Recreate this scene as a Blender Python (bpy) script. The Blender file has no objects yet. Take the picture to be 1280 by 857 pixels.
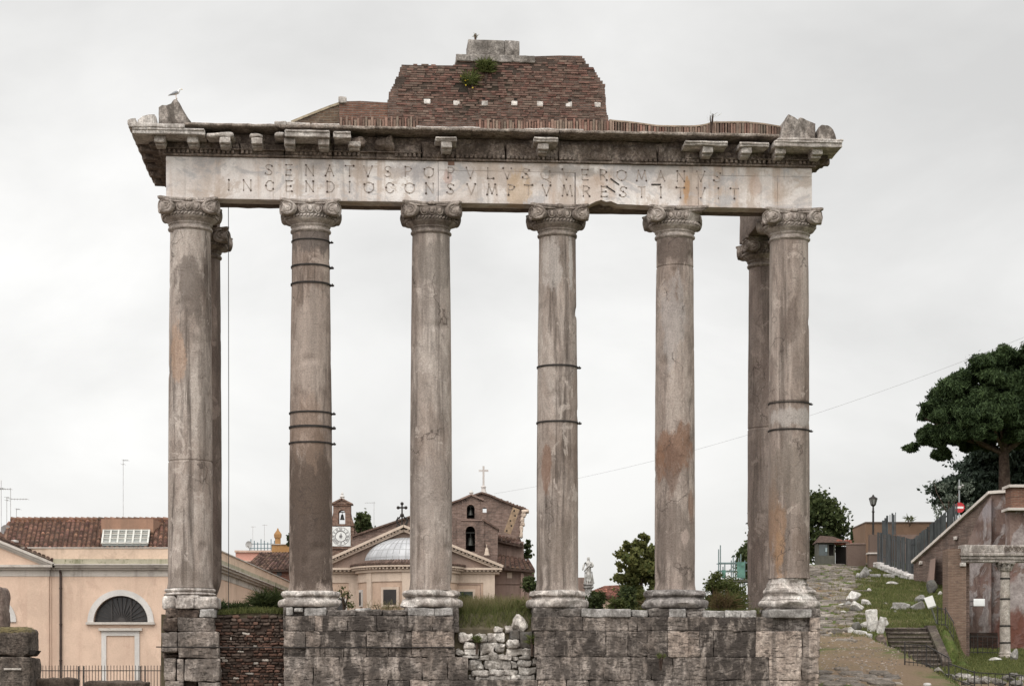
import bpy, math, random
import numpy as np
from mathutils import Vector, noise as mn

S = bpy.context.scene
COL = S.collection
R = math.radians
FPX = 2530.0                      # focal length expressed in photo pixels (1280 wide)
CAMY = -55.0                      # the camera stands 55 m in front of the colonnade

# ------------------------------------------------------------------ camera
cam_d = bpy.data.cameras.new('camera')
cam = bpy.data.objects.new('camera', cam_d)
COL.objects.link(cam)
cam.location = (0, CAMY, 0)
cam.rotation_euler = (R(90), 0, 0)
cam_d.sensor_width = 36.0
cam_d.lens = FPX / 1280 * 36.0
cam_d.shift_y = (850 - 428.5) / 1280
cam_d.clip_start = 0.5
cam_d.clip_end = 6000
S.camera = cam

# ------------------------------------------------------------------ sky, sun, exposure
SUN_EL, SUN_AZ = R(48), R(-28)    # azimuth measured from -Y (behind the camera) towards -X
w = bpy.data.worlds.new('World')
S.world = w
w.use_nodes = True
wt = w.node_tree
wt.nodes.clear()
def wn(t, **k):
    n = wt.nodes.new(t)
    for a, b in k.items():
        setattr(n, a, b)
    return n
wl = wt.links.new
tc = wn('ShaderNodeTexCoord')
sep = wn('ShaderNodeSeparateXYZ'); wl(tc.outputs['Generated'], sep.inputs[0])
grad = wn('ShaderNodeValToRGB')
cr = grad.color_ramp
stops = [(0.0, 0.74), (0.05, 0.79), (0.12, 0.87), (0.20, 0.84), (0.28, 0.79), (0.34, 0.79), (0.55, 1.1), (1.0, 1.7)]
while len(cr.elements) < len(stops):
    cr.elements.new(0.5)
for e, (p, v) in zip(cr.elements, stops):
    e.position = p
    e.color = (v, v * 0.992, v * 0.972, 1)
wl(sep.outputs['Z'], grad.inputs[0])
mp = wn('ShaderNodeMapping'); mp.inputs['Scale'].default_value = (2.2, 2.2, 4.2)
mp.inputs['Location'].default_value = (3.1, 0.4, 1.7)
wl(tc.outputs['Generated'], mp.inputs[0])
cn = wn('ShaderNodeTexNoise'); cn.inputs['Scale'].default_value = 2.3
cn.inputs['Detail'].default_value = 6; cn.inputs['Roughness'].default_value = 0.52; cn.inputs['Distortion'].default_value = 0.25
wl(mp.outputs[0], cn.inputs['Vector'])
cm = wn('ShaderNodeMapRange')
cm.inputs['From Min'].default_value = 0.36; cm.inputs['From Max'].default_value = 0.64
cm.inputs['To Min'].default_value = 0.90; cm.inputs['To Max'].default_value = 1.11
wl(cn.outputs['Fac'], cm.inputs['Value'])
# an overcast sky is a little brighter towards the hidden sun (left) than away from it
sx = wn('ShaderNodeMapRange')
sx.inputs['From Min'].default_value = -0.3; sx.inputs['From Max'].default_value = 0.3
sx.inputs['To Min'].default_value = 1.12; sx.inputs['To Max'].default_value = 0.92
wl(sep.outputs['X'], sx.inputs['Value'])
mu0 = wn('ShaderNodeMath', operation='MULTIPLY'); wl(cm.outputs[0], mu0.inputs[0]); wl(sx.outputs[0], mu0.inputs[1])
sy = wn('ShaderNodeMapRange', interpolation_type='SMOOTHSTEP')   # the hidden sun brightens the half of the sky it stands in
sy.inputs['From Min'].default_value = 0.25; sy.inputs['From Max'].default_value = -0.75
sy.inputs['To Min'].default_value = 1.0; sy.inputs['To Max'].default_value = 2.15
wl(sep.outputs['Y'], sy.inputs['Value'])
mu = wn('ShaderNodeMath', operation='MULTIPLY'); wl(mu0.outputs[0], mu.inputs[0]); wl(sy.outputs[0], mu.inputs[1])
mx = wn('ShaderNodeVectorMath', operation='SCALE'); wl(grad.outputs[0], mx.inputs[0]); wl(mu.outputs[0], mx.inputs['Scale'])
ns = wn('ShaderNodeTexSky'); ns.sky_type = 'NISHITA'; ns.sun_disc = False
ns.sun_elevation = SUN_EL; ns.sun_rotation = R(180) - SUN_AZ
nsc = wn('ShaderNodeVectorMath', operation='SCALE'); nsc.inputs['Scale'].default_value = 0.05
wl(ns.outputs[0], nsc.inputs[0])
ad = wn('ShaderNodeVectorMath', operation='SCALE'); ad.inputs['Scale'].default_value = 10.0
wl(mx.outputs[0], ad.inputs[0])
ad2 = wn('ShaderNodeVectorMath', operation='ADD'); wl(ad.outputs[0], ad2.inputs[0]); wl(nsc.outputs[0], ad2.inputs[1])
bg = wn('ShaderNodeBackground'); bg.inputs['Strength'].default_value = 0.1
wl(ad2.outputs[0], bg.inputs['Color'])
wo = wn('ShaderNodeOutputWorld'); wl(bg.outputs[0], wo.inputs['Surface'])

sd = bpy.data.lights.new('sun', 'SUN'); sd.energy = 0.9; sd.angle = R(30); sd.color = (1.0, 0.96, 0.9)
sun = bpy.data.objects.new('sun', sd); COL.objects.link(sun)
sdir = Vector((math.sin(SUN_AZ) * math.cos(SUN_EL), -math.cos(SUN_AZ) * math.cos(SUN_EL), math.sin(SUN_EL)))
sun.rotation_euler = sdir.to_track_quat('Z', 'Y').to_euler()
sun.location = (-40, -60, 80)

S.view_settings.view_transform = 'Standard'
S.view_settings.look = 'None'
S.view_settings.exposure = 0.0
S.view_settings.gamma = 1.0
S.view_settings.use_curve_mapping = False
S.render.engine = 'CYCLES'
S.cycles.max_bounces = 5
S.cycles.diffuse_bounces = 3
S.cycles.glossy_bounces = 2
S.cycles.transparent_max_bounces = 6
S.cycles.caustics_reflective = False
S.cycles.caustics_refractive = False

# ------------------------------------------------------------------ coordinates
def P(px, py, d):
    """world point seen at photo pixel (px,py), d metres in front of the camera"""
    return Vector(((px - 640) / FPX * d, CAMY + d, (850 - py) / FPX * d))
def PX(px, d): return (px - 640) / FPX * d
def PZ(py, d): return (850 - py) / FPX * d

# temple frame: u along the front, v backwards, z up (turned 4.2 degrees)
PSI = math.atan2(1.2, 16.3)
CS, SN = math.cos(PSI), math.sin(PSI)
D0 = 55.04
TEMPLE_LOC = Vector((0, CAMY + D0, 0))
def F(px, py, v):
    a = (px - 640) / FPX
    t = (v + D0 * CS) / (-SN * a + CS)
    X = t * a
    return (CS * X + SN * (t - D0), (850 - py) / FPX * t)
def FU(px, v): return F(px, 0, v)[0]
def FZ(px, py, v): return F(px, py, v)[1]
def T2W(u, v, z): return Vector((CS * u - SN * v, TEMPLE_LOC.y + SN * u + CS * v, z))

# ------------------------------------------------------------------ materials
class NT:
    def __init__(s, name, rough=0.9, spec=0.25):
        s.m = bpy.data.materials.new(name); s.m.use_nodes = True
        s.t = s.m.node_tree; s.t.nodes.clear()
        s.out = s.t.nodes.new('ShaderNodeOutputMaterial')
        s.b = s.t.nodes.new('ShaderNodeBsdfPrincipled')
        s.b.inputs['Roughness'].default_value = rough
        s.b.inputs['Specular IOR Level'].default_value = spec
        s.t.links.new(s.b.outputs[0], s.out.inputs[0])
        s._pos = None; s._obj = None
    def L(s, a, b): s.t.links.new(a, b)
    def put(s, v, inp):
        if hasattr(v, 'is_linked') or isinstance(v, bpy.types.NodeSocket): s.L(v, inp)
        elif isinstance(v, (tuple, list)): inp.default_value = (*v, 1) if len(v) == 3 and len(inp.default_value) == 4 else v
        else: inp.default_value = v
    def n(s, t, **k):
        nd = s.t.nodes.new(t)
        for a, b in k.items(): setattr(nd, a, b)
        return nd
    @property
    def pos(s):
        if s._pos is None: s._pos = s.n('ShaderNodeNewGeometry').outputs['Position']
        return s._pos
    @property
    def obj(s):
        if s._obj is None: s._obj = s.n('ShaderNodeTexCoord').outputs['Object']
        return s._obj
    def rnd(s): return s.n('ShaderNodeObjectInfo').outputs['Random']
    def attr(s, name): return s.n('ShaderNodeAttribute', attribute_name=name).outputs['Fac']
    def map(s, v, sc=(1, 1, 1), loc=(0, 0, 0), rot=(0, 0, 0)):
        m = s.n('ShaderNodeMapping'); s.L(v, m.inputs[0])
        m.inputs['Scale'].default_value = sc; m.inputs['Location'].default_value = loc; m.inputs['Rotation'].default_value = rot
        return m.outputs[0]
    def noise(s, v, scale=1, detail=5, rough=0.6, dist=0.0):
        m = s.n('ShaderNodeTexNoise'); s.L(v, m.inputs['Vector'])
        m.inputs['Scale'].default_value = scale; m.inputs['Detail'].default_value = detail
        m.inputs['Roughness'].default_value = rough; m.inputs['Distortion'].default_value = dist
        return m.outputs['Fac']
    def noisec(s, v, scale=1, detail=3):
        m = s.n('ShaderNodeTexNoise'); s.L(v, m.inputs['Vector'])
        m.inputs['Scale'].default_value = scale; m.inputs['Detail'].default_value = detail
        return m.outputs['Color']
    def vor(s, v, scale=1, feature='F1', out='Distance', rand=1.0):
        m = s.n('ShaderNodeTexVoronoi', feature=feature); s.L(v, m.inputs['Vector'])
        m.inputs['Scale'].default_value = scale; m.inputs['Randomness'].default_value = rand
        return m.outputs[out]
    def ramp(s, f, st, interp='LINEAR'):
        m = s.n('ShaderNodeValToRGB'); c = m.color_ramp; c.interpolation = interp
        while len(c.elements) < len(st): c.elements.new(0.5)
        for e, (p, v) in zip(c.elements, st):
            e.position = p
            e.color = (*v, 1) if isinstance(v, (tuple, list)) else (v, v, v, 1)
        s.put(f, m.inputs[0])
        return m.outputs[0]
    def mix(s, f, a, b, mode='MIX'):
        m = s.n('ShaderNodeMix', data_type='RGBA', blend_type=mode)
        s.put(f, m.inputs[0]); s.put(a, m.inputs[6]); s.put(b, m.inputs[7])
        return m.outputs[2]
    def ma(s, op, a, b=0.0, clamp=False):
        m = s.n('ShaderNodeMath', operation=op, use_clamp=clamp)
        s.put(a, m.inputs[0]); s.put(b, m.inputs[1])
        return m.outputs[0]
    def vm(s, op, a, b):
        m = s.n('ShaderNodeVectorMath', operation=op); s.put(a, m.inputs[0])
        if op == 'SCALE': s.put(b, m.inputs['Scale'])
        else: s.put(b, m.inputs[1])
        return m.outputs['Value'] if op in ('LENGTH', 'DISTANCE', 'DOT_PRODUCT') else m.outputs[0]
    def smooth(s, v, a, b, lo=0.0, hi=1.0):
        m = s.n('ShaderNodeMapRange', interpolation_type='SMOOTHSTEP')
        s.put(v, m.inputs['Value']); m.inputs['From Min'].default_value = a; m.inputs['From Max'].default_value = b
        m.inputs['To Min'].default_value = lo; m.inputs['To Max'].default_value = hi
        return m.outputs[0]
    def stain(s, col, c, r, colour, amt, jag=1.5, ns=2.6):
        """a stain, or painted recess shade, with its own shape: ellipsoid about world point c, ragged edge"""
        d = s.vm('SUBTRACT', s.pos, tuple(c)); d = s.vm('DIVIDE', d, tuple(r))
        l = s.vm('LENGTH', d, (0, 0, 0))
        n = s.noise(s.map(s.pos, (1, 1, 0.4)), ns, 9, 0.72)
        l = s.ma('ADD', l, s.ma('MULTIPLY', s.ma('SUBTRACT', n, 0.5), jag * 2))
        return s.mix(s.smooth(l, 1.0, 0.62, 0.0, amt), col, colour)
    def bump(s, h, strength=0.3, dist=0.03, prev=None):
        m = s.n('ShaderNodeBump'); m.inputs['Strength'].default_value = strength; m.inputs['Distance'].default_value = dist
        s.L(h, m.inputs['Height'])
        if prev is not None: s.L(prev, m.inputs['Normal'])
        s.L(m.outputs[0], s.b.inputs['Normal']); return m.outputs[0]
    def fin(s, col):
        s.put(col, s.b.inputs['Base Color']); return s.m

def simple(name, c, rough=0.8, var=0.25, scale=3.0, metal=0.0, spec=0.3, bump=0.15):
    t = NT(name, rough, spec); t.b.inputs['Metallic'].default_value = metal
    n = t.noise(t.pos, scale, 6, 0.65)
    col = t.mix(t.smooth(n, 0.3, 0.7), tuple(x * (1 - var) for x in c), tuple(min(1, x * (1 + var)) for x in c))
    if bump: t.bump(t.noise(t.pos, scale * 6, 4), bump, 0.02)
    return t.fin(col)

def stone(name, c1, c2, c3, mott=0.9, fine=14, streak=0.35, dark=(0.05, 0.042, 0.036), bump=0.5, pits=0.0,
          stains_shade=(), use_tint=False, speck=0.35, crust=0.0, rough=0.92):
    t = NT(name, rough, 0.2)
    p = t.pos
    n1 = t.noise(p, mott, 9, 0.68, 0.3)
    col = t.ramp(n1, [(0.36, c1), (0.5, c2), (0.64, c3)])
    n2 = t.noise(p, fine, 6, 0.75)
    col = t.mix(1.0, col, t.ramp(n2, [(0.38, 1 - speck * 1.15), (0.6, 1.08)]), 'MULTIPLY')
    n0 = t.noise(p, fine * 0.33, 7, 0.72, 0.3)
    col = t.mix(1.0, col, t.ramp(n0, [(0.36, 1 - speck * 1.1), (0.60, 1.10)]), 'MULTIPLY')
    if use_tint:
        col = t.mix(1.0, col, t.vm('SCALE', t.n('ShaderNodeAttribute', attribute_name='tint').outputs['Vector'], 1.0), 'MULTIPLY')
    if streak:
        n3 = t.noise(t.map(p, (2.6, 2.6, 0.22)), 1.0, 7, 0.66, 0.2)
        col = t.mix(t.smooth(n3, 0.50, 0.64, 0, streak), col, dark)
    if crust:
        n4 = t.noise(t.map(p, (1.5, 1.5, 0.75)), 1.5, 10, 0.74, 0.4)
        k = t.ma('MULTIPLY', t.smooth(n4, 0.47, 0.57), crust)
        if use_tint:
            k = t.ma('ADD', k, t.ma('MULTIPLY', t.attr('crust'), t.smooth(n4, 0.40, 0.50)), True)
            k = t.ma('MULTIPLY', k, t.attr('crustok'))
        col = t.mix(k, col, dark)
    for st in stains_shade:
        col = t.stain(col, *st)
    hb = t.ma('ADD', t.ma('MULTIPLY', n0, 0.9), t.ma('MULTIPLY', n2, 0.4))
    if pits:
        n5 = t.noise(t.map(p, (5, 5, 22)), 1.0, 5, 0.75)
        pit = t.smooth(n5, 0.36, 0.46)
        hb = t.ma('ADD', hb, t.ma('MULTIPLY', pit, pits))
        col = t.mix(t.smooth(n5, 0.44, 0.37, 0, 0.75), col, dark)
        col = t.mix(t.smooth(t.noise(t.map(p, (2.2, 2.2, 6), (5, 5, 5)), 1.0, 8, 0.75), 0.55, 0.68, 0, 0.25), col, tuple(min(.7, x * 1.3) for x in c3))
    t.bump(hb, bump, 0.05)
    return t.fin(col)

def brickmat(name, cA, cB, mortar, bw=0.26, bh=0.06, dirt=(0.05, 0.04, 0.035), dirtamt=0.6, axis='xz', stains_shade=(), patch=None, ms=0.22, vary=0.5):
    t = NT(name, 0.93, 0.15)
    sp = t.n('ShaderNodeSeparateXYZ'); t.L(t.obj, sp.inputs[0])
    cb = t.n('ShaderNodeCombineXYZ')
    wob = t.ma('MULTIPLY', t.ma('SUBTRACT', t.noise(t.obj, 1.3, 3), 0.5), 0.06)
    t.L(sp.outputs['XYZ'.index(axis[0].upper())], cb.inputs[0])
    t.L(t.ma('ADD', sp.outputs['XYZ'.index(axis[1].upper())], wob), cb.inputs[1])
    b = t.n('ShaderNodeTexBrick'); t.L(cb.outputs[0], b.inputs['Vector'])
    b.inputs['Scale'].default_value = 1.0
    b.inputs['Brick Width'].default_value = bw; b.inputs['Row Height'].default_value = bh
    b.inputs['Mortar Size'].default_value = bh * ms; b.inputs['Mortar Smooth'].default_value = 0.3
    b.inputs['Bias'].default_value = 0.0
    b.inputs['Color1'].default_value = (*cA, 1); b.inputs['Color2'].default_value = (*cB, 1); b.inputs['Mortar'].default_value = (*mortar, 1)
    col = b.outputs['Color']
    # brick-to-brick variety: cells as long as a brick, as tall as a course
    cell = t.noise(t.map(cb.outputs[0], (1 / bw * 0.9, 1 / bh * 0.9, 1)), 1.0, 2, 0.5)
    col = t.mix(1.0, col, t.ramp(cell, [(0.3, 1 - vary), (0.7, 1 + vary * 0.0)]), 'MULTIPLY')
    n = t.noise(t.pos, 0.9, 9, 0.7, 0.3)
    col = t.mix(t.smooth(n, 0.48, 0.66, 0, dirtamt), col, dirt)
    n2 = t.noise(t.pos, 2.6, 8, 0.7)
    col = t.mix(t.smooth(n2, 0.55, 0.70, 0, 0.45), col, patch or tuple(x * 1.5 for x in mortar))
    for st in stains_shade: col = t.stain(col, *st)
    h = t.ma('ADD', t.ma('MULTIPLY', t.ma('SUBTRACT', 1.0, b.outputs['Fac']), 0.5), t.ma('MULTIPLY', t.noise(t.pos, 11, 5, 0.7), 0.7))
    t.bump(h, 0.6, 0.04)
    return t.fin(col)

def leafmat(name, c, c2, trans=0.25):
    t = NT(name, 0.75, 0.2)
    a = t.attr('tint')
    col = t.mix(a, c, c2)
    t.put(col, t.b.inputs['Base Color'])
    tr = t.n('ShaderNodeBsdfTranslucent'); t.L(col, tr.inputs[0])
    ms = t.n('ShaderNodeMixShader'); ms.inputs[0].default_value = trans
    t.L(t.b.outputs[0], ms.inputs[1]); t.L(tr.outputs[0], ms.inputs[2]); t.L(ms.outputs[0], t.out.inputs[0])
    return t.m

# ------------------------------------------------------------------ mesh building
rng = random.Random(7)
nrg = np.random.default_rng(11)
def N3(p, seed=0.0): return mn.noise_vector(Vector((p[0] + seed * 3.17, p[1] + seed * 1.93, p[2] - seed * 2.31)))

class MB:
    def __init__(s): s.v = []; s.f = []; s.tint = []; s.crust = []; s.cok = []
    def add(s, vs, fs, tint=1.0, crust=0.0, cok=1.0):
        b = len(s.v); s.v.extend([tuple(x) for x in vs]); s.f.extend([tuple(b + i for i in f) for f in fs])
        tt = tint if isinstance(tint, (tuple, list)) else (tint, tint, tint)
        s.tint += [tt] * len(vs); s.crust += [crust] * len(vs); s.cok += [cok] * len(vs)
        return s
    def box(s, x0, x1, y0, y1, z0, z1, **k):
        if x0 > x1: x0, x1 = x1, x0
        if y0 > y1: y0, y1 = y1, y0
        if z0 > z1: z0, z1 = z1, z0
        v = [(x0, y0, z0), (x1, y0, z0), (x1, y1, z0), (x0, y1, z0), (x0, y0, z1), (x1, y0, z1), (x1, y1, z1), (x0, y1, z1)]
        return s.add(v, [(0, 3, 2, 1), (4, 5, 6, 7), (0, 1, 5, 4), (1, 2, 6, 5), (2, 3, 7, 6), (3, 0, 4, 7)], **k)
    def rough(s, x0, x1, y0, y1, z0, z1, r=0.04, cell=0.12, amp=0.03, freq=3.0, seed=0.0, maxn=24, **k):
        """a weathered stone block: rounded edges, noise over every face"""
        c = Vector(((x0 + x1) / 2, (y0 + y1) / 2, (z0 + z1) / 2)); h = [abs(x1 - x0) / 2, abs(y1 - y0) / 2, abs(z1 - z0) / 2]
        r = min(r, min(h) * 0.98)
        n = [max(3, min(maxn, int(2 * a / cell) + 2)) for a in h]
        def axis(i):
            # end lines hug the edges so the rounding stays tight
            a = [-h[i], -h[i] + r * 0.3, -h[i] + r]
            m = n[i]
            for q in range(1, m): a.append(-h[i] + r + (2 * h[i] - 2 * r) * q / m)
            a += [h[i] - r, h[i] - r * 0.3, h[i]]
            return a
        ax = [axis(i) for i in range(3)]
        idx = {}; vs = []; fs = []
        def vert(p):
            key = (round(p[0], 5), round(p[1], 5), round(p[2], 5))
            if key in idx: return idx[key]
            q = [max(-(h[i] - r), min(h[i] - r, p[i])) for i in range(3)]
            d = Vector([p[i] - q[i] for i in range(3)])
            o = Vector(q) + (d.normalized() * r if d.length > 1e-9 else d)
            o = o + c
            o = o + N3(o * freq, seed) * amp + N3(o * freq * 3.1, seed + 5) * amp * 0.45
            idx[key] = len(vs); vs.append(o); return idx[key]
        for a in range(3):
            b, cc = (a + 1) % 3, (a + 2) % 3
            for sgn in (-1, 1):
                for i in range(len(ax[b]) - 1):
                    for j in range(len(ax[cc]) - 1):
                        q = []
                        for di, dj in ((0, 0), (1, 0), (1, 1), (0, 1)):
                            p = [0, 0, 0]; p[a] = sgn * h[a]; p[b] = ax[b][i + di]; p[cc] = ax[cc][j + dj]
                            q.append(vert(p))
                        fs.append(tuple(q if sgn > 0 else q[::-1]))
        return s.add(vs, fs, **k)
    def lathe(s, prof, seg=48, cx=0, cy=0, a0=0.0, a1=2 * math.pi, fn=None, cap=True, **k):
        full = abs(a1 - a0 - 2 * math.pi) < 1e-6
        m = seg if full else seg + 1
        vs = []; fs = []
        for r, z in prof:
            for j in range(m):
                a = a0 + (a1 - a0) * j / seg
                rr, zz = (fn(r, z, a) if fn else (r, z))
                vs.append((cx + rr * math.cos(a), cy + rr * math.sin(a), zz))
        for i in range(len(prof) - 1):
            for j in range(seg):
                j2 = (j + 1) % m
                fs.append((i * m + j, i * m + j2, (i + 1) * m + j2, (i + 1) * m + j))
        if cap and full:
            fs.append(tuple(range(m - 1, -1, -1))); fs.append(tuple((len(prof) - 1) * m + j for j in range(m)))
        return s.add(vs, fs, **k)
    def tube(s, pts, r, seg=8, closed=False, **k):
        pts = [Vector(p) for p in pts]; n = len(pts); vs = []; fs = []
        rr = r if isinstance(r, (list, tuple)) else [r] * n
        up = Vector((0.123, 0.31, 0.94)).normalized()
        for i, p in enumerate(pts):
            if closed: t = pts[(i + 1) % n] - pts[i - 1]
            else: t = pts[min(i + 1, n - 1)] - pts[max(i - 1, 0)]
            t.normalize()
            u = t.cross(up)
            if u.length < 1e-3: u = t.cross(Vector((1, 0, 0)))
            u.normalize(); v2 = t.cross(u)
            for j in range(seg):
                a = 2 * math.pi * j / seg
                vs.append(p + (u * math.cos(a) + v2 * math.sin(a)) * rr[i])
        for i in range(n if closed else n - 1):
            i2 = (i + 1) % n
            for j in range(seg):
                j2 = (j + 1) % seg
                fs.append((i * seg + j, i * seg + j2, i2 * seg + j2, i2 * seg + j))
        if not closed:
            fs.append(tuple(range(seg - 1, -1, -1))); fs.append(tuple((n - 1) * seg + j for j in range(seg)))
        return s.add(vs, fs, **k)
    def bar(s, a, b, w1, w2, side=(0, 1, 0), **k):
        a = Vector(a); b = Vector(b); t = (b - a).normalized(); sd_ = Vector(side)
        u = t.cross(sd_)
        if u.length < 1e-4: u = t.cross(Vector((1, 0, 0)))
        u.normalize(); q = u.cross(t).normalized()
        u *= w1 / 2; q *= w2 / 2
        v = [a - u - q, a + u - q, a + u + q, a - u + q, b - u - q, b + u - q, b + u + q, b - u + q]
        return s.add(v, [(0, 1, 2, 3), (7, 6, 5, 4), (0, 4, 5, 1), (1, 5, 6, 2), (2, 6, 7, 3), (3, 7, 4, 0)], **k)
    def prism(s, poly, v0, v1, axis=1, **k):
        """polygon given in (a,b) extruded from v0 to v1: axis=1 -> (x,z) along y"""
        n = len(poly)
        def pt(a, b, c):
            return (a, c, b) if axis == 1 else ((c, a, b) if axis == 0 else (a, b, c))
        vs = [pt(a, b, v0) for a, b in poly] + [pt(a, b, v1) for a, b in poly]
        area = sum(poly[i][0] * poly[(i + 1) % n][1] - poly[(i + 1) % n][0] * poly[i][1] for i in range(n))
        fs = [tuple(range(n)), tuple(range(2 * n - 1, n - 1, -1))]
        fs += [(i, i + n, (i + 1) % n + n, (i + 1) % n) for i in range(n)]
        if (area < 0) == (axis == 1 and v1 > v0): fs = [f[::-1] for f in fs]
        return s.add(vs, fs, **k)
    def ball(s, c, r, seg=12, rings=8, amp=0.0, freq=2.0, seed=0, **k):
        rx, ry, rz = r if isinstance(r, (tuple, list)) else (r, r, r)
        vs = []; fs = []
        for i in range(rings + 1):
            th = math.pi * i / rings
            for j in range(seg):
                a = 2 * math.pi * j / seg
                o = Vector((math.sin(th) * math.cos(a) * rx, math.sin(th) * math.sin(a) * ry, -math.cos(th) * rz)) + Vector(c)
                if amp: o += N3(o * freq, seed) * amp
                vs.append(o)
        for i in range(rings):
            for j in range(seg):
                j2 = (j + 1) % seg
                fs.append((i * seg + j, i * seg + j2, (i + 1) * seg + j2, (i + 1) * seg + j))
        return s.add(vs, fs, **k)
    def rock(s, c, r, seed=0.0, sub=10, amp=0.35, rot=0.0, tilt=0.0, cut=True, **k):
        """an angular broken stone: a sphere sliced by random planes, then roughened"""
        rr = random.Random(seed * 77 + 5)
        planes = []
        for _ in range(16 if cut else 0):
            d = Vector((rr.uniform(-1, 1), rr.uniform(-1, 1), rr.uniform(-1, 1))).normalized()
            planes.append((d, rr.uniform(0.45, 0.78)))
        vs = []; fs = []; rings, seg = sub, sub * 2
        ca, sa = math.cos(rot), math.sin(rot); ct, st = math.cos(tilt), math.sin(tilt)
        for i in range(rings + 1):
            th = math.pi * i / rings
            for j in range(seg):
                a = 2 * math.pi * j / seg
                o = Vector((math.sin(th) * math.cos(a), math.sin(th) * math.sin(a), -math.cos(th)))
                for d, l in planes:
                    q = o.dot(d)
                    if q > l: o -= d * (q - l)
                o = o * 1.2 + N3(o * 1.7, seed) * amp * 0.15 + N3(o * 6, seed + 3) * amp * 0.07
                x, y, z = o.x * r[0], o.y * r[1], o.z * r[2]
                x, z = x * ct - z * st, x * st + z * ct
                x, y = x * ca - y * sa, x * sa + y * ca
                vs.append((c[0] + x, c[1] + y, c[2] + z))
        for i in range(rings):
            for j in range(seg):
                j2 = (j + 1) % seg
                fs.append((i * seg + j, i * seg + j2, (i + 1) * seg + j2, (i + 1) * seg + j))
        return s.add(vs, fs, **k)
    def mesh(s, name, smooth=35):
        me = bpy.data.meshes.new(name)
        me.from_pydata(s.v, [], s.f)
        if True:
            a = me.attributes.new('tint', 'FLOAT_VECTOR', 'POINT'); a.data.foreach_set('vector', np.array(s.tint, dtype=np.float32).ravel())
            a = me.attributes.new('crust', 'FLOAT', 'POINT'); a.data.foreach_set('value', np.array(s.crust, dtype=np.float32))
            a = me.attributes.new('crustok', 'FLOAT', 'POINT'); a.data.foreach_set('value', np.array(s.cok, dtype=np.float32))
        if smooth:
            me.polygons.foreach_set('use_smooth', [True] * len(me.polygons))
            if smooth < 180: me.set_sharp_from_angle(angle=R(smooth))
        me.update()
        return me
    def build(s, name, mat, parent=None, smooth=35, loc=None):
        """link as ONE mesh object; loc shifts the object's origin there (mesh given in the parent's frame)"""
        if loc is not None:
            s.v = [(x - loc[0], y - loc[1], z - loc[2]) for x, y, z in s.v]
        o = bpy.data.objects.new(name, s.mesh(name, smooth))
        o.data.materials.append(mat); COL.objects.link(o)
        if parent is not None: o.parent = parent
        if loc is not None: o.location = loc
        return o

def tag(o, label=None, cat=None, group=None, kind=None):
    if label: o['label'] = label
    if cat: o['category'] = cat
    if group: o['group'] = group
    if kind: o['kind'] = kind
    return o
def thing(name, label, cat, loc=(0, 0, 0), rotz=0.0, group=None):
    o = bpy.data.objects.new(name, None); COL.objects.link(o)
    o.location = loc; o.rotation_euler = (0, 0, rotz); o.empty_display_size = 0.3; o['kind'] = 'thing'
    return tag(o, label, cat, group)
def tthing(name, label, cat, z=0.0, u=0.0, v=0.0, group=None):
    return thing(name, label, cat, T2W(u, v, z), PSI, group)

def quads_mesh(name, V, tint, mat, parent=None, loc=None):
    """V: (n,4,3) numpy quads; tint: (n,)"""
    n = len(V); me = bpy.data.meshes.new(name)
    V = V.astype(np.float32)
    if loc is not None: V = V - np.array(loc, dtype=np.float32)
    me.vertices.add(4 * n); me.vertices.foreach_set('co', V.ravel())
    me.loops.add(4 * n); me.loops.foreach_set('vertex_index', np.arange(4 * n, dtype=np.int32))
    me.polygons.add(n); me.polygons.foreach_set('loop_start', np.arange(0, 4 * n, 4, dtype=np.int32))
    me.polygons.foreach_set('loop_total', np.full(n, 4, dtype=np.int32))
    a = me.attributes.new('tint', 'FLOAT', 'POINT'); a.data.foreach_set('value', np.repeat(tint, 4).astype(np.float32))
    me.update(calc_edges=True); me.validate()
    o = bpy.data.objects.new(name, me); me.materials.append(mat); COL.objects.link(o)
    if parent is not None: o.parent = parent
    if loc is not None: o.location = loc
    return o
def leaf_quads(C, size, aspect=1.6, updir=None):
    """randomly turned leaf quads at centres C"""
    n = len(C)
    a = nrg.normal(size=(n, 3)); a /= np.linalg.norm(a, axis=1)[:, None]
    if updir is not None:
        a = a * 0.7 + np.array(updir); a /= np.linalg.norm(a, axis=1)[:, None]
    b = np.cross(a, nrg.normal(size=(n, 3))); b /= np.linalg.norm(b, axis=1)[:, None]
    sz = size * nrg.uniform(0.6, 1.3, n)
    a = a * (sz * aspect / 2)[:, None]; b = b * (sz / 2)[:, None]
    return np.stack([C - a, C - b * 1.0 + a * 0.1, C + a, C + b + a * 0.1], axis=1)
def clump_points(c, r, n, shell=0.55, flat=0.0, jit_=0.3):
    d = nrg.normal(size=(n, 3)); d /= np.linalg.norm(d, axis=1)[:, None]
    rad = (shell + (1 - shell) * nrg.random(n)) ** 0.8
    p = d * (rad * np.exp(nrg.normal(0, jit_, n)))[:, None]
    if flat: p[:, 2] = np.where(p[:, 2] < -flat, -flat + (p[:, 2] + flat) * 0.15, p[:, 2])
    return np.array(c) + p * np.array(r)
def blades(B, h, wd, lean=0.35):
    """grass blades: narrow quads standing at points B"""
    n = len(B)
    d = nrg.normal(size=(n, 3)) * lean; d[:, 2] = 1.0; d /= np.linalg.norm(d, axis=1)[:, None]
    s = nrg.normal(size=(n, 3)); s[:, 2] = 0; s /= np.linalg.norm(s, axis=1)[:, None]
    hh = (h * nrg.uniform(0.5, 1.3, n))[:, None]; w_ = wd * nrg.uniform(0.6, 1.3, n)[:, None]
    return np.stack([B - s * w_, B + s * w_, B + s * w_ * 0.25 + d * hh, B - s * w_ * 0.25 + d * hh], axis=1)
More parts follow.
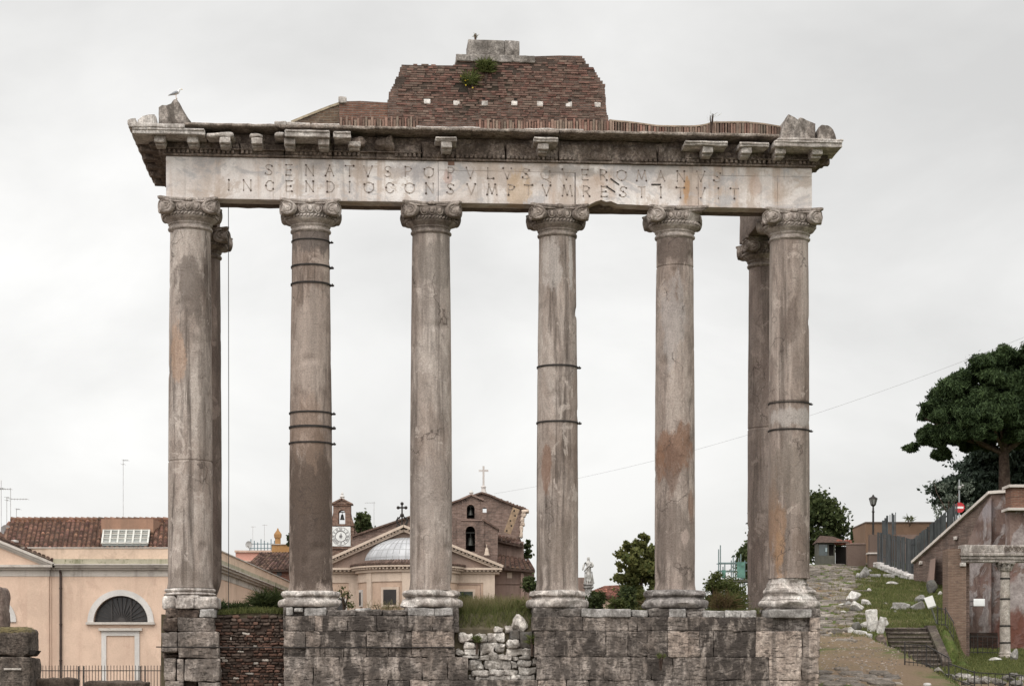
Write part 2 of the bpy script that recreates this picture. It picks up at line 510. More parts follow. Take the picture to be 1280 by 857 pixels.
# ================================================================== THE TEMPLE
# colonnade materials: weathered grey and pinkish granite, each shaft with its own stains
DK = (0.055, 0.045, 0.04)
RUST = (0.19, 0.10, 0.06)
def WP(px, py, v=-0.5): u, z = F(px, py, v); return T2W(u, v, z)
def st_(px, py, rw, rh, col, amt, v=-0.5): return (WP(px, py, v), (rw / 46, 0.8, rh / 46), col, amt)

M_marble = stone('white_marble', (0.56, 0.50, 0.46), (0.68, 0.63, 0.585), (0.74, 0.70, 0.66), mott=1.6, fine=22, streak=0.5,
                 dark=(0.13, 0.11, 0.095), bump=0.5, crust=0.3, speck=0.3)
M_base = stone('base_marble', (0.46, 0.40, 0.355), (0.64, 0.58, 0.53), (0.74, 0.69, 0.64), mott=1.7, fine=16, streak=0.4,
               dark=(0.11, 0.09, 0.08), bump=0.7, crust=0.55, speck=0.4)
M_basedark = stone('grey_base_marble', (0.20, 0.18, 0.17), (0.32, 0.29, 0.27), (0.44, 0.40, 0.375), mott=1.7, fine=16, streak=0.5,
               dark=(0.07, 0.06, 0.055), bump=0.7, crust=0.5, speck=0.4)
M_capital = stone('capital_marble', (0.25, 0.21, 0.18), (0.43, 0.37, 0.33), (0.57, 0.51, 0.465), mott=2.2, fine=20, streak=0.3,
                  dark=(0.11, 0.09, 0.078), bump=0.35, crust=0.2, speck=0.3)
M_capdark = stone('stained_capital', (0.17, 0.135, 0.115), (0.31, 0.26, 0.225), (0.45, 0.39, 0.345), mott=2.2, fine=20, streak=0.4,
                  dark=(0.08, 0.065, 0.058), bump=0.35, crust=0.2, speck=0.3)
M_cornice = stone('cornice_stone', (0.165, 0.125, 0.1), (0.285, 0.225, 0.187), (0.45, 0.375, 0.325), mott=1.3, fine=18, streak=0.45,
                  dark=(0.075, 0.058, 0.047), bump=0.8, crust=0.6, speck=0.5)
M_corlight = stone('cornice_marble', (0.44, 0.38, 0.34), (0.58, 0.53, 0.485), (0.68, 0.63, 0.59), mott=1.6, fine=18, streak=0.35,
                  dark=(0.12, 0.10, 0.085), bump=0.6, crust=0.35, speck=0.4)
M_iron = simple('dark_iron', (0.03, 0.026, 0.024), 0.7, 0.3, 8, 0.3)
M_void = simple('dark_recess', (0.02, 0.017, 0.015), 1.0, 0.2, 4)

def frieze_marble():
    t = NT('frieze_marble', 0.8, 0.3)
    p = t.pos
    n1 = t.noise(p, 0.8, 8, 0.65, 0.4)
    col = t.ramp(n1, [(0.36, (0.50, 0.425, 0.375)), (0.5, (0.66, 0.60, 0.565)), (0.62, (0.76, 0.715, 0.685))])
    # blue-grey veins running on a slant
    ve = t.noise(t.map(p, (0.9, 1, 1.5), rot=(0, 0.7, 0)), 0.9, 9, 0.72, 0.5)
    col = t.mix(t.smooth(ve, 0.52, 0.63, 0, 0.62), col, (0.40, 0.375, 0.375))
    # warm rain streaks
    s1 = t.noise(t.map(p, (1.7, 1.7, 0.12)), 1.0, 6, 0.6, 0.1)
    col = t.mix(t.smooth(s1, 0.50, 0.62, 0, 0.6), col, (0.43, 0.31, 0.23))
    s2 = t.noise(t.map(p, (3.3, 3.3, 0.2), (4.1, 2, 0)), 1.0, 6, 0.66, 0.1)
    col = t.mix(t.smooth(s2, 0.55, 0.66, 0, 0.4), col, (0.25, 0.205, 0.175))
    big = t.noise(t.map(p, (0.8, 0.8, 0.9), (2, 7, 3)), 1.0, 8, 0.7, 0.6)
    col = t.mix(t.smooth(big, 0.52, 0.57, 0, 0.65), col, (0.47, 0.385, 0.325))
    col = t.mix(t.smooth(big, 0.47, 0.40, 0, 0.75), col, (0.43, 0.41, 0.41))
    for c in [st_(647, 235, 18, 28, (0.45, 0.30, 0.16), 0.55), st_(745, 235, 22, 30, (0.42, 0.28, 0.19), 0.4), st_(858, 238, 5, 24, (0.42, 0.22, 0.08), 0.7),
              st_(560, 222, 8, 12, (0.48, 0.25, 0.18), 0.4), st_(720, 215, 45, 8, (0.25, 0.23, 0.215), 0.6), st_(830, 212, 50, 7, (0.27, 0.25, 0.235), 0.5),
              st_(945, 235, 12, 18, (0.47, 0.33, 0.26), 0.45), st_(510, 215, 22, 12, (0.30, 0.27, 0.27), 0.45)]:
        col = t.stain(col, *c)
    n2 = t.noise(p, 26, 5, 0.7)
    col = t.mix(1.0, col, t.ramp(n2, [(0.3, 0.82), (0.65, 1.0)]), 'MULTIPLY')
    t.bump(t.ma('ADD', n2, t.ma('MULTIPLY', n1, 1.5)), 0.25, 0.03)
    return t.fin(col)
M_frieze = frieze_marble()

# ---- columns --------------------------------------------------------------
def shaft_mesh(r0, r1, H, seed, joints=(), chips=1.0, seg=56, broken_bottom=False, flare=True):
    zs = []; z = 0.0
    while z < H: zs.append(z); z += 0.075
    zs.append(H)
    for j in joints: zs += [j - 0.03, j - 0.012, j + 0.012, j + 0.03]
    zs = sorted(set(round(q, 4) for q in zs))
    prof = []
    for z in zs:
        t = z / H
        r = r0 + (r1 - r0) * (t ** 1.35) + 0.012 * math.sin(math.pi * t)
        if flare and z < 0.16: r += 0.03 * (1 - z / 0.16)
        for j in joints:
            if abs(z - j) < 0.02: r -= 0.016
        prof.append((r, z))
    def fn(r, z, a):
        p = Vector((math.cos(a) * r, math.sin(a) * r, z))
        d = mn.noise(p * 0.9 + Vector((seed * 5, 0, 0))) * 0.006 + mn.noise(p * 3.5 + Vector((seed * 3, 1, 0))) * 0.003
        e = mn.noise(p * 2.2 + Vector((seed * 9, 4, 2)))
        if e > 0.46: d -= (e - 0.46) * 0.16 * chips
        if z < 0.5: d -= max(0, mn.noise(p * 3 + Vector((seed, 7, 0))) - 0.1) * 0.12 * chips * (1 - z / 0.5)
        for j in joints:
            if abs(z - j) < 0.13:
                d -= max(0, mn.noise(Vector((math.cos(a) * 4, math.sin(a) * 4, seed + j))) - 0.15) * 0.06 * (1 - abs(z - j) / 0.13)
        dz = 0
        if broken_bottom and z < 0.7:
            k = 1 - z / 0.7
            r *= 1 - 0.35 * k * k
        return r + d, z + dz
    return MB().lathe(prof, seg, fn=fn)

def base_mesh(Rl, H, seed, chip=0.06, tall=False):
    """attic base: torus, scotia, torus, fillet under the shaft"""
    prof = []
    def torus(rc, zc, a, b, n=9, s0=-90, s1=90):
        for i in range(n + 1):
            t = R(s0 + (s1 - s0) * i / n); prof.append((rc + a * math.cos(t), zc + b * math.sin(t)))
    h = H / (0.78 if tall else 0.42)
    if tall:
        torus(Rl - 0.09, 0.115, 0.09, 0.115)
        prof += [(Rl - 0.08, 0.25), (Rl - 0.13, 0.29), (Rl - 0.17, 0.35), (Rl - 0.15, 0.39), (Rl - 0.13, 0.41)]
        torus(Rl - 0.2, 0.475, 0.06, 0.06)
        prof += [(Rl - 0.19, 0.55), (Rl - 0.22, 0.59), (Rl - 0.25, 0.64), (Rl - 0.24, 0.68), (Rl - 0.28, 0.72), (Rl - 0.32, 0.80), (Rl - 0.34, H)]
    else:
        torus(Rl - 0.09, H * 0.24, 0.09, H * 0.23)
        prof += [(Rl - 0.09, H * 0.5), (Rl - 0.15, H * 0.53), (Rl - 0.16, H * 0.59), (Rl - 0.10, H * 0.64)]
        torus(Rl - 0.15, H * 0.81, 0.07, H * 0.165)
        prof += [(Rl - 0.25, H * 1.0), (Rl - 0.4, H * 1.0)]
    def fn(r, z, a):
        p = Vector((math.cos(a) * r, math.sin(a) * r, z))
        d = mn.noise(p * 2.0 + Vector((seed * 4, 0, 0))) * 0.02 + mn.noise(p * 7 + Vector((seed, 3, 0))) * 0.012
        e = mn.noise(Vector((p.x * 1.6, p.y * 1.6, z * 3.0 + seed * 6)))
        if e > 0.08: d -= min(0.16, (e - 0.08) * chip * 5)
        return r + d, z + mn.noise(p * 3 + Vector((0, seed * 2, 0))) * 0.012
    return MB().lathe(prof, 72, fn=fn)

def capital_core(r, seed, H=0.97, eggs=True):
    """neck, astragal, cable ring, echinus with eggs, concave abacus; z from the top of the shaft"""
    m = MB()
    prof = [(r - 0.02, -0.005), (r + 0.0, 0.02), (r + 0.045, 0.05), (r + 0.055, 0.085), (r + 0.045, 0.12), (r + 0.012, 0.14), (r + 0.012, 0.19), (r + 0.04, 0.21),
            (r + 0.05, 0.235), (r + 0.035, 0.26), (r + 0.06, 0.29), (r + 0.12, 0.34), (r + 0.165, 0.385), (r + 0.175, 0.41), (r + 0.15, 0.435), (r + 0.13, 0.45),
            (r + 0.14, 0.53), (r + 0.16, 0.60), (r + 0.19, 0.68), (r + 0.2, 0.80), (r + 0.1, 0.84)]
    def fn(rr, z, a):
        p = Vector((math.cos(a) * rr, math.sin(a) * rr, z))
        return rr + mn.noise(p * 3 + Vector((seed, 0, 0))) * 0.012 + mn.noise(p * 9 + Vector((seed, 0, 3))) * 0.006 - max(0, mn.noise(p * 2 + Vector((0, seed, 1))) - 0.3) * 0.08, z
    m.lathe(prof, 64, fn=fn)
    # cable moulding: twisted beads round the neck
    n = 44
    for i in range(n):
        a = 2 * math.pi * i / n; a2 = a + 0.10
        rc = r + 0.175
        m.tube([(math.cos(a) * rc, math.sin(a) * rc, 0.425), (math.cos((a + a2) / 2) * (rc + 0.02), math.sin((a + a2) / 2) * (rc + 0.02), 0.465),
                (math.cos(a2) * rc, math.sin(a2) * rc, 0.505)], [0.022, 0.032, 0.022], 6)
    # egg and dart on the four faces
    if eggs:
        for q in range(4):
            ca, sa = math.cos(q * math.pi / 2), math.sin(q * math.pi / 2)
            def rot(x, y, z): return (x * ca - y * sa, x * sa + y * ca, z)
            for k in (-1, 0, 1):
                x = k * 0.21; y = -(r + 0.2) + abs(k) * 0.05
                m.ball(rot(x, y, 0.66), (0.062, 0.062, 0.10), 10, 6)
                pts = [rot(x + 0.09 * math.cos(t), y - 0.015, 0.69 + 0.15 * math.sin(t)) for t in [R(-200 + 22 * i) for i in range(11)]]
                m.tube(pts, 0.017, 5)
            for k in (-0.5, 0.5):
                m.tube([rot(k * 0.21, -(r + 0.2), 0.77), rot(k * 0.21, -(r + 0.19), 0.57)], [0.025, 0.008], 5)
            m.ball(rot(0, -0.66, 0.91), (0.10, 0.07, 0.075), 10, 6, 0.02, 8, seed + q)
    # abacus: square with hollowed sides and clipped corners, two mouldings high
    ring = []
    hw = 0.80
    for q in range(4):
        ca, sa = math.cos(q * math.pi / 2), math.sin(q * math.pi / 2)
        for i in range(13):
            t = -1 + 2 * i / 12
            x = t * (hw - 0.07); y = -(hw - 0.17 * (1 - t * t) ** 0.8 - 0.0)
            ring.append((x * ca - y * sa, x * sa + y * ca))
    vs = []; fs = []; nn = len(ring)
    for sc, z in [(0.86, 0.80), (0.93, 0.83), (0.94, 0.865), (0.97, 0.875), (1.0, 0.91), (1.0, 0.965), (0.6, 0.97)]:
        for x, y in ring:
            o = Vector((x * sc, y * sc, z)); o += N3(o * 3, seed) * 0.014 + N3(o * 8, seed + 2) * 0.008
            vs.append(o)
    for i in range(6):
        for j in range(nn):
            j2 = (j + 1) % nn
            fs.append((i * nn + j, i * nn + j2, (i + 1) * nn + j2, (i + 1) * nn + j))
    fs.append(tuple(range(nn - 1, -1, -1))); fs.append(tuple(6 * nn + j for j in range(nn)))
    m.add(vs, fs)
    return m

def volute_mesh(seed, broken=0.0):
    """one diagonal corner volute (two scroll faces and the horn between), for the corner at (-,-)"""
    m = MB()
    d = Vector((-1, -1, 0)).normalized()
    # horn body
    m.rough(-0.76, -0.42, -0.76, -0.42, 0.50, 0.82, r=0.1, cell=0.08, amp=0.02, freq=5, seed=seed)
    for face in (0, 1):
        nrm = Vector((-0.33, -1, -0.05)).normalized() if face == 0 else Vector((-1, -0.33, -0.05)).normalized()
        c = Vector((-0.585, -0.74, 0.665)) if face == 0 else Vector((-0.74, -0.585, 0.665))
        ex = nrm.cross(Vector((0, 0, 1))).normalized(); ez = ex.cross(nrm).normalized()
        if ez.z < 0: ez = -ez
        rad = 0.208
        vs = []; fs = []; seg = 24
        for (rr, dd) in [(rad * 0.9, 0.22), (rad, 0.16), (rad, -0.01), (rad * 0.93, -0.03), (rad * 0.84, -0.004), (0.0, -0.004)]:
            for j in range(seg):
                a = 2 * math.pi * j / seg
                vs.append(c - nrm * dd + ex * math.cos(a) * rr + ez * math.sin(a) * rr)
        for i in range(5):
            for j in range(seg):
                j2 = (j + 1) % seg
                fs.append((i * seg + j, i * seg + j2, (i + 1) * seg + j2, (i + 1) * seg + j))
        m.add(vs, fs)
        pts = []
        for i in range(46):
            t = i / 45
            a = R(90) + t * 2 * math.pi * 2.1 * (1 if face == 0 else -1); q = rad * (0.93 - 0.80 * t)
            pts.append(c + nrm * 0.012 + ex * math.cos(a) * q + ez * math.sin(a) * q)
        m.tube(pts, [0.024 - 0.008 * i / 45 for i in range(46)], 6)
        m.ball(c + nrm * 0.01, 0.032, 8, 6)
        # canalis: the band running in from the scroll to the middle of the face
        if face == 0: m.tube([c + ez * rad * 0.95 + nrm * 0.0, Vector((-0.4, -0.70, 0.83)), Vector((-0.12, -0.665, 0.835))], [0.035, 0.03, 0.02], 6)
        else: m.tube([c + ez * rad * 0.95, Vector((-0.70, -0.4, 0.83)), Vector((-0.665, -0.12, 0.835))], [0.035, 0.03, 0.02], 6)
    out = MB()
    for v in m.v:
        o = Vector(v); o += N3(o * 6, seed) * 0.008
        if broken: o.z += 0
        out.v.append(tuple(o))
    out.f = m.f; out.tint = m.tint; out.crust = m.crust; out.cok = m.cok
    return out
def rotz_mesh(m, q):
    ca, sa = [(1, 0), (0, 1), (-1, 0), (0, -1)][q]
    m.v = [(x * ca - y * sa, x * sa + y * ca, z) for x, y, z in m.v]
    return m

ARCH_Z = 12.82
CAPH = 0.815
def granite(name, c1, c2, c3, stains_shade=(), streak=0.5, dark=(0.085, 0.066, 0.055), mott=0.8):
    t = NT(name, 0.85, 0.25)
    p = t.pos
    n1 = t.noise(t.map(p, (1.2, 1.2, 0.35)), mott, 9, 0.66, 0.35)
    col = t.ramp(n1, [(0.37, c1), (0.5, c2), (0.62, c3)])
    n3 = t.noise(t.map(p, (3.2, 3.2, 0.16)), 1.0, 8, 0.7, 0.3)
    col = t.mix(t.smooth(n3, 0.47, 0.62, 0, min(1, streak * 1.35)), col, dark)
    n9 = t.noise(t.map(p, (1, 1, 0.3)), 4.5, 8, 0.74, 0.4)
    col = t.mix(1.0, col, t.ramp(n9, [(0.36, 0.76), (0.6, 1.08)]), 'MULTIPLY')
    n4 = t.noise(t.map(p, (2.8, 2.8, 0.12), (7, 3, 1)), 1.0, 7, 0.68, 0.2)
    col = t.mix(t.smooth(n4, 0.53, 0.68, 0, 0.36), col, tuple(min(0.6, x * 1.35) for x in c3))
    # flaked patches with crisp edges
    n5 = t.noise(p, 1.25, 8, 0.62, 0.8)
    col = t.mix(t.smooth(n5, 0.575, 0.60, 0, 0.42), col, tuple(x * 0.62 for x in c2))
    n6 = t.noise(t.map(p, (1, 1, 0.7), (3, 9, 4)), 2.1, 8, 0.62, 0.6)
    col = t.mix(t.smooth(n6, 0.60, 0.63, 0, 0.45), col, tuple(min(0.6, x * 1.25) for x in c3))
    for s_ in stains_shade: col = t.stain(col, *s_)
    # cracks
    wv = t.vm('ADD', t.map(p, (0.8, 0.8, 0.3)), t.vm('SCALE', t.noisec(p, 1.7, 4), 0.6))
    e = t.vor(wv, 1.0, 'DISTANCE_TO_EDGE')
    gate = t.smooth(t.noise(p, 0.6, 3), 0.5, 0.6)
    col = t.mix(t.ma('MULTIPLY', t.smooth(e, 0.012, 0.002), t.ma('MULTIPLY', gate, 0.7)), col, (0.06, 0.045, 0.038))
    n2 = t.noise(p, 30, 5, 0.75)
    col = t.mix(1.0, col, t.ramp(n2, [(0.38, 0.74), (0.58, 1.08)]), 'MULTIPLY')
    n7 = t.noise(p, 7, 6, 0.7)
    pit = t.smooth(n7, 0.36, 0.30)
    col = t.mix(t.ma('MULTIPLY', pit, 0.55), col, (0.08, 0.065, 0.055))
    h = t.ma('ADD', t.ma('MULTIPLY', n2, 0.35), t.ma('MULTIPLY', n7, 0.8))
    h = t.ma('ADD', h, t.ma('MULTIPLY', t.smooth(n5, 0.575, 0.60), -0.25))
    t.bump(h, 0.55, 0.04)
    return t.fin(col)

GA = ((0.205, 0.158, 0.13), (0.315, 0.26, 0.225), (0.42, 0.365, 0.325))
GB = ((0.155, 0.113, 0.09), (0.25, 0.194, 0.162), (0.35, 0.285, 0.243))
GC = ((0.185, 0.14, 0.115), (0.285, 0.23, 0.198), (0.38, 0.32, 0.28))
def yz(py, d=54.4): return (850 - py) / FPX * d

cols = [
 dict(px=238.0, d=54.38, bot=735, w0=55, w1=50, mat=granite('granite_left_corner', *GA, streak=0.65, stains_shade=[
        st_(240, 360, 20, 45, (0.13, 0.105, 0.09), 0.75), st_(222, 440, 12, 40, (0.42, 0.27, 0.18), 0.45), st_(255, 480, 8, 110, (0.16, 0.13, 0.11), 0.5), st_(235, 730, 40, 25, (0.15, 0.12, 0.10), 0.6)]),
      joints=[575], base=None, bands=[], cap=M_capital,
      label='front row stone column standing on the ragged isolated pier, cracked across its middle'),
 dict(px=388.5, d=54.6, bot=739, w0=54, w1=46, mat=granite('granite_banded', *GB, streak=0.5, stains_shade=[
        st_(388, 655, 45, 110, (0.085, 0.062, 0.05), 0.9), st_(390, 600, 40, 60, (0.10, 0.072, 0.056), 0.75), st_(388, 300, 40, 18, (0.11, 0.09, 0.08), 0.8), st_(388, 430, 30, 70, (0.37, 0.31, 0.27), 0.5), st_(385, 540, 22, 50, (0.24, 0.17, 0.13), 0.5)]),
      joints=[], base=('white', 0.89, 0.43), bands=[(298, 2), (330, 3), (352, 3), (514, 3), (532, 4), (552, 3)], cap=M_capital,
      label='round stone column with six iron bands, three high up and three at mid height'),
 dict(px=538.8, d=54.83, bot=738, w0=52.5, w1=47, mat=granite('granite_plain', *GA, streak=0.42, stains_shade=[
        st_(540, 330, 25, 40, (0.17, 0.145, 0.125), 0.6), st_(540, 620, 30, 60, (0.25, 0.21, 0.185), 0.5)]),
      joints=[], base=('white', 0.86, 0.42), bands=[], cap=M_capdark,
      label='plain grey round stone column without bands, in front of the lead domed church'),
 dict(px=696.7, d=55.15, bot=738, w0=52, w1=45.5, mat=granite('granite_two_bands', *GA, streak=0.6, stains_shade=[
        st_(690, 330, 14, 40, (0.46, 0.42, 0.39), 0.5), st_(683, 580, 7, 34, (0.19, 0.105, 0.07), 0.65), st_(696, 690, 30, 40, (0.19, 0.155, 0.13), 0.5), st_(714, 320, 4, 50, (0.55, 0.51, 0.48), 0.6)]),
      joints=[], base=('white', 0.86, 0.43), bands=[(456, 3), (526, 3)], cap=M_capdark,
      label='round stone column with two iron bands near mid height, beside the robed statue'),
 dict(px=843.5, d=55.35, bot=738, w0=50, w1=45.5, mat=granite('granite_rust', *GC, streak=0.55, stains_shade=[
        st_(843, 310, 40, 22, (0.125, 0.095, 0.08), 0.85), st_(842, 558, 24, 34, RUST, 0.7), st_(840, 580, 12, 40, (0.12, 0.07, 0.05), 0.6), st_(826, 580, 6, 30, RUST, 0.6), st_(864, 630, 5, 30, RUST, 0.6), st_(842, 400, 20, 60, (0.33, 0.30, 0.285), 0.55),
        st_(852, 680, 30, 50, (0.17, 0.135, 0.115), 0.6), st_(856, 672, 6, 14, (0.40, 0.32, 0.28), 0.7)]),
      joints=[331], base=('dark', 0.93, 0.42), bands=[], cap=M_capital, broken=[1],
      label='stone column with a rusty stain at mid height and a joint below its capital'),
 dict(px=986.3, d=55.62, bot=723, w0=50.5, w1=47.5, mat=granite('granite_right_corner', *GC, streak=0.5, stains_shade=[
        st_(973, 665, 13, 60, (0.24, 0.15, 0.095), 0.75), st_(966, 640, 10, 70, (0.22, 0.14, 0.095), 0.6), st_(975, 690, 6, 30, (0.30, 0.18, 0.10), 0.5), st_(990, 520, 40, 14, (0.37, 0.335, 0.31), 0.75), st_(990, 400, 10, 30, (0.12, 0.09, 0.075), 0.7), st_(986, 590, 40, 50, (0.18, 0.15, 0.125), 0.5)]),
      joints=[501, 536], base=('tall', 0.87, 0.82), bands=[(502, 2), (536, 2)], cap=M_capital,
      label='right front corner column with an orange stain above its tall pale moulded base'),
]
BASE_Z = 1.955
def make_column(c, back=False):
    d = c['d']; X = PX(c['px'], d); Y = CAMY + d
    zb = c.get('zb', BASE_Z)
    zs = PZ(c['bot'], d)                                   # foot of the shaft
    o = thing('column', c['label'], 'column', (X, Y, zb), PSI, 'granite columns of the ruined temple')
    H = ARCH_Z - CAPH - zs
    s = d / FPX
    r0, r1 = c['w0'] * s / 2, c['w1'] * s / 2
    jz = [PZ(j, d - 0.5) - zs for j in c['joints']]
    sh = shaft_mesh(r0, r1, H, c['px'] * 0.013, jz, broken_bottom=back)
    sh = sh.build('shaft', c['mat'], o, 40); sh.location = (0, 0, zs - zb)
    for py, hpx in c['bands']:
        z = PZ(py, d - 0.5) - zs
        t = z / H; r = r0 + (r1 - r0) * t ** 1.35 + 0.012 * math.sin(math.pi * t)
        hh = hpx * s / 2 * 0.62
        m = MB().lathe([(r - 0.01, z - hh), (r + 0.025, z - hh), (r + 0.028, z + hh), (r - 0.01, z + hh)], 56, cap=False)
        m.rough(r * 0.98, r + 0.11, -0.05, 0.05, z - hh, z + hh, r=0.01, amp=0.0)
        m.tube([(r + 0.06, 0, z - hh - 0.01), (r + 0.06, 0, z + hh + 0.03)], 0.02, 6)
        m.build('iron_band', M_iron, sh, 40)
    if c['base']:
        kind, Rl, Hb = c['base']
        Hb = max(0.3, zs - zb + 0.01)
        b = base_mesh(Rl, Hb, c['px'] * 0.31, 0.07, kind == 'tall').build('base', M_basedark if kind == 'dark' else M_base, o, 45)
    cp = capital_core(r1, c['px'] * 0.7, eggs=True).build('capital', c['cap'], o, 40)
    cp.location = (0, 0, ARCH_Z - CAPH - zb); cp.scale = (1, 1, CAPH / 0.97)
    for q in range(4):
        if q in c.get('broken', []): continue
        rotz_mesh(volute_mesh(c['px'] + q), q).build('volute', c['cap'], cp, 40)
    return o
for c in cols: make_column(c)
MB_back = dict(joints=[], base=None, bands=[], cap=M_capdark)
g7 = granite('granite_rear_left', (0.13, 0.095, 0.08), (0.20, 0.155, 0.13), (0.28, 0.22, 0.19), streak=0.5)
make_column(dict(MB_back, px=253.3, d=57.92, bot=748, w0=47, w1=43.5, mat=g7, zb=2.0, label='rear flank column half hidden behind the left corner column'), True)
g8 = granite('granite_rear_right', (0.15, 0.11, 0.095), (0.225, 0.175, 0.15), (0.29, 0.235, 0.205), streak=0.45)
make_column(dict(MB_back, px=959.2, d=59.2, bot=768, w0=49, w1=46, mat=g8, zb=2.0, joints=[534], broken=[2], label='reddish rear flank column half hidden behind the right corner column'), False)

# ---- entablature ----------------------------------------------------------
VF = -0.55                                                  # front plane of the architrave
ent = tthing('entablature', 'inscribed marble entablature with a broken cornice carried by the columns', 'entablature', ARCH_Z)
def EB(m, name, mat, parent=ent, smooth=35):
    """a piece of the entablature, built in temple coordinates"""
    m.v = [(x, y, z - ARCH_Z) for x, y, z in m.v]
    return m.build(name, mat, parent, smooth)
AT = 13.93
uL, uR = FU(207.5, VF), FU(1015, VF)
m = MB()
ZJ = 13.685
def blk(px0, px1, z0, z1, seed, v0=VF, v1=0.0, **k):
    m.rough(FU(px0, v0) + 0.0015, FU(px1, v0) - 0.0015, v0 + (seed % 3) * 0.003, v1, z0 + 0.0015, z1 - 0.0015, r=0.008, cell=0.2, amp=0.004, freq=1.5, seed=seed, maxn=40, **k)
blk(207.5, 547.6, ARCH_Z, AT, 1)
for i, (a, b) in enumerate([(548, 661), (661, 784), (784, 866), (866, 903), (903, 956), (956, 1015)]): blk(a, b, ZJ, AT, 3 + i)
for i, (a, b) in enumerate([(548, 718.5), (873, 972), (972, 1015)]): blk(a, b, ARCH_Z, ZJ, 11 + i)
# the block whose lower edge is broken away between the fourth and fifth columns
def notch(pts, seed):
    poly = [(FU(a, VF), FZ(a, b, VF)) for a, b in pts]
    m.prism(poly, VF + 0.004, 0.0)
notch([(719.5, 212.5), (872.5, 215.5), (872.5, 257.2), (812, 256.7), (772, 255.0), (764, 251.5), (757, 252), (752, 249.6), (744, 252), (737, 255.5), (719.5, 255)], 20)
fr = EB(m, 'inscribed_frieze', M_frieze, smooth=30)
# a small brown patch stone and the two slots
m = MB()
for px, py, w_, h_ in [(564, 204, 8, 5)]:
    u, z = F(px, py, VF - 0.012); m.box(u - w_ / 92, u + w_ / 92, VF - 0.012, VF + 0.05, z - h_ / 92, z + h_ / 92)
EB(m, 'patch_stone', simple('brown_patch', (0.20, 0.12, 0.09), 0.9), fr)
for a, b in [((763, 223), (774, 231)), ((758, 233), (769, 240)), ((814, 230.5), (826, 230.5))]:
    m = MB(); (u0, z0), (u1, z1) = F(*a, VF - 0.012), F(*b, VF - 0.012)
    m.bar((u0, VF - 0.014, z0 - ARCH_Z), (u1, VF - 0.014, z1 - ARCH_Z), 0.03, 0.012)
    m.build('iron_cramp', M_iron, fr)
# backing beam behind the marble facing and the returns along both flanks
M_beam = stone('architrave_backing', (0.15, 0.115, 0.095), (0.20, 0.155, 0.13), (0.26, 0.205, 0.17), mott=1.0, fine=12, streak=0.3, bump=0.5)
m = MB()
m.rough(uL + 0.02, uR - 0.02, 0.003, 0.58, ARCH_Z + 0.02, AT + 0.3, r=0.03, cell=0.3, amp=0.02, maxn=60)
m.rough(uL + 0.03, uL + 1.12, 0.585, 4.0, ARCH_Z + 0.01, AT + 0.3, r=0.03, cell=0.3, amp=0.02, seed=4)
m.rough(uR - 1.12, uR - 0.03, 0.585, 4.1, ARCH_Z + 0.01, AT + 0.3, r=0.03, cell=0.3, amp=0.03, seed=6)
EB(m, 'backing_beam', M_beam)

# the inscription: shallow cut strokes with the holes that held bronze letters
GL = {
 'S': ([[(.85, .85), (.6, 1), (.3, .97), (.15, .78), (.3, .58), (.7, .42), (.85, .22), (.65, .03), (.35, 0), (.12, .15)]], [(.85, .85), (.12, .15), (.5, .5)]),
 'E': ([[(.2, 0), (.2, 1)], [(.2, 1), (.85, 1)], [(.2, .5), (.7, .5)], [(.2, 0), (.85, 0)]], [(.2, 1), (.2, 0), (.85, 1), (.85, 0), (.7, .5)]),
 'N': ([[(.1, 0), (.1, 1)], [(.1, 1), (.9, 0)], [(.9, 0), (.9, 1)]], [(.1, 0), (.1, 1), (.9, 0), (.9, 1)]),
 'A': ([[(.05, 0), (.5, 1)], [(.5, 1), (.95, 0)], [(.25, .4), (.75, .4)]], [(.05, 0), (.95, 0), (.5, 1)]),
 'T': ([[(.5, 0), (.5, 1)], [(.05, 1), (.95, 1)]], [(.05, 1), (.95, 1), (.5, 0)]),
 'V': ([[(.05, 1), (.5, 0)], [(.5, 0), (.95, 1)]], [(.05, 1), (.95, 1), (.5, 0)]),
 'P': ([[(.2, 0), (.2, 1)], [(.2, 1), (.65, 1), (.88, .8), (.65, .52), (.2, .5)]], [(.2, 0), (.2, 1), (.85, .8)]),
 'O': ([[(.5 + .45 * math.cos(t), .5 + .5 * math.sin(t)) for t in [R(30 * i) for i in range(13)]]], [(.1, .8), (.9, .8), (.5, 0)]),
 'L': ([[(.2, 0), (.2, 1)], [(.2, 0), (.85, 0)]], [(.2, 1), (.2, 0), (.85, 0)]),
 'Q': ([[(.5 + .45 * math.cos(t), .5 + .5 * math.sin(t)) for t in [R(30 * i) for i in range(13)]], [(.5, .05), (.95, -.3)]], [(.1, .8), (.9, .8), (.95, -.3)]),
 'R': ([[(.2, 0), (.2, 1)], [(.2, 1), (.65, 1), (.85, .78), (.65, .52), (.2, .5)], [(.5, .5), (.9, 0)]], [(.2, 0), (.2, 1), (.9, 0), (.85, .8)]),
 'M': ([[(.05, 0), (.2, 1)], [(.2, 1), (.5, .1)], [(.5, .1), (.8, 1)], [(.8, 1), (.95, 0)]], [(.05, 0), (.95, 0), (.2, 1), (.8, 1), (.5, .1)]),
 'I': ([[(.5, 0), (.5, 1)]], [(.5, 0), (.5, 1)]),
 'C': ([[(.9, .8), (.65, 1), (.35, .97), (.1, .7), (.1, .3), (.35, .03), (.65, 0), (.9, .2)]], [(.9, .8), (.9, .2), (.1, .5)]),
 'D': ([[(.15, 0), (.15, 1)], [(.15, 1), (.6, 1), (.9, .7), (.9, .3), (.6, 0), (.15, 0)]], [(.15, 0), (.15, 1), (.9, .5)]),
}
M_cut = simple('letter_cut', (0.34, 0.285, 0.245), 0.95, 0.5, 5)
M_hole = simple('dowel_hole', (0.09, 0.068, 0.056), 1.0, 0.3, 9)
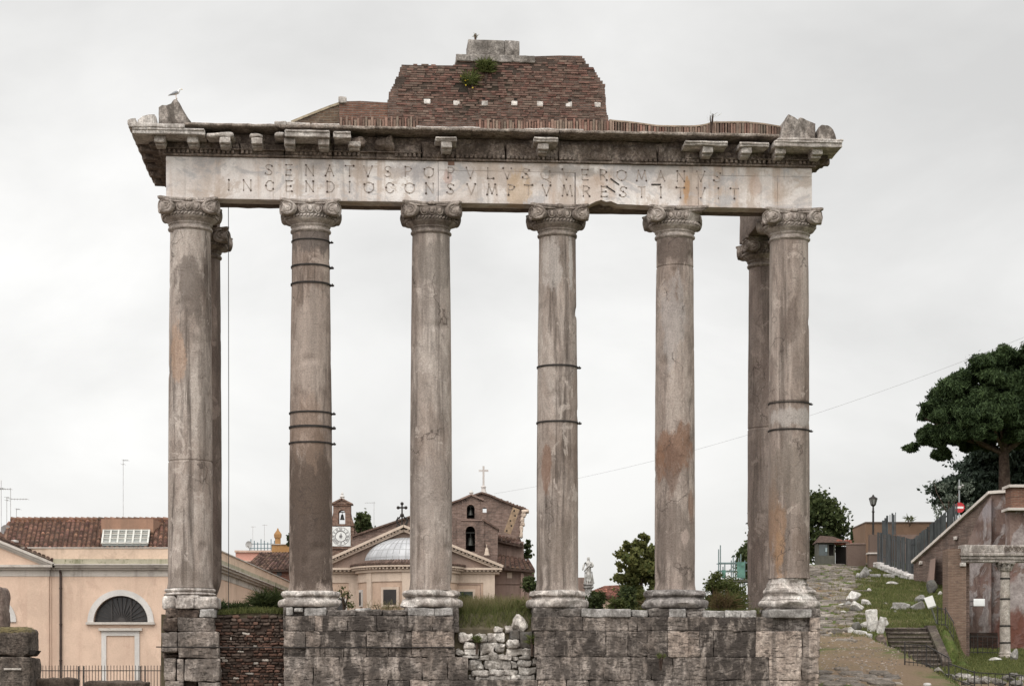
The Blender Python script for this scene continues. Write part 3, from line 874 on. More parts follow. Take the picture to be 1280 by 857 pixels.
row1 = list(zip('SENATVSPOPVLVSQVEROMANVS', [336, 361, 387, 412, 437, 460, 485, 510, 536, 563.5, 588, 613, 634, 657.5, 682, 708, 731, 754, 777, 802, 826, 851, 876, 896.5]))
row2 = list(zip('INCENDIOCONSVMPTVMRESTITVIT', [286, 309, 337, 361, 387, 413, 437, 461, 487, 512, 537, 563, 589, 615, 639, 660.5, 683, 709, 732.5, 755, 779, 802, 826, 850.5, 876, 898, 918]))
def letter(ch, px, py, h):
    VV = VF - 0.006
    u, z = F(px, py, VV)
    wd = 0.24 if ch not in 'MOQ' else 0.29
    st, dots = GL[ch]
    m = MB()
    def q(x, y): return Vector((u + (x - .5) * wd, VV, z + (y - .5) * h - ARCH_Z))
    r_ = random.Random(px * 3 + py)
    for s_ in st:
        for a, b in zip(s_[:-1], s_[1:]):
            m.bar(q(*a), q(*b), 0.013 + 0.008 * r_.random(), 0.010)
    dd_ = []
    for dx, dy in dots:
        if r_.random() < 0.88:
            dd_.append((q(dx, dy), r_.uniform(0.014, 0.03)))
    nf = len(m.f)
    for c, rr in dd_:
        m.lathe([(rr, -0.012), (rr, 0.006), (rr * 0.6, 0.009)], 8)
        for i in range(len(m.v) - 24, len(m.v)):
            x, y, zz = m.v[i]; m.v[i] = (c.x + x, c.y - zz, c.z + y)
    o = m.build('letter', M_cut, fr, 0)
    o.data.materials.append(M_hole)
    for i in range(nf, len(m.f)): o.data.polygons[i].material_index = 1
    return o
for ch, px in row1: letter(ch, px, 212.0 + (px - 336) / 560 * 9.0, 0.275)
for ch, px in row2: letter(ch, px, 232.0 + (px - 336) / 560 * 9.5, 0.275)

# ---- cornice --------------------------------------------------------------
CZ0, CZ1, CZ2, CZ3 = 13.935, 14.29, 14.46, 14.57
cor = MB()
# bed mouldings, in blocks with open joints, along the front
edges = [207.5, 300, 356, 416, 470, 527, 569, 632, 698, 764, 822, 857, 905, 958, 1015]
for i, (a, b) in enumerate(zip(edges[:-1], edges[1:])):
    u0, u1 = FU(a, -0.6), FU(b, -0.6)
    if i == 0: u0 = uL - 0.08
    if i == len(edges) - 2: u1 = uR + 0.08
    cor.rough(u0 + 0.004, u1 - 0.004, -0.64, 0.55, CZ0, CZ0 + 0.06, r=0.012, cell=0.25, amp=0.006, seed=i)
    cor.rough(u0 + 0.006, u1 - 0.006, -0.60 - 0.02 * (i % 3), 0.5, CZ0 + 0.058, CZ1 + (0.14 if 4 < i < 11 else 0.02), r=0.05, cell=0.13, amp=0.045 if 3 < i < 12 else 0.02, freq=2.4, seed=i + 30)
    # tongue ornament / dentils
    n = int((u1 - u0) / 0.118)
    for k in range(n):
        if mn.noise(Vector((u0 * 0.7 + k * 0.11, 3.3, 0))) < -0.18: continue
        uu = u0 + 0.03 + k * (u1 - u0 - 0.02) / n
        cor.rough(uu, uu + 0.078, -0.705, -0.6, CZ0 + 0.062, CZ0 + 0.155, r=0.02, cell=0.1, amp=0.008, seed=k + i * 20)
    if i < 5 or i > 10: cor.rough(u0 + 0.006, u1 - 0.006, -0.72, -0.55, CZ0 + 0.158, CZ0 + 0.19, r=0.012, cell=0.25, amp=0.006, seed=i)
# returns of the bed mouldings down both flanks
for sgn, u, vend in ((-1, uL, 4.0), (1, uR, 0.9)):
    for k in range(3 if sgn < 0 else 1):
        va, vb = [-0.6 + 1.53 * k, -0.6 + 1.53 * (k + 1) - 0.01] if sgn < 0 else [-0.6, 0.9]
        cor.rough(u + sgn * 0.003, u + sgn * 0.1, va, vb, CZ0, CZ0 + 0.06, r=0.012, cell=0.25, amp=0.006, seed=k)
        cor.rough(u - sgn * 0.3, u + sgn * 0.2, va, vb, CZ0 + 0.06, CZ1 + 0.01, r=0.04, cell=0.15, amp=0.02, seed=k + 9)
        cor.rough(u - sgn * 0.2, u + sgn * (0.45 + 0.02 * k), va + 0.01, vb, CZ1 - 0.12, CZ1 - 0.004, r=0.05, cell=0.15, amp=0.02, seed=k + 19)
bedm = EB(cor, 'bed_moulding', M_cornice, smooth=45)
# surviving pieces of the corona with its lip, each its own block
def corona(px0, px1, vf, vb, z0, z1, seed, name='corona_block', mat=M_corlight, amp=0.014, lip=True, r=0.025):
    mm = MB(); u0, u1 = FU(px0, vf), FU(px1, vf)
    mm.rough(u0, u1, vf, vb, z0, z1, r=r, cell=0.11, amp=amp, freq=2.6, seed=seed, maxn=50)
    if lip: mm.rough(u0 + 0.01, u1 - 0.01, vf - 0.035, vf + 0.05, z1 - 0.05, z1 + 0.002, r=0.015, cell=0.15, amp=0.01, seed=seed + 2)
    return EB(mm, name, mat, smooth=45)
CF = -1.40
corona(165, 256, CF, -0.3, CZ1, CZ2 - 0.02, 1)
corona(257, 292, CF + 0.18, -0.3, CZ1, CZ2 - 0.04, 2, amp=0.05, lip=False, r=0.06)
corona(311, 329, CF + 0.2, -0.4, CZ1 + 0.01, CZ2 - 0.06, 21, amp=0.05, lip=False, r=0.06)
corona(343, 356, CF + 0.12, -0.3, CZ1 + 0.04, CZ2 - 0.03, 3, amp=0.03, lip=False, r=0.05)
corona(356, 412, CF + 0.03, -0.3, CZ1, CZ2 + 0.01, 4)
corona(417, 439, CF + 0.06, -0.3, CZ1 + 0.01, CZ2 - 0.0, 5, amp=0.03)
corona(440, 456, -1.0, -0.3, CZ1 - 0.06, CZ2 - 0.06, 6, amp=0.12, lip=False, r=0.09, mat=M_cornice)
corona(470, 494, -0.85, -0.3, CZ1 - 0.14, CZ2 + 0.02, 7, amp=0.12, lip=False, r=0.09, mat=M_cornice)
corona(544, 571, -1.26, -0.3, CZ1 + 0.0, CZ1 + 0.10, 8, amp=0.03)
corona(667, 698, -1.30, -0.3, CZ1 + 0.01, CZ1 + 0.13, 9, amp=0.015)
corona(856, 910, -1.32, -0.3, CZ1 + 0.0, CZ1 + 0.11, 10, amp=0.02)
corona(924, 961, -1.30, -0.3, CZ1 + 0.0, CZ1 + 0.11, 11, amp=0.03)
corona(968, 1053, CF, -0.2, CZ1 - 0.01, CZ2 - 0.02, 12)
# flank coronas
for k, (va, vb) in enumerate([(-0.28, 1.1), (1.11, 2.5), (2.51, 3.95)]):
    mm = MB(); mm.rough(FU(165, CF), uL + 0.25, va, vb, CZ1, CZ2 - 0.02, r=0.03, cell=0.14, amp=0.015, seed=k + 40)
    EB(mm, 'corona_block', M_cornice, smooth=45)
mm = MB(); mm.rough(uR - 0.2, FU(1053, CF) - 0.02, -0.19, 0.9, CZ1 - 0.01, CZ2 - 0.04, r=0.05, cell=0.14, amp=0.03, seed=47)
EB(mm, 'corona_block', M_cornice, smooth=45)
# sima over the left corner
mm = MB(); mm.rough(FU(160, CF - 0.06), FU(231, CF), CF - 0.06, 0.6, CZ2 - 0.018, CZ3 - 0.02, r=0.03, cell=0.12, amp=0.02, seed=51, maxn=40)
mm.rough(FU(160, CF - 0.06) + 0.005, uL + 0.2, 0.61, 3.9, CZ2 - 0.02, CZ3 - 0.03, r=0.03, cell=0.2, amp=0.02, seed=52)
EB(mm, 'sima', M_corlight, smooth=45)
mm = MB(); mm.rough(FU(972, CF), FU(1053.5, CF) + 0.02, CF - 0.03, 0.7, CZ2 - 0.018, CZ2 + 0.05, r=0.03, cell=0.12, amp=0.02, seed=53, maxn=40)
EB(mm, 'sima', M_corlight, smooth=45)
# modillions
def modillion(px, seed, w_=0.29, vf=-1.22, z0=14.13, mat=M_corlight, loc=None, side=0):
    mm = MB()
    u = FU(px, vf)
    mm.rough(u - w_ / 2, u + w_ / 2, vf, -0.62, z0, CZ1 + 0.004, r=0.022, cell=0.09, amp=0.012, freq=5, seed=seed)
    mm.rough(u - w_ / 2 + 0.02, u + w_ / 2 - 0.02, vf + 0.16, -0.64, z0 - 0.055, z0 + 0.01, r=0.025, cell=0.09, amp=0.01, seed=seed + 1)
    return EB(mm, 'modillion', mat, smooth=45)
for i, px in enumerate([199.5, 241, 281, 321, 362, 404.5, 558.5, 679, 885, 933.5, 976, 1022]): modillion(px, i * 3.1)
modillion(443, 77, vf=-1.05, w_=0.33, z0=14.16)
for k, v in enumerate([-0.1, 0.8, 1.7, 2.6, 3.5]):
    mm = MB(); mm.rough(uL - 0.72, uL - 0.1, v - 0.14, v + 0.14, 14.13, CZ1 + 0.004, r=0.022, cell=0.1, amp=0.012, seed=k + 60)
    EB(mm, 'modillion', M_cornice, smooth=45)
mm = MB(); mm.rough(uR + 0.1, uR + 0.6, -0.15, 0.14, 14.13, CZ1 + 0.004, r=0.03, cell=0.1, amp=0.03, seed=66)
EB(mm, 'modillion', M_cornice, smooth=45)
# modern concrete slab that protects the broken stretch
M_slab = stone('cover_slab', (0.25, 0.20, 0.165), (0.36, 0.30, 0.255), (0.46, 0.40, 0.35), mott=2.5, fine=24, streak=0.25, bump=0.9, speck=0.5)
mm = MB()
cuts = [231, 348, 470, 590, 700, 830, 975]
for i, (a, b) in enumerate(zip(cuts[:-1], cuts[1:])):
    mm.rough(FU(a, -1.28), FU(b, -1.28) + 0.002, -1.28 + 0.02 * (i % 2), 0.75, CZ3 - 0.005, CZ3 + 0.072 + 0.01 * (i % 2), r=0.03, cell=0.12, amp=0.02, freq=4, seed=i + 70, maxn=60)
EB(mm, 'cover_slab', M_slab, smooth=60)
# rough core between bed moulding and slab
mm = MB()
for i, (a, b) in enumerate([(292, 345), (345, 440), (440, 560), (560, 700), (700, 860), (860, 975)]):
    mm.rough(FU(a, -0.5), FU(b, -0.5), -0.52, 0.4, CZ1, CZ3 - 0.004, r=0.03, cell=0.14, amp=0.05, freq=2.5, seed=i + 90, maxn=40)
EB(mm, 'rough_core', M_cornice, smooth=50)
mm = MB()
for i, (a, b, h) in enumerate([(343, 358, 0.10), (358, 388, 0.07), (389, 425, 0.05), (520, 600, 0.03), (655, 730, 0.035)]):
    mm = MB(); mm.rough(FU(a, -1.2), FU(b, -1.2), -1.24, -0.7, CZ3 + 0.06, CZ3 + 0.08 + h, r=0.03, cell=0.12, amp=0.02, seed=i + 120)
    EB(mm, 'capping_stone', M_corlight, smooth=50)

# ---- brick attic ----------------------------------------------------------
AZ = CZ3 + 0.078
att = tthing('brick_attic', 'broken dark red brick wall standing above the inscribed entablature', 'brick wall', AZ)
AV = -0.62
def AB(m, name, mat, parent=att, smooth=30):
    m.v = [(x, y, z - AZ) for x, y, z in m.v]
    return m.build(name, mat, parent, smooth)
def jit(rr, a, b, c):
    k = rr.uniform(a, b); h = rr.uniform(0.85, 1.2)
    return (c[0] * k, c[1] * k * h, c[2] * k * h)
M_attic = brickmat('attic_brick', (0.19, 0.115, 0.09), (0.135, 0.085, 0.068), (0.175, 0.137, 0.116), 0.24, 0.062, dirt=(0.055, 0.043, 0.036), dirtamt=0.75, patch=(0.26, 0.145, 0.105), stains_shade=[
    (WP(600, 95, AV), (1.0, 1.2, 0.9), (0.035, 0.03, 0.022), 0.8), (WP(545, 105, AV), (1.2, 1.2, 0.35), (0.045, 0.036, 0.03), 0.75), (WP(650, 82, AV), (2.5, 1.2, 0.25), (0.055, 0.042, 0.035), 0.7),  # first dark patch paints in the shade of the recessed break
    (WP(578, 130, AV), (0.5, 1.2, 0.5), (0.04, 0.035, 0.028), 0.6)])
def stepped(pts, seed=0, course=0.062):
    """turn a sloping break into a toothed brick edge"""
    out = []
    rr = random.Random(seed)
    for (u0, z0), (u1, z1) in zip(pts[:-1], pts[1:]):
        n = max(1, int(abs(z1 - z0) / course))
        for k in range(n):
            t0, t1 = k / n, (k + 1) / n
            j = rr.uniform(-0.02, 0.02)
            ua = u0 + (u1 - u0) * t0 + j
            out += [(ua, z0 + (z1 - z0) * t0), (ua, z0 + (z1 - z0) * t1)]
    return out
def A(px, py): return F(px, py, AV)
left = stepped([A(485, 128), A(486.5, 118), A(493, 105), A(497.5, 96), A(502, 84), A(505, 81)], 1)
right = stepped([A(727, 70), A(733, 76), A(741, 84), A(750, 97), A(756.5, 105), A(756.5, 125), A(759, 138), A(761.5, 150)], 2)
uz = lambda px: (FU(px, AV), AZ)
poly = [uz(485)] + left + [A(520, 81.5), A(545, 81.8), A(570.5, 82), A(571, 77), A(600, 75), A(640, 73), A(668, 70.5), A(700, 69.5)] + right + [uz(762)]
m = MB().prism(poly, AV, 0.35)
core = AB(m, 'brick_core', M_attic)
# a rougher patchwork of single bricks standing proud so the face is not flat
m = MB(); rr = random.Random(5)
for k in range(1100):
    px = rr.uniform(489, 756); py = rr.uniform(76, 152)
    lo = 81.8 if px < 571 else 72
    le = 486 + max(0, (128 - py)) * 0.42; ri = 761 - max(0, (150 - py)) * 0.10 - max(0, 105 - py) * 0.55
    if px < le + 5 or px > ri - 13 or py < lo + 2: continue
    u, z = A(px, py); z = AZ + round((z - AZ) / 0.062) * 0.062
    m.box(u, u + rr.uniform(0.10, 0.24), AV - rr.uniform(0.008, 0.03), AV + 0.05, z + 0.008, z + 0.055, tint=jit(rr, 0.6, 1.3, (0.165, 0.101, 0.081)))
def tintmat(name, rough=0.93):
    t = NT(name, rough, 0.15)
    c = t.n('ShaderNodeAttribute', attribute_name='tint').outputs['Vector']
    n = t.noise(t.pos, 9, 6, 0.7)
    c = t.mix(1.0, c, t.ramp(n, [(0.3, 0.6), (0.68, 1.12)]), 'MULTIPLY')
    t.bump(n, 0.5, 0.02)
    return t.fin(c)
M_tint = tintmat('weathered_brick')
AB(m, 'proud_bricks', M_tint, core, 0)
# soldier course of upright bricks along the foot and the low ridge to the right
def soldiers(px0, px1, top, name, v0=AV - 0.05, seed=0, seglen=0.075):
    m = MB(); rr = random.Random(seed); u = FU(px0, v0); u1 = FU(px1, v0)
    while u < u1:
        px = px0 + (u - FU(px0, v0)) / (u1 - FU(px0, v0)) * (px1 - px0)
        zt = FZ(px, top(px), v0) + rr.uniform(-0.02, 0.02)
        if zt > AZ + 0.03:
            m.box(u, u + seglen * rr.uniform(0.6, 0.9), v0 - rr.uniform(0, 0.025), AV + 0.7, AZ - 0.01, zt, tint=jit(rr, 0.55, 1.4, (0.21, 0.138, 0.108)))
        u += seglen
    return AB(m, name, M_tint, att, 0)
soldiers(425, 520, lambda p: 148 + 2.5 * math.sin(p), 'soldier_course', seed=3)
soldiers(595, 762, lambda p: 150.5 + 2 * math.sin(p * .7), 'soldier_course', seed=4)
def ridge(px):
    pts = [(762, 151.5), (790, 154), (822, 158.5), (865, 159), (880, 157.5), (890, 154), (930, 153.6), (955, 156), (975, 159.5)]
    for (a, b), (c, d) in zip(pts[:-1], pts[1:]):
        if a <= px <= c: return b + (d - b) * (px - a) / (c - a)
    return 160
soldiers(762, 975, ridge, 'soldier_course', seed=5)
m = MB(); pts = [(762 + i * 7.1) for i in range(31)]
m.prism([(FU(p, AV), FZ(p, ridge(p) - 1.2, AV)) for p in pts] + [(FU(p, AV), FZ(p, ridge(p) + 0.6, AV)) for p in reversed(pts)], AV - 0.07, AV + 0.75)
AB(m, 'mortar_ridge', simple('mortar_capping', (0.26, 0.20, 0.15), 0.95, 0.3, 5))
# left shoulder: lower brick wall with a sloping rubble end
m = MB().prism([uz(424), A(424, 129), A(426, 126.5), A(450, 126), A(485, 128), uz(485.5)], AV + 0.02, 0.3)
AB(m, 'brick_shoulder', brickmat('shoulder_brick', (0.24, 0.12, 0.082), (0.16, 0.082, 0.06), (0.19, 0.145, 0.12), 0.24, 0.062, dirtamt=0.35))
m = MB().prism([uz(364), A(364, 152.5), A(376, 147.5), A(398, 139), A(412, 133.5), A(424, 129.5), uz(424)], AV + 0.05, 0.25)
AB(m, 'rubble_slope', brickmat('slope_rubble', (0.17, 0.11, 0.075), (0.11, 0.075, 0.055), (0.18, 0.145, 0.11), 0.2, 0.07, dirtamt=0.5))
m = MB()
m.rough(FU(364, AV), FU(366, AV) + 0.03, AV, 0.25, AZ, AZ + 0.02)
for (a, b), (c, d) in zip([(364, 152), (380, 145.5), (398, 138.3), (412, 132.8)], [(380, 145.5), (398, 138.3), (412, 132.8), (425, 128.4)]):
    p0, p1 = A(a, b), A(c, d)
    m.bar((p0[0], -0.17, p0[1]), (p1[0], -0.17, p1[1]), 0.06, 0.86, side=(0, 1, 0))
AB(m, 'sloping_coping', simple('mossy_coping', (0.30, 0.25, 0.18), 0.95, 0.3, 5))
m = MB(); u, z = A(428, 125); m.rough(u - 0.10, u + 0.11, AV - 0.05, AV + 0.3, z - 0.08, z + 0.09, r=0.03, amp=0.02)
AB(m, 'stone_block', M_marble)
# putlog blocks: a dark hole over a white marble block
for px, py in [(534, 127), (570.5, 128.5), (606, 129), (643, 129), (675, 130), (711, 130.5), (747, 131)]:
    u, z = A(px, py)
    m = MB(); m.rough(u - 0.085, u + 0.085, AV - 0.035, AV + 0.15, z - 0.07, z + 0.06, r=0.015, cell=0.08, amp=0.015, seed=px)
    b = AB(m, 'marble_block', M_marble)
    m = MB(); m.box(u - 0.06, u + 0.07, AV - 0.012, AV + 0.1, z + 0.058, z + 0.14)
    AB(m, 'putlog_hole', M_void)
# lighter vertical seam on the left, top slabs
m = MB(); m.rough(FU(570, AV), FU(668.5, AV), AV - 0.06, 0.4, FZ(570, 77, AV), FZ(570, 68, AV), r=0.03, cell=0.12, amp=0.02, seed=3, maxn=40)
M_grey = stone('grey_stone', (0.22, 0.19, 0.165), (0.33, 0.295, 0.265), (0.43, 0.39, 0.36), mott=2.0, fine=20, streak=0.35, bump=0.7, crust=0.5, speck=0.4)
AB(m, 'grey_slab', M_grey, smooth=50)
m = MB(); m.rough(FU(585, AV), FU(631, AV) - 0.005, AV + 0.06, 0.3, FZ(585, 67.8, AV), FZ(585, 48, AV), r=0.025, cell=0.12, amp=0.012, seed=4)
m.rough(FU(631, AV), FU(649.5, AV), AV + 0.07, 0.3, FZ(585, 67.8, AV), FZ(585, 48.3, AV), r=0.025, cell=0.12, amp=0.012, seed=5)
AB(m, 'grey_block', M_grey, smooth=50)

# ---- loose fragments on the corners --------------------------------------
M_frag = stone('fragment_marble', (0.24, 0.20, 0.175), (0.36, 0.315, 0.28), (0.48, 0.43, 0.39), mott=1.6, fine=18, streak=0.5, dark=(0.06, 0.05, 0.042), bump=0.8, crust=0.7, speck=0.4)
def fragment(pts, v0, v1, zb, mat, label, seed, amp=0.03):
    """broken architectural block, outline rounded and roughened"""
    poly = [F(a, b, v0) for a, b in pts]
    us = [p[0] for p in poly]; uc = sum(us) / len(us)
    m = MB()
    n = len(poly)
    # subdivide outline
    sub = []
    for i in range(n):
        (a, b), (c, d) = poly[i], poly[(i + 1) % n]
        k = max(1, int(math.hypot(c - a, d - b) / 0.07))
        for j in range(k): sub.append((a + (c - a) * j / k, b + (d - b) * j / k))
    zc = sum(p[1] for p in poly) / n
    lay = [(0.90, v0), (0.98, v0 + 0.05), (1.0, v0 + 0.14), (1.0, (v0 + v1) / 2), (0.98, v1 - 0.1), (0.88, v1)]
    vs = []; fs = []; N = len(sub)
    for sc, vv in lay:
        for (a, b) in sub:
            o = Vector((uc + (a - uc) * sc, vv, zc + (b - zc) * sc if b > zb + 0.02 else b))
            o += N3(o * 2.5, seed) * amp + N3(o * 7, seed + 1) * amp * 0.5
            vs.append((o.x - uc, o.y, max(zb - 0.01, o.z) - zb))
    for i in range(len(lay) - 1):
        for j in range(N):
            j2 = (j + 1) % N
            fs.append((i * N + j, (i + 1) * N + j, (i + 1) * N + j2, i * N + j2))
    vs.append((0, v0, zc - zb)); cidx = len(vs) - 1
    for j in range(N): fs.append((cidx, j, (j + 1) % N))
    fs.append(tuple((len(lay) - 1) * N + j for j in range(N - 1, -1, -1)))
    m.add(vs, fs)
    me = m.mesh('marble_fragment', 45)
    o = bpy.data.objects.new('marble_fragment', me); me.materials.append(mat); COL.objects.link(o)
    o.location = T2W(uc, 0, zb); o.rotation_euler = (0, 0, PSI)
    return tag(o, label, 'marble fragment', 'broken marble pieces on the temple corners')
ZT = CZ3 - 0.005
fragment([(197.5, 157.5), (197.5, 133), (201, 131), (207, 131.5), (213, 129), (217, 124), (220.5, 122.5), (238.5, 152), (238.5, 157.5)], -1.0, -0.25, ZT - 0.015, M_frag, 'dark gable shaped marble fragment under the gull on the left cornice corner', 3)
fragment([(171, 157.5), (172, 149), (178, 145), (187, 142.5), (193.5, 142.5), (195, 157.5)], -1.3, -0.7, ZT - 0.015, M_marble, 'pale curved marble fragment beside the dark gable shaped piece', 5)
fragment([(158.5, 158), (158.5, 150), (163, 148), (169.5, 147.5), (170, 158)], -1.42, -0.8, ZT - 0.015, M_marble, 'small white marble lump at the very tip of the left cornice corner', 7)
ZT2 = CZ2 + 0.045
fragment([(973, 176), (977, 163), (983, 147), (986, 142.5), (993, 145), (997, 148.5), (1000, 146), (1010, 150), (1020, 154), (1021, 165), (1022, 176)], -1.1, 0.0, ZT2, M_frag, 'big jagged marble block on the right cornice corner', 9, 0.04)
fragment([(1022, 176), (1023, 160), (1027, 156), (1034, 156), (1041, 162), (1045, 168), (1047, 176)], -1.2, -0.3, ZT2, M_frag, 'smaller rounded marble lump at the outer end of the right cornice corner', 11, 0.04)
# ================================================================== PODIUM
M_trav = stone('travertine', (0.24, 0.193, 0.163), (0.37, 0.31, 0.268), (0.51, 0.44, 0.39), mott=1.5, fine=15, streak=0.6, dark=(0.058, 0.048, 0.042), bump=1.0, pits=0.35, crust=0.5, use_tint=True, speck=0.4)
pod = tthing('podium_wall', 'weathered ashlar podium wall of black stained travertine under the columns', 'stone wall', -1.75)
PB = -1.75
def PBuild(m, name, mat, parent=pod, smooth=45):
    m.v = [(x, y, z - PB) for x, y, z in m.v]
    return m.build(name, mat, parent, smooth)
PV = -0.90
seedc = [0]
def course(m, py0, py1, items, v=PV, depth=0.9, zbot=None, amp=0.03):
    """items: (px0, px1, dark 0..1, light multiplier[, set-back])"""
    for it in items:
        a, b, dk, li = it[:4]; sb = it[4] if len(it) > 4 else 0
        seedc[0] += 1; sd_ = seedc[0]; rr = random.Random(sd_)
        vv = v + sb + rr.uniform(-0.025, 0.02)
        u0, u1 = FU(a, vv), FU(b, vv)
        z1 = FZ(780, py0, vv) if True else 0; z0 = FZ(780, py1, vv)
        t = li * rr.uniform(0.92, 1.08)
        tint = (t, t * (1.0 if li < 1.1 else 0.965), t * (1.0 if li < 1.1 else 0.94))
        m.rough(u0 + 0.002, u1 - 0.002, vv, v + depth, z0 + 0.002, z1 - 0.002, r=0.013, cell=0.085, amp=amp, freq=3.4, seed=sd_ * 1.7, tint=tint, crust=dk, cok=1.0 if li < 1.15 else 0.3, maxn=26)
m = MB()
A_l = [(357, 393, .5, .9), (393, 404, .1, 1.1), (404, 435, .5, .9), (435, 471, .6, .85), (471, 509, .6, .8), (509, 541, .6, .85), (541, 567, .5, .9)]
B_l = [(355, 382, .3, 1), (382, 400, .1, 1.1), (400, 432, .8, .85), (432, 458, .7, .85), (458, 486, .3, 1.0), (486, 515, .6, .85), (515, 567.5, .05, 1.1)]
C_l = [(355, 382, .5, .9), (382, 400, .2, 1), (400, 430, .6, .85), (430, 458, .9, .8), (458, 486, .6, .85), (486, 515, .9, .8), (515, 568, .2, 1.05)]
D_l = [(355, 392, .1, 1.05), (392, 424, .2, 1.0), (424, 455, .6, .9), (455, 500, .4, .95), (500, 528, .3, 1.0), (528, 560, .3, 1), (560, 585, .4, .95)]
E_l = [(355, 391, .1, 1.05), (391, 425, .3, 1), (425, 455, .4, .95), (455, 485, .3, 1), (485, 512, .6, .9), (512, 536, .05, 1.15), (536, 566, .3, 1), (566, 600, .5, .9), (600, 636, .4, .9), (636, 672, .4, .95)]
course(m, 770, 789, A_l); course(m, 789, 808.5, B_l); course(m, 809.5, 821, C_l, v=PV + 0.05); course(m, 821, 849.5, D_l); course(m, 849.5, 880, E_l)
course(m, 880, 935, [(355, 410, .3, 1), (410, 470, .4, 1), (470, 540, .3, 1), (540, 610, .4, 1), (610, 680, .3, 1)], amp=0.02)
A_r = [(666, 729, .5, .9), (729, 757, .15, 1.05), (757, 785, .2, 1.05), (785, 797, .5, .9), (797, 835, .6, .85), (835, 860, .2, 1.05), (860, 875, .5, .95), (875, 945, .8, .8), (945, 966, .4, .95), (1014, 1025, .0, 1.2)]
B_r = [(668, 694, .35, .95), (694, 757, .6, .88), (757, 785, .3, 1.05), (785, 809, .6, .85), (809, 835, .4, .95), (835, 861, .0, 1.15), (861, 874, .0, 1.1), (874, 892, .8, .85), (892, 945, 1.0, .72), (945, 1003, .0, 1.22), (1003, 1025, .0, 1.2)]
C_r = [(671, 724, .35, 1), (724, 755, .35, 1), (755, 788, .3, 1), (788, 814, .9, .8), (814, 841, .6, .85), (841, 883, .3, 1), (883, 931, .8, .82), (931, 961, .8, .82), (961, 1002, .0, 1.22), (1002, 1024, .1, 1.15)]
E_r = [(672, 708, .1, 1.1), (708, 736, .2, 1.05), (736, 760, .4, .95), (760, 798, .2, 1.05), (798, 840, .4, 1), (840, 884, .2, 1.05), (884, 930, .5, .9), (930, 962, .4, .95), (962, 990, .1, 1.15), (990, 1024, .05, 1.15)]
course(m, 770.5, 788, A_r); course(m, 788, 820.5, B_r); course(m, 820.5, 849.5, C_r); course(m, 849.5, 880, E_r)
course(m, 880, 935, [(680, 760, .3, 1), (760, 840, .4, 1), (840, 930, .3, 1), (930, 1024, .3, 1)], amp=0.02)
PBuild(m, 'ashlar_facing', M_trav)
# recess under the corner column, dark slot under the fourth
m = MB(); course(m, 771, 788, [(967, 1014, .5, .85)], v=PV + 0.32, depth=0.6)
PBuild(m, 'recessed_block', M_trav)
def capping(items, py0, py1, v, mat, amp=0.02, name='capping_slab'):
    for a, b, yy0, yy1 in items:
        seedc[0] += 1
        mm = MB(); vv = v
        mm.rough(FU(a, vv) + 0.003, FU(b, vv) - 0.003, vv, vv + 0.9, FZ(780, yy1, vv) + 0.003, FZ(780, yy0, vv), r=0.035, cell=0.1, amp=amp, freq=3, seed=seedc[0] * 1.3)
        PBuild(mm, name, mat)
M_capst = stone('capping_marble', (0.28, 0.26, 0.245), (0.42, 0.395, 0.375), (0.55, 0.52, 0.49), mott=2, fine=18, streak=0.4, dark=(0.08, 0.07, 0.06), bump=0.7, crust=0.5, speck=0.4)
M_plinth = stone('dark_travertine', (0.13, 0.11, 0.098), (0.22, 0.19, 0.17), (0.36, 0.32, 0.29), mott=1.8, fine=16, streak=0.5, bump=0.9, pits=0.4, crust=0.7, speck=0.45)
capping([(727.5, 789, 760.5, 771)], 0, 0, PV - 0.06, M_capst)
capping([(790, 810, 762, 771), (836, 858, 760, 771.5), (878, 906, 762.5, 772), (906, 926, 762.5, 772), (926, 946, 762, 772)], 0, 0, PV + 0.03, M_capst)
capping([(961, 1015, 760.5, 771.5)], 0, 0, PV + 0.02, M_capst)
capping([(810, 836, 761, 771), (858, 878, 764, 771.5), (668, 682, 761, 771), (700, 727, 761, 771)], 0, 0, PV + 0.08, M_plinth, 0.04)
capping([(682, 702, 761, 771)], 0, 0, PV + 0.5, M_plinth, 0.04)
capping([(357.5, 366, 760, 770), (367, 379, 760, 766), (380, 408, 760, 770), (510, 543, 760, 770), (543, 566.5, 760, 770)], 0, 0, PV + 0.04, M_capst, 0.03)
capping([(408, 444, 762.5, 770), (444, 478, 763, 770), (478, 509, 763, 770)], 0, 0, PV + 0.12, M_plinth, 0.035)
capping([(444, 464, 761.5, 767)], 0, 0, PV + 0.25, M_capst, 0.035)
# inner footing blocks the columns really stand on
m = MB()
for px in (388.5, 539, 697, 843.5, 986):
    m = MB(); u = FU(px, 0); m.rough(u - 0.72, u + 0.72, PV + 0.2, 0.75, FZ(px, 771, PV) - 0.4, BASE_Z + 0.004, r=0.03, cell=0.2, amp=0.02, seed=px)
    PBuild(m, 'column_footing', M_plinth)
# side wall of the podium receding behind the right corner
m = MB()
for k in range(9):
    for j, (zz0, zz1) in enumerate([(-1.75, -0.7), (-0.69, 0.02), (0.03, 0.66), (0.67, 1.35), (1.36, 1.86)]):
        v0 = PV + 0.92 + k * 1.5 - (0.6 if j % 2 else 0)
        m.rough(FU(1024, PV) - 0.9, FU(1024, PV) - 0.01, v0, v0 + 1.49, zz0, zz1, r=0.024, cell=0.25, amp=0.03, seed=k * 7 + j, tint=0.95, crust=0.3)
PBuild(m, 'return_wall', M_trav)

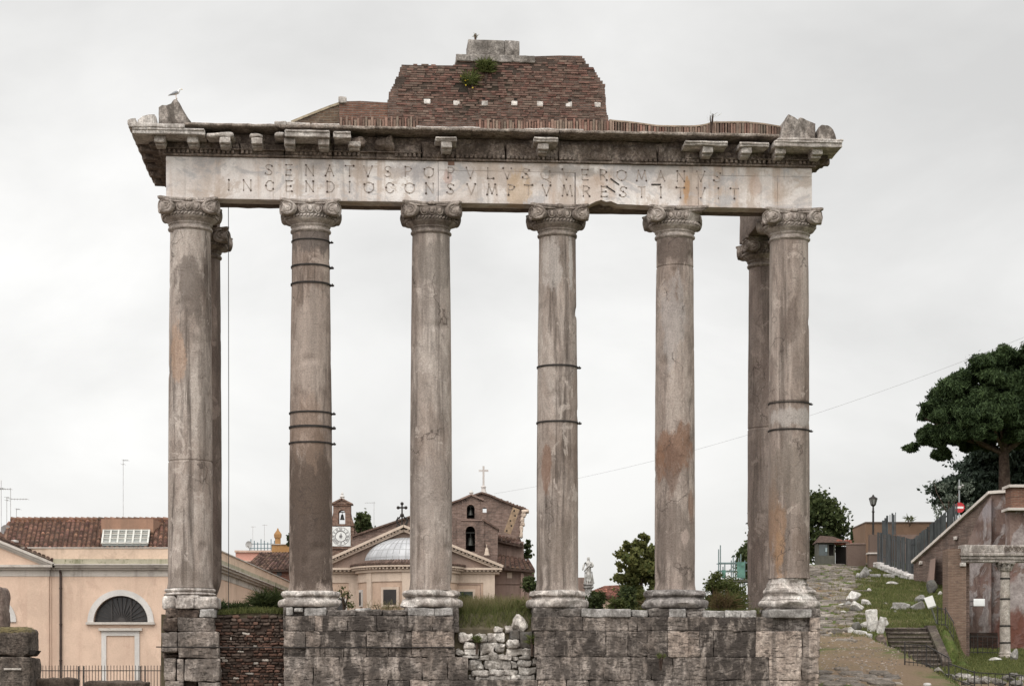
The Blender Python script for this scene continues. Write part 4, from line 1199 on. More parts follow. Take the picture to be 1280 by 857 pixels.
# steel strap along the joint
c_ = thing('steel_cable', 'thin dark steel cable stretched along the podium joint from the left pier', 'cable', T2W(FU(195, -1.0), -1.0, FZ(195, 808, -1.0)), PSI)
m = MB(); L_ = FU(568, -1.0) - FU(195, -1.0)
m.tube([(i * L_ / 20, 0.02 * math.sin(i), -0.012 * math.sin(math.pi * i / 20)) for i in range(21)], 0.016, 6)
m.build('cable', M_iron, c_)
c_.name = 'steel_cable'

# ---- the isolated pier under the left corner column ------------------------
pier = tthing('stone_pier', 'ragged isolated pier of stacked stone blocks under the left corner column', 'stone pier', PB)
def PiB(items, mat, name, v=PV, depth=1.5, amp=0.035, r=0.03):
    for a, b, y0, y1, dk, li, sb in items:
        seedc[0] += 1
        mm = MB(); vv = v + sb
        mm.rough(FU(a, vv) + 0.003, FU(b, vv) - 0.003, vv, v + depth, FZ(240, y1, vv) + 0.003, FZ(240, y0, vv) - 0.003, r=r, cell=0.1, amp=amp, freq=2.6, seed=seedc[0] * 2.1, tint=li, crust=dk)
        mm.v = [(x, y, z - PB) for x, y, z in mm.v]
        mm.build(name, mat, pier, 45)
M_core = stone('rubble_core', (0.10, 0.07, 0.055), (0.17, 0.125, 0.10), (0.26, 0.205, 0.17), mott=3, fine=16, streak=0.3, dark=(0.04, 0.03, 0.025), bump=1.0, pits=0.3, crust=0.5, speck=0.5)
PiB([(222.5, 268, 771.5, 789, .4, .95, 0.05), (202, 222, 790, 808, .1, .95, 0), (222.5, 273, 789.5, 808, .2, .9, -0.03), (201.5, 221.5, 808.5, 815, .1, 1.0, 0), (222, 273, 808.5, 822.5, .1, 1.0, 0),
     (205, 220, 823, 851, .1, 1.0, 0.1), (221, 230, 823, 851, .1, .95, 0.04), (230.5, 274.5, 823, 850.5, .1, .98, -0.02), (207, 230, 851, 880, .1, 1.05, 0), (247, 275, 852, 880, .2, 1, 0), (200, 275, 880, 935, .3, 1, 0)], M_trav, 'ashlar_block')
PiB([(206, 250, 760.5, 772, 0, 1, 0.14), (203.5, 222, 772, 789.5, 0, 1, 0.1), (204, 221, 815, 823, 0, .5, 0.4), (231, 247, 850, 880, 0, .6, 0.35)], M_core, 'rubble_core', amp=0.07, r=0.06)
PiB([(249, 268.5, 760.5, 771.5, .3, 1, 0.05)], M_capst, 'ashlar_block')
# battered remains of the column base
M_b1 = M_base
mm = MB()
u = FU(238, 0)
zt_ = PZ(735, 54.38)
def bb(a, b, y0, y1, sb, amp=0.03, r=0.08):
    seedc[0] += 1; vv = -0.78 + sb
    x = MB(); x.rough(FU(a, vv), FU(b, vv), vv, 0.6, FZ(240, y1, vv), FZ(240, y0, vv), r=r, cell=0.09, amp=amp, freq=2.6, seed=seedc[0] * 1.9)
    x.v = [(p[0], p[1], p[2] - PB) for p in x.v]; x.build('base_fragment', M_b1, pier, 50)
bb(202.5, 220, 744, 761, 0.05); bb(219, 242, 747, 760, -0.03, r=0.03); bb(241, 272, 744.5, 760.5, 0.05); bb(221, 249, 743.5, 747.5, 0.05, 0.01, 0.02)
x = MB(); x.lathe([(0.60, zt_ - 0.21), (0.68, zt_ - 0.20), (0.71, zt_ - 0.17), (0.64, zt_ - 0.125), (0.63, zt_ - 0.11), (0.675, zt_ - 0.09), (0.685, zt_ - 0.055), (0.66, zt_ - 0.02), (0.5, zt_)], 48, cx=u, cy=0,
                  fn=lambda r, z, a: (r + 0.015 * mn.noise(Vector((math.cos(a) * 3, math.sin(a) * 3, z * 4))), z))
x.v = [(p[0], p[1], p[2] - PB) for p in x.v]; x.build('base_ring', M_b1, pier, 50)
x = MB(); x.rough(u - 0.62, u + 0.62, -0.6, 0.6, PZ(760, 54.4) - 0.3, zt_ - 0.2, r=0.2, cell=0.15, amp=0.04, seed=3)
x.v = [(p[0], p[1], p[2] - PB) for p in x.v]; x.build('base_core', M_core, pier, 50)

# ---- reddish rubble wall between pier and podium ---------------------------
rw = tthing('rubble_masonry_wall', 'dark reddish rubble wall between the isolated pier and the podium', 'rubble wall', PB)
RV = -0.35
m = MB(); rr = random.Random(21)
u0, u1 = FU(268, RV), FU(358, RV)
m.rough(u0, u1, RV + 0.05, RV + 0.8, PB, FZ(300, 771, RV) - 0.02, r=0.03, cell=0.3, amp=0.02, tint=(0.06, 0.042, 0.034))
z = -1.0; row = 0
ztop = FZ(300, 768.5, RV)
while z < ztop:
    hh = rr.uniform(0.05, 0.10); uu = u0 - rr.uniform(0, 0.2)
    while uu < u1:
        ww = rr.uniform(0.07, 0.26)
        k = rr.random(); lvl = (z - 0.3) / 1.6
        base = (0.115, 0.066, 0.049) if k < 0.5 - 0.25 * lvl else ((0.085, 0.062, 0.05) if k < 0.93 else (0.36, 0.32, 0.28))
        tt = rr.uniform(0.55, 1.35)
        if rr.random() < 0.94:
            m.rough(uu, uu + ww - 0.016, RV - rr.uniform(-0.02, 0.055), RV + 0.2, z, z + hh * rr.uniform(0.72, 0.95), r=0.03, cell=0.2, amp=0.022, freq=6, seed=uu * 3 + z, maxn=4, tint=tuple(tt * b for b in base))
        uu += ww
    z += hh
m.v = [(x, y, zz - PB) for x, y, zz in m.v]
M_rubble = tintmat('rubble_stones')
m.build('masonry', M_rubble, rw, 50)

# ---- dry stone infill between the two halves of the podium ------------------
dw = tthing('dry_stone_wall', 'pale loose dry stone infill stacked in the gap of the podium', 'dry stone wall', PB)
DV = -0.62
M_dry = stone('dry_stone', (0.33, 0.29, 0.26), (0.48, 0.44, 0.40), (0.60, 0.565, 0.525), mott=1.8, fine=16, streak=0.3, dark=(0.10, 0.085, 0.07), bump=0.9, crust=0.5, use_tint=True, speck=0.45)
def c6(x0, y0, x1, y1): return (400 + x0 * .17969, 720 + y0 * .17969, 400 + x1 * .17969, 720 + y1 * .17969)
def c7(x0, y0, x1, y1): return (610 + x0 * .17969, 720 + y0 * .17969, 610 + x1 * .17969, 720 + y1 * .17969)
stones = [c6(965, 395, 1070, 458), c6(1000, 460, 1085, 510), c6(1110, 455, 1215, 545), c6(1008, 508, 1105, 548), c6(1075, 397, 1162, 450), c6(1162, 388, 1290, 455), c6(1215, 352, 1275, 388),
          c6(945, 505, 1003, 550), c6(990, 548, 1105, 572), c6(1108, 548, 1175, 590), c6(1172, 540, 1235, 580), c6(1030, 575, 1125, 660), c6(1140, 582, 1270, 648), c6(1060, 655, 1175, 700), c6(1178, 648, 1285, 690), c6(1035, 690, 1080, 720), c6(1080, 690, 1190, 722), c6(1185, 688, 1290, 722), c6(1100, 610, 1140, 655), c6(1235, 540, 1290, 585),
          c7(115, 348, 180, 385), c7(125, 438, 218, 500), c7(50, 458, 112, 528), c7(125, 500, 245, 550), c7(240, 500, 318, 553), c7(70, 543, 165, 583), c7(0, 582, 160, 646), c7(168, 548, 212, 585), c7(215, 555, 300, 578), c7(208, 578, 303, 630), c7(165, 588, 205, 640), c7(305, 568, 340, 620), c7(12, 648, 115, 685), c7(110, 645, 208, 688), c7(213, 630, 335, 682), c7(0, 690, 160, 722), c7(155, 684, 225, 722), c7(225, 683, 335, 722), c7(0, 535, 62, 578), c7(90, 470, 122, 492)]
for i, (a, b, c, d) in enumerate(stones):
    rr = random.Random(i)
    vv = DV + rr.uniform(-0.06, 0.06)
    u0, z1 = F(a, b, vv); u1, z0 = F(c, d, vv)
    mm = MB(); lt = rr.uniform(0.9, 1.3) * (1.25 if b < 812 else 1.05)
    if (c - a) / (d - b) < 2.0:
        mm.rough(u0 + .006, u1 - .006, vv, vv + 0.4, z0 + .004, z1 - .002, r=min(u1 - u0, z1 - z0) * rr.uniform(.16, .36), cell=0.05, amp=0.055, freq=4.5, seed=i + 2, tint=lt, crust=0.1)
    else:
        mm.rough(u0 + .006, u1 - .006, vv, vv + 0.4, z0 + .004, z1 - .004, r=0.03, cell=0.07, amp=0.04, freq=4.5, seed=i, tint=lt, crust=0.15)
    cc = ((u0 + u1) / 2, vv + 0.2, z0)
    mm.v = [(x - cc[0], y - cc[1], z - cc[2]) for x, y, z in mm.v]
    o = mm.build('stone', M_dry, dw, 50); o.location = (cc[0], cc[1], cc[2] - PB)
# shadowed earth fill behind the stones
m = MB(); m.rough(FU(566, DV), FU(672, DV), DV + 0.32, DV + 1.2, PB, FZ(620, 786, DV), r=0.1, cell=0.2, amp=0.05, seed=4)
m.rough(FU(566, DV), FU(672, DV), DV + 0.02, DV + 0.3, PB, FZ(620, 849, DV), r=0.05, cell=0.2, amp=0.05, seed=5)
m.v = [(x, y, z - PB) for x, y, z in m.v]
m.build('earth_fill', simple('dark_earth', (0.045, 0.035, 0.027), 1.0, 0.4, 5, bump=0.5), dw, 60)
# the big white stone on top
u, z = F(649, 788, DV)
o = tag(MB().rock((0, 0, 0.2), (0.26, 0.22, 0.235), seed=6.3, sub=14, amp=0.3, tint=1.75).build('white_boulder', M_dry, None, 50), 'big white rounded boulder topping the dry stone infill', 'boulder')
o.location = T2W(u, DV + 0.15, z - 0.02); o.rotation_euler = (0, 0, PSI)
m = MB(); m.rough(FU(637, DV), FU(650, DV), DV + 0.02, DV + 0.4, FZ(640, 800, DV), FZ(640, 787, DV), r=0.05, amp=0.03, tint=0.28)
m.v = [(x, y, zz - PB) for x, y, zz in m.v]; m.build('stone', M_dry, dw, 50)
m = MB(); m.rough(FU(650, DV), FU(666, DV), DV + 0.05, DV + 0.4, FZ(640, 810, DV), FZ(640, 789, DV), r=0.05, amp=0.03, tint=0.25)
m.v = [(x, y, zz - PB) for x, y, zz in m.v]; m.build('stone', M_dry, dw, 50)

# ---- earth terrace inside the podium ----------------------------------------
M_soil = simple('terrace_soil', (0.085, 0.07, 0.045), 1.0, 0.35, 2.5, bump=0.6)
def terr_h(u, v):
    h = 1.80 + 0.12 * mn.noise(Vector((u * 0.5, v * 0.5, 0)))
    g = math.exp(-((u - FU(618, 0)) / 1.3) ** 2) * math.exp(-((v - 1.4) / 1.6) ** 2)
    h += 0.16 * g
    if FU(567, 0) < u < FU(670, 0):
        if v < 0.25: h = min(h, 1.34 + max(0, v + 0.5) * 0.8)
    elif v < 0.06: h = -1.0
    return h
gx = np.linspace(uL - 0.2, uR + 0.0, 90); gy = np.concatenate([np.linspace(-0.45, 3, 22), np.linspace(3.3, 16, 22)])
vs = []; fs = []
for j, v in enumerate(gy):
    for i, u in enumerate(gx): vs.append((u, v, terr_h(u, v)))
nx = len(gx)
for j in range(len(gy) - 1):
    for i in range(nx - 1): fs.append((j * nx + i, j * nx + i + 1, (j + 1) * nx + i + 1, (j + 1) * nx + i))
m = MB().add(vs, fs)
# skirt so the mound is solid
bi = [j * nx for j in range(len(gy))]; ri = [j * nx + nx - 1 for j in range(len(gy))]; ti = [(len(gy) - 1) * nx + i for i in range(nx)]; fi = list(range(nx))
for line in (bi, ri, ti, fi):
    b = len(m.v); pts = [m.v[i] for i in line]
    vv = pts + [(x, y, -1.75) for x, y, z in pts]; n = len(pts)
    m.add(vv, [(i, i + 1, n + i + 1, n + i) for i in range(n - 1)])
o = m.build('terrace_ground', M_soil, None, 60); o.location = TEMPLE_LOC; o.rotation_euler = (0, 0, PSI); o['kind'] = 'structure'
# ================================================================== GROUND AND THE ROAD UP THE HILL
def sm(a, b, x):
    t = max(0.0, min(1.0, (x - a) / (b - a))); return t * t * (3 - 2 * t)
def hill_h(d):
    if d < 58: return -0.4 + (d - 58) * 0.03
    if d < 122: return -0.40 + (d - 58) * 0.1153
    return 6.98 + min(3.0, (d - 122) * 0.02)
def low_h(d): return -0.42 + max(0, (d - 60)) * 0.0545
def ground_h(X, Y):
    d = Y - CAMY
    if d < 30: base = -1.7
    else: base = -1.7
    h = base
    # hill on the right
    if d > 40:
        px = 640 + X / max(d, 1) * FPX
        hl = max(hill_h(d), -1.7)
        bump = 0.10 * mn.noise(Vector((X * 0.35, Y * 0.35, 1))) + 0.05 * mn.noise(Vector((X * 1.3, Y * 1.3, 4)))
        # hollow with the portico
        lo = low_h(min(d, 100)) if d < 130 else hl
        xe = 16.9 + (d - 79) * 0.22         # edge between grassy bank and hollow
        k = sm(xe + 0.0, xe + 0.9, X) * (1 - sm(98, 112, d))
        # front of the bank, beside the stair
        fr = 1 - (sm(79.0, 79.5, d) if 14.5 < X < 16.5 else sm(76.9, 78.6, d))
        xs = 13.3
        k2 = sm(xs, xs + 1.0, X) * fr
        k = max(k, k2)
        hr = hl * (1 - k) + lo * k + bump * (1 - 0.6 * k)
        t = sm(8.2, 9.2, X) if d < 74 else sm(8.2 + (d - 74) * 0.13, 10.5 + (d - 74) * 0.14, X)
        t *= sm(54, 60, d)
        h = base * (1 - t) + hr * t
    if d > 130: h = min(h, 8.5)
    return h
xs = np.unique(np.concatenate([np.linspace(-2500, -60, 14), np.linspace(-60, 4, 22), np.linspace(4, 32, 100), np.linspace(33, 70, 22), np.linspace(90, 2500, 14)]))
ys = np.unique(np.concatenate([np.linspace(-400, -60, 6), np.linspace(-55, 0, 12), np.linspace(1, 70, 180), np.linspace(71, 140, 30), np.linspace(150, 4500, 18)]))
vs = [(x, y, ground_h(x, y)) for y in ys for x in xs]; nx = len(xs)
fs = [(j * nx + i, j * nx + i + 1, (j + 1) * nx + i + 1, (j + 1) * nx + i) for j in range(len(ys) - 1) for i in range(nx - 1)]
def ground_mat():
    t = NT('ground_turf', 1.0, 0.1)
    p = t.pos
    n = t.noise(p, 0.45, 8, 0.65, 0.4); n2 = t.noise(p, 2.5, 8, 0.7)
    grass = t.ramp(n2, [(0.3, (0.045, 0.065, 0.018)), (0.55, (0.075, 0.095, 0.026)), (0.75, (0.12, 0.105, 0.045))])
    soil = t.ramp(n2, [(0.3, (0.09, 0.065, 0.042)), (0.7, (0.17, 0.125, 0.085))])
    col = t.mix(t.smooth(n, 0.52, 0.62), grass, soil)
    sx_ = t.n('ShaderNodeSeparateXYZ'); t.L(p, sx_.inputs[0])
    col = t.mix(t.smooth(t.ma('ADD', sx_.outputs[0], t.ma('MULTIPLY', n, 6.0)), 12.5, 10.5), col, t.ramp(n2, [(0.35, (0.11, 0.088, 0.068)), (0.65, (0.20, 0.165, 0.13))]))
    # worn earth in front of the stair and along the road
    for px, py, d, rx, ry in [(1075, 822, 66, 2.3, 6.0), (1100, 845, 62, 2.5, 3.0), (1060, 800, 75, 2.0, 5.0), (1040, 735, 98, 1.5, 14), (1240, 850, 66, 5, 3.0)]:
        c = P(px, py, d)
        col = t.stain(col, (c.x, c.y, c.z), (rx, ry, 3.0), (0.17, 0.12, 0.08), 0.9, 0.5, 0.8)
    col = t.mix(1.0, col, t.ramp(t.noise(p, 14, 5, 0.7), [(0.3, 0.65), (0.7, 1.15)]), 'MULTIPLY')
    t.bump(t.noise(p, 9, 6, 0.7), 0.6, 0.06)
    return t.fin(col)
o = MB().add(vs, fs).build('ground', ground_mat(), None, 180); o['kind'] = 'structure'

# flagstones of the ancient road: irregular slabs with rounded edges, set in earth
M_flag = stone('basalt_flagstone', (0.16, 0.135, 0.112), (0.26, 0.225, 0.195), (0.37, 0.33, 0.29), mott=0.8, fine=14, streak=0.0, bump=0.8, crust=0.3, use_tint=True, speck=0.4)
def path_c(d): return PX((1052 if d < 75 else 1036 + max(0, d - 100) * 0.4) + 3 * math.sin(d * 0.15), d)
def path_w(d): return 1.2 if d < 75 else 0.85 + (d - 78) * 0.014
m = MB(); rr = random.Random(31)
y = 59.3
while y < 121:
    rowd = rr.uniform(0.55, 0.95)
    c, hw = path_c(y), path_w(y)
    x = c - hw + rr.uniform(-0.4, 0.3)
    while x < c + hw + rr.uniform(-0.5, 0.4):
        ww = rr.uniform(0.5, 1.15)
        bare = 63.5 < y < 76 and rr.random() < 0.97
        if rr.random() < 0.93 and not bare:
            cx, cy = x + ww / 2, y + rowd / 2 + rr.uniform(-.25, .25)
            pts = []
            n = 9
            for i in range(n):
                a = 2 * math.pi * i / n + rr.uniform(-0.2, 0.2)
                sq = 1 / max(abs(math.cos(a)), abs(math.sin(a))) ** 0.7
                pts.append((math.cos(a) * ww * 0.44 * sq * rr.uniform(0.82, 1.05), math.sin(a) * rowd * 0.46 * sq * rr.uniform(0.82, 1.05)))
            z = ground_h(cx, CAMY + cy) + rr.uniform(0.0, 0.05)
            tx, ty = rr.uniform(-0.04, 0.04), 0.115 + rr.uniform(-0.03, 0.03)
            vs = []
            for sc, dz in [(1.0, -0.12), (1.0, 0.0), (0.88, 0.03), (0.4, 0.04)]:
                for a, b in pts: vs.append((cx + a * sc, CAMY + cy + b * sc, z + dz + a * sc * tx + b * sc * ty))
            fs = [(i * n + j, i * n + (j + 1) % n, (i + 1) * n + (j + 1) % n, (i + 1) * n + j) for i in range(3) for j in range(n)]
            fs.append(tuple(3 * n + j for j in range(n)))
            t = rr.uniform(0.5, 1.05)
            m.add(vs, fs, tint=(t, t * .98, t * 0.95))
        x += ww
    y += rowd
o = m.build('stone_road', M_flag, None, 50); o['kind'] = 'structure'
# ================================================================== BUILDINGS
def plaster(name, c, stain_c=(0.25, 0.18, 0.14), amt=0.35, streak=0.25, scale=0.5):
    t = NT(name, 0.92, 0.15)
    n = t.noise(t.pos, scale, 8, 0.65, 0.3)
    col = t.mix(t.smooth(n, 0.35, 0.65), tuple(x * 0.88 for x in c), tuple(min(0.8, x * 1.07) for x in c))
    n3 = t.noise(t.map(t.pos, (1.4, 1.4, 0.12)), 1.0, 7, 0.66)
    col = t.mix(t.smooth(n3, 0.5, 0.65, 0, streak), col, stain_c)
    n4 = t.noise(t.pos, scale * 3.1, 9, 0.7, 0.5)
    col = t.mix(t.smooth(n4, 0.53, 0.66, 0, amt), col, stain_c)
    n5 = t.noise(t.map(t.pos, (1, 1, .6), (9, 1, 4)), scale * 1.7, 9, 0.68, 0.7)
    col = t.mix(t.smooth(n5, 0.57, 0.61, 0, 0.3), col, tuple(min(.8, x * 1.22) for x in c))
    n2 = t.noise(t.pos, 16, 4, 0.7)
    col = t.mix(1.0, col, t.ramp(n2, [(0.3, 0.9), (0.7, 1.04)]), 'MULTIPLY')
    t.bump(n2, 0.25, 0.03)
    return t.fin(col)
M_peach = plaster('peach_plaster', (0.575, 0.425, 0.33), (0.42, 0.28, 0.215), 0.35, 0.4)
M_peach2 = plaster('faded_peach_plaster', (0.58, 0.44, 0.34), (0.36, 0.27, 0.21), 0.5, 0.35)
M_trim = plaster('grey_trim', (0.46, 0.42, 0.38), (0.20, 0.175, 0.15), 0.5, 0.5)
M_frame = plaster('white_stone_frame', (0.53, 0.505, 0.48), (0.36, 0.33, 0.30), 0.35, 0.3)
M_moss = plaster('mossy_ledge', (0.36, 0.33, 0.25), (0.13, 0.135, 0.07), 0.9, 0.6, 1.5)
M_dark = simple('dark_window', (0.018, 0.016, 0.016), 0.35, 0.3, 2, spec=0.5, bump=0)
M_iron2 = simple('fence_iron', (0.05, 0.045, 0.042), 0.6, 0.3, 6, 0.4)
M_pipe = simple('brown_downpipe', (0.045, 0.03, 0.025), 0.5, 0.3, 4, 0.3)
M_alu = simple('antenna_metal', (0.33, 0.32, 0.31), 0.45, 0.2, 5, 0.7, bump=0)

def tilemat(name, a=(0.16, 0.092, 0.067), b=(0.09, 0.058, 0.046), c=(0.25, 0.16, 0.12)):
    t = NT(name, 0.92, 0.15)
    v = t.n('ShaderNodeAttribute', attribute_name='tint').outputs['Vector']
    n = t.noise(t.pos, 1.1, 8, 0.7, 0.3); n2 = t.noise(t.pos, 6, 5, 0.7)
    col = t.ramp(n2, [(0.3, b), (0.5, a), (0.72, c)])
    col = t.mix(1.0, col, v, 'MULTIPLY')
    col = t.mix(t.smooth(n, 0.5, 0.68, 0, 0.6), col, (0.055, 0.048, 0.038))
    col = t.mix(t.smooth(t.noise(t.pos, 3.3, 8, 0.75), 0.6, 0.72, 0, 0.6), col, (0.26, 0.235, 0.19))
    t.bump(n2, 0.6, 0.03)
    return t.fin(col)
M_tile = tilemat('clay_roof_tiles')
M_tiledk = tilemat('dark_roof_tiles', (0.115, 0.075, 0.06), (0.07, 0.049, 0.041), (0.18, 0.125, 0.098))
def tiled_roof(m, e0, e1, r0, r1, sp=0.21, rad=0.085, seed=0, rows=None):
    """barrel tiles laid from eave (e0-e1) to ridge (r0-r1), each course overlapping the one below; with a solid deck"""
    e0, e1, r0, r1 = map(Vector, (e0, e1, r0, r1)); rr = random.Random(seed)
    nrm = (e1 - e0).cross(r0 - e0).normalized()
    if nrm.z < 0: nrm = -nrm
    t_ = -0.12 * nrm
    m.add([e0, e1, r1, r0, e0 + t_, e1 + t_, r1 + t_, r0 + t_], [(0, 1, 2, 3), (7, 6, 5, 4), (0, 4, 5, 1), (1, 5, 6, 2), (2, 6, 7, 3), (3, 7, 4, 0)], tint=0.55)
    W = (e1 - e0).length; n = max(2, int(W / sp))
    slope = ((r0 - e0).length + (r1 - e1).length) / 2
    nt = rows or max(2, int(slope / 0.36))
    for i in range(n):
        f = (i + 0.5) / n
        a = e0.lerp(e1, f); b = r0.lerp(r1, f)
        d = (b - a); side = (e1 - e0).normalized()
        j = rr.uniform(-0.015, 0.015)
        for k in range(nt):
            p0 = a.lerp(b, k / nt) + side * j; p1 = a.lerp(b, (k + 1.12) / nt) + side * (j + rr.uniform(-0.012, 0.012))
            tt = rr.uniform(0.4, 1.4) * (1.7 if rr.random() < 0.08 else 1)
            vs = []
            for p, rd, lift in ((p0, rad, 0.035), (p1, rad * 0.85, 0.0)):
                for q in range(5):
                    an = math.pi * q / 4
                    vs.append(p + side * math.cos(an) * rd + nrm * (math.sin(an) * rd * 0.95 + lift))
            m.add(vs, [(q, q + 1, q + 6, q + 5) for q in range(4)] + [(0, 1, 2, 3, 4)], tint=(tt, tt * rr.uniform(0.88, 1.0), tt * rr.uniform(0.85, 1.0)))
    return m

# ---------------- peach building on the left ---------------------------------
D = 90.0; K = D / FPX; YF = CAMY + D
def bx(px): return PX(px, D)
def bz(py): return PZ(py, D)
GZ = -2.0
pb = thing('peach_building', 'peach plastered building with a clay tile roof, half round window and bricked up doorway', 'building', (bx(130), YF, GZ))
def BB(m, name, mat, parent=pb, smooth=30):
    m.v = [(x - bx(130), y - YF, z - GZ) for x, y, z in m.v]
    return m.build(name, mat, parent, smooth)
xr = bx(266)
m = MB()
# front wall as a sheet with thickness, pierced by the lunette (built round it)
def arch_wall(m, x0, x1, z0, z1, cx, zs, r, y0, y1, n=20):
    """wall with a half round opening whose sill is at zs"""
    for a, b, c, d in ((x0, cx - r, z0, z1), (cx + r, x1, z0, z1), (cx - r, cx + r, z0, zs)): m.box(a, b, y0, y1, c, d)
    pts = [(cx + r * math.cos(math.pi * i / n), zs + r * math.sin(math.pi * i / n) * 0.97) for i in range(n + 1)]
    for i in range(n):
        (xa, za), (xb, zb) = pts[i], pts[i + 1]
        m.add([(xa, y0, za), (xb, y0, zb), (xb, y0, z1), (xa, y0, z1), (xa, y1, za), (xb, y1, zb), (xb, y1, z1), (xa, y1, z1)],
              [(0, 3, 2, 1), (4, 5, 6, 7), (0, 1, 5, 4), (3, 7, 6, 2)])
CXL, ZSL, RL = bx(151), bz(777), 34 * K
arch_wall(m, bx(62), xr, GZ, bz(712), CXL, ZSL, RL, YF, YF + 0.35)
m.box(xr - 0.35, xr, YF + 0.352, YF + 36, GZ, bz(712)); m.box(bx(-120), xr - 0.36, YF + 8, YF + 8.3, GZ, bz(700))
# projecting left bay
CX2, R2 = bx(-13), 27 * K
arch_wall(m, bx(-120), bx(62), GZ, bz(712), CX2, ZSL + 0.0, R2, YF - 0.14, YF + 0.2)
BB(m, 'wall', M_peach)
m = MB(); m.box(bx(62) + 0.002, bx(64.5), YF - 0.05, YF - 0.002, GZ, bz(720)); BB(m, 'pilaster', M_peach)
# cornice, frieze, parapet
m = MB()
def band(m, px0, px1, z0, z1, pr, y=YF): m.box(bx(px0), bx(px1), y - pr, y + 0.3, z0, z1)
band(m, -120, 63.2, bz(720), bz(712.1), 0.17); band(m, -120, 65, bz(712), bz(709.2), 0.30); band(m, -120, 67.5, bz(709.1), bz(706), 0.46)
band(m, 63.4, 266.2, bz(720), bz(712.1), 0.03)
m.box(bx(65.2), xr + 0.18, YF - 0.16, YF + 0.3, bz(712), bz(709.3)); m.box(bx(67.7), xr + 0.32, YF - 0.30, YF + 0.3, bz(709.2), bz(706.5)); m.box(bx(68), xr + 0.42, YF - 0.40, YF + 0.3, bz(706.4), bz(704.8))
for z0, z1, pr in ((720, 712.1, 0.03), (712, 709.3, 0.18), (709.2, 706.5, 0.32), (706.4, 704.8, 0.42)):
    m.box(xr - 0.2, xr + pr, YF + 0.31, YF + 36, bz(z0), bz(z1))
BB(m, 'cornice', M_trim)
m = MB(); m.box(bx(68), xr + 0.3, YF - 0.26, YF + 0.3, bz(704.7), bz(698.6)); m.box(xr - 0.2, xr + 0.3, YF + 0.31, YF + 36, bz(704.7), bz(698.6))
BB(m, 'mossy_ledge', M_moss)
m = MB(); m.box(bx(58), xr + 0.02, YF - 0.03, YF + 0.3, bz(698.5), bz(685)); m.box(bx(30), bx(57.8), YF + 0.0, YF + 0.35, bz(705), bz(684.5)); m.box(xr - 0.3, xr + 0.02, YF + 0.31, YF + 36, bz(698.5), bz(685))
BB(m, 'parapet', M_peach2)
m = MB(); m.box(bx(20), xr + 0.06, YF - 0.07, YF + 0.34, bz(684.9), bz(683.6)); m.box(xr - 0.35, xr + 0.07, YF + 0.35, YF + 36, bz(684.9), bz(683.4)); BB(m, 'parapet_capping', M_trim)
# pediment
m = MB(); m.prism([(bx(-85), bz(705.8)), (bx(-10), bz(675)), (bx(60), bz(705.8))], YF - 0.1, YF + 0.2); BB(m, 'pediment', M_peach)
m = MB()
for off, pr, th in ((0, 0.5, 0.10), (0.11, 0.4, 0.09), (0.21, 0.28, 0.10)):
    a = Vector((bx(70), YF - pr / 2 + 0.1, bz(705.2) - off)); b = Vector((bx(-10), YF - pr / 2 + 0.1, bz(675) - off + 0.1)); c = Vector((bx(-90), YF - pr / 2 + 0.1, bz(705.2) - off))
    m.bar(a, b, th, pr); m.bar(b, c, th, pr)
BB(m, 'raking_cornice', M_trim)
# lunette
lu = MB()
n = 24
for i in range(n):
    a0, a1 = math.pi * i / n, math.pi * (i + 1) / n
    q = [(CXL + r * math.cos(a), ZSL + r * math.sin(a) * 0.97) for r in (RL, 41.5 * K) for a in (a0, a1)]
    vs = [(x, YF - 0.07, z) for x, z in q] + [(x, YF + 0.02, z) for x, z in q]
    lu.add(vs, [(0, 2, 3, 1), (2, 6, 7, 3), (0, 1, 5, 4), (4, 5, 7, 6)])
fr_ = BB(lu, 'lunette_window', M_frame)
m = MB(); m.box(bx(108), bx(194), YF - 0.16, YF + 0.1, bz(780), ZSL - 0.003); BB(m, 'sill', M_trim, pb)
def half_disc(m, cx, zs, r, y, t=0.03, n=20):
    m.prism([(cx + r * math.cos(math.pi * i / n), zs + r * math.sin(math.pi * i / n) * 0.97) for i in range(n + 1)], y, y + t)
m = MB(); half_disc(m, CXL, ZSL, RL, YF + 0.24); o = BB(m, 'pane', M_dark, fr_)
m = MB()
for i in range(15):
    a = math.pi * (i + 0.5) / 15
    m.bar((CXL + 5 * K * math.cos(a), YF + 0.17, ZSL + 5 * K * math.sin(a)), (CXL + RL * math.cos(a), YF + 0.17, ZSL + RL * math.sin(a) * 0.97), 0.035, 0.04)
for dx in (-12, 12): m.box(CXL + dx * K - 0.025, CXL + dx * K + 0.025, YF + 0.14, YF + 0.2, ZSL, ZSL + 30 * K)
half_disc(m, CXL, ZSL, 6 * K, YF + 0.13, 0.07, 10)
m.tube([(CXL + RL * 0.97 * math.cos(math.pi * i / 20), YF + 0.17, ZSL + RL * 0.94 * math.sin(math.pi * i / 20)) for i in range(21)], 0.03, 6)
BB(m, 'radial_grille', simple('dark_grille', (0.045, 0.04, 0.038), 0.6), fr_)
lu = MB()
for i in range(n):
    a0, a1 = math.pi * i / n, math.pi * (i + 1) / n
    q = [(CX2 + r * math.cos(a), ZSL + r * math.sin(a) * 0.97) for r in (R2, R2 + 7.5 * K) for a in (a0, a1)]
    vs = [(x, YF - 0.21, z) for x, z in q] + [(x, YF - 0.12, z) for x, z in q]
    lu.add(vs, [(0, 2, 3, 1), (2, 6, 7, 3), (0, 1, 5, 4), (4, 5, 7, 6)])
fr2 = BB(lu, 'lunette_window', M_frame)
m = MB(); half_disc(m, CX2, ZSL, R2, YF + 0.1); BB(m, 'pane', M_dark, fr2)
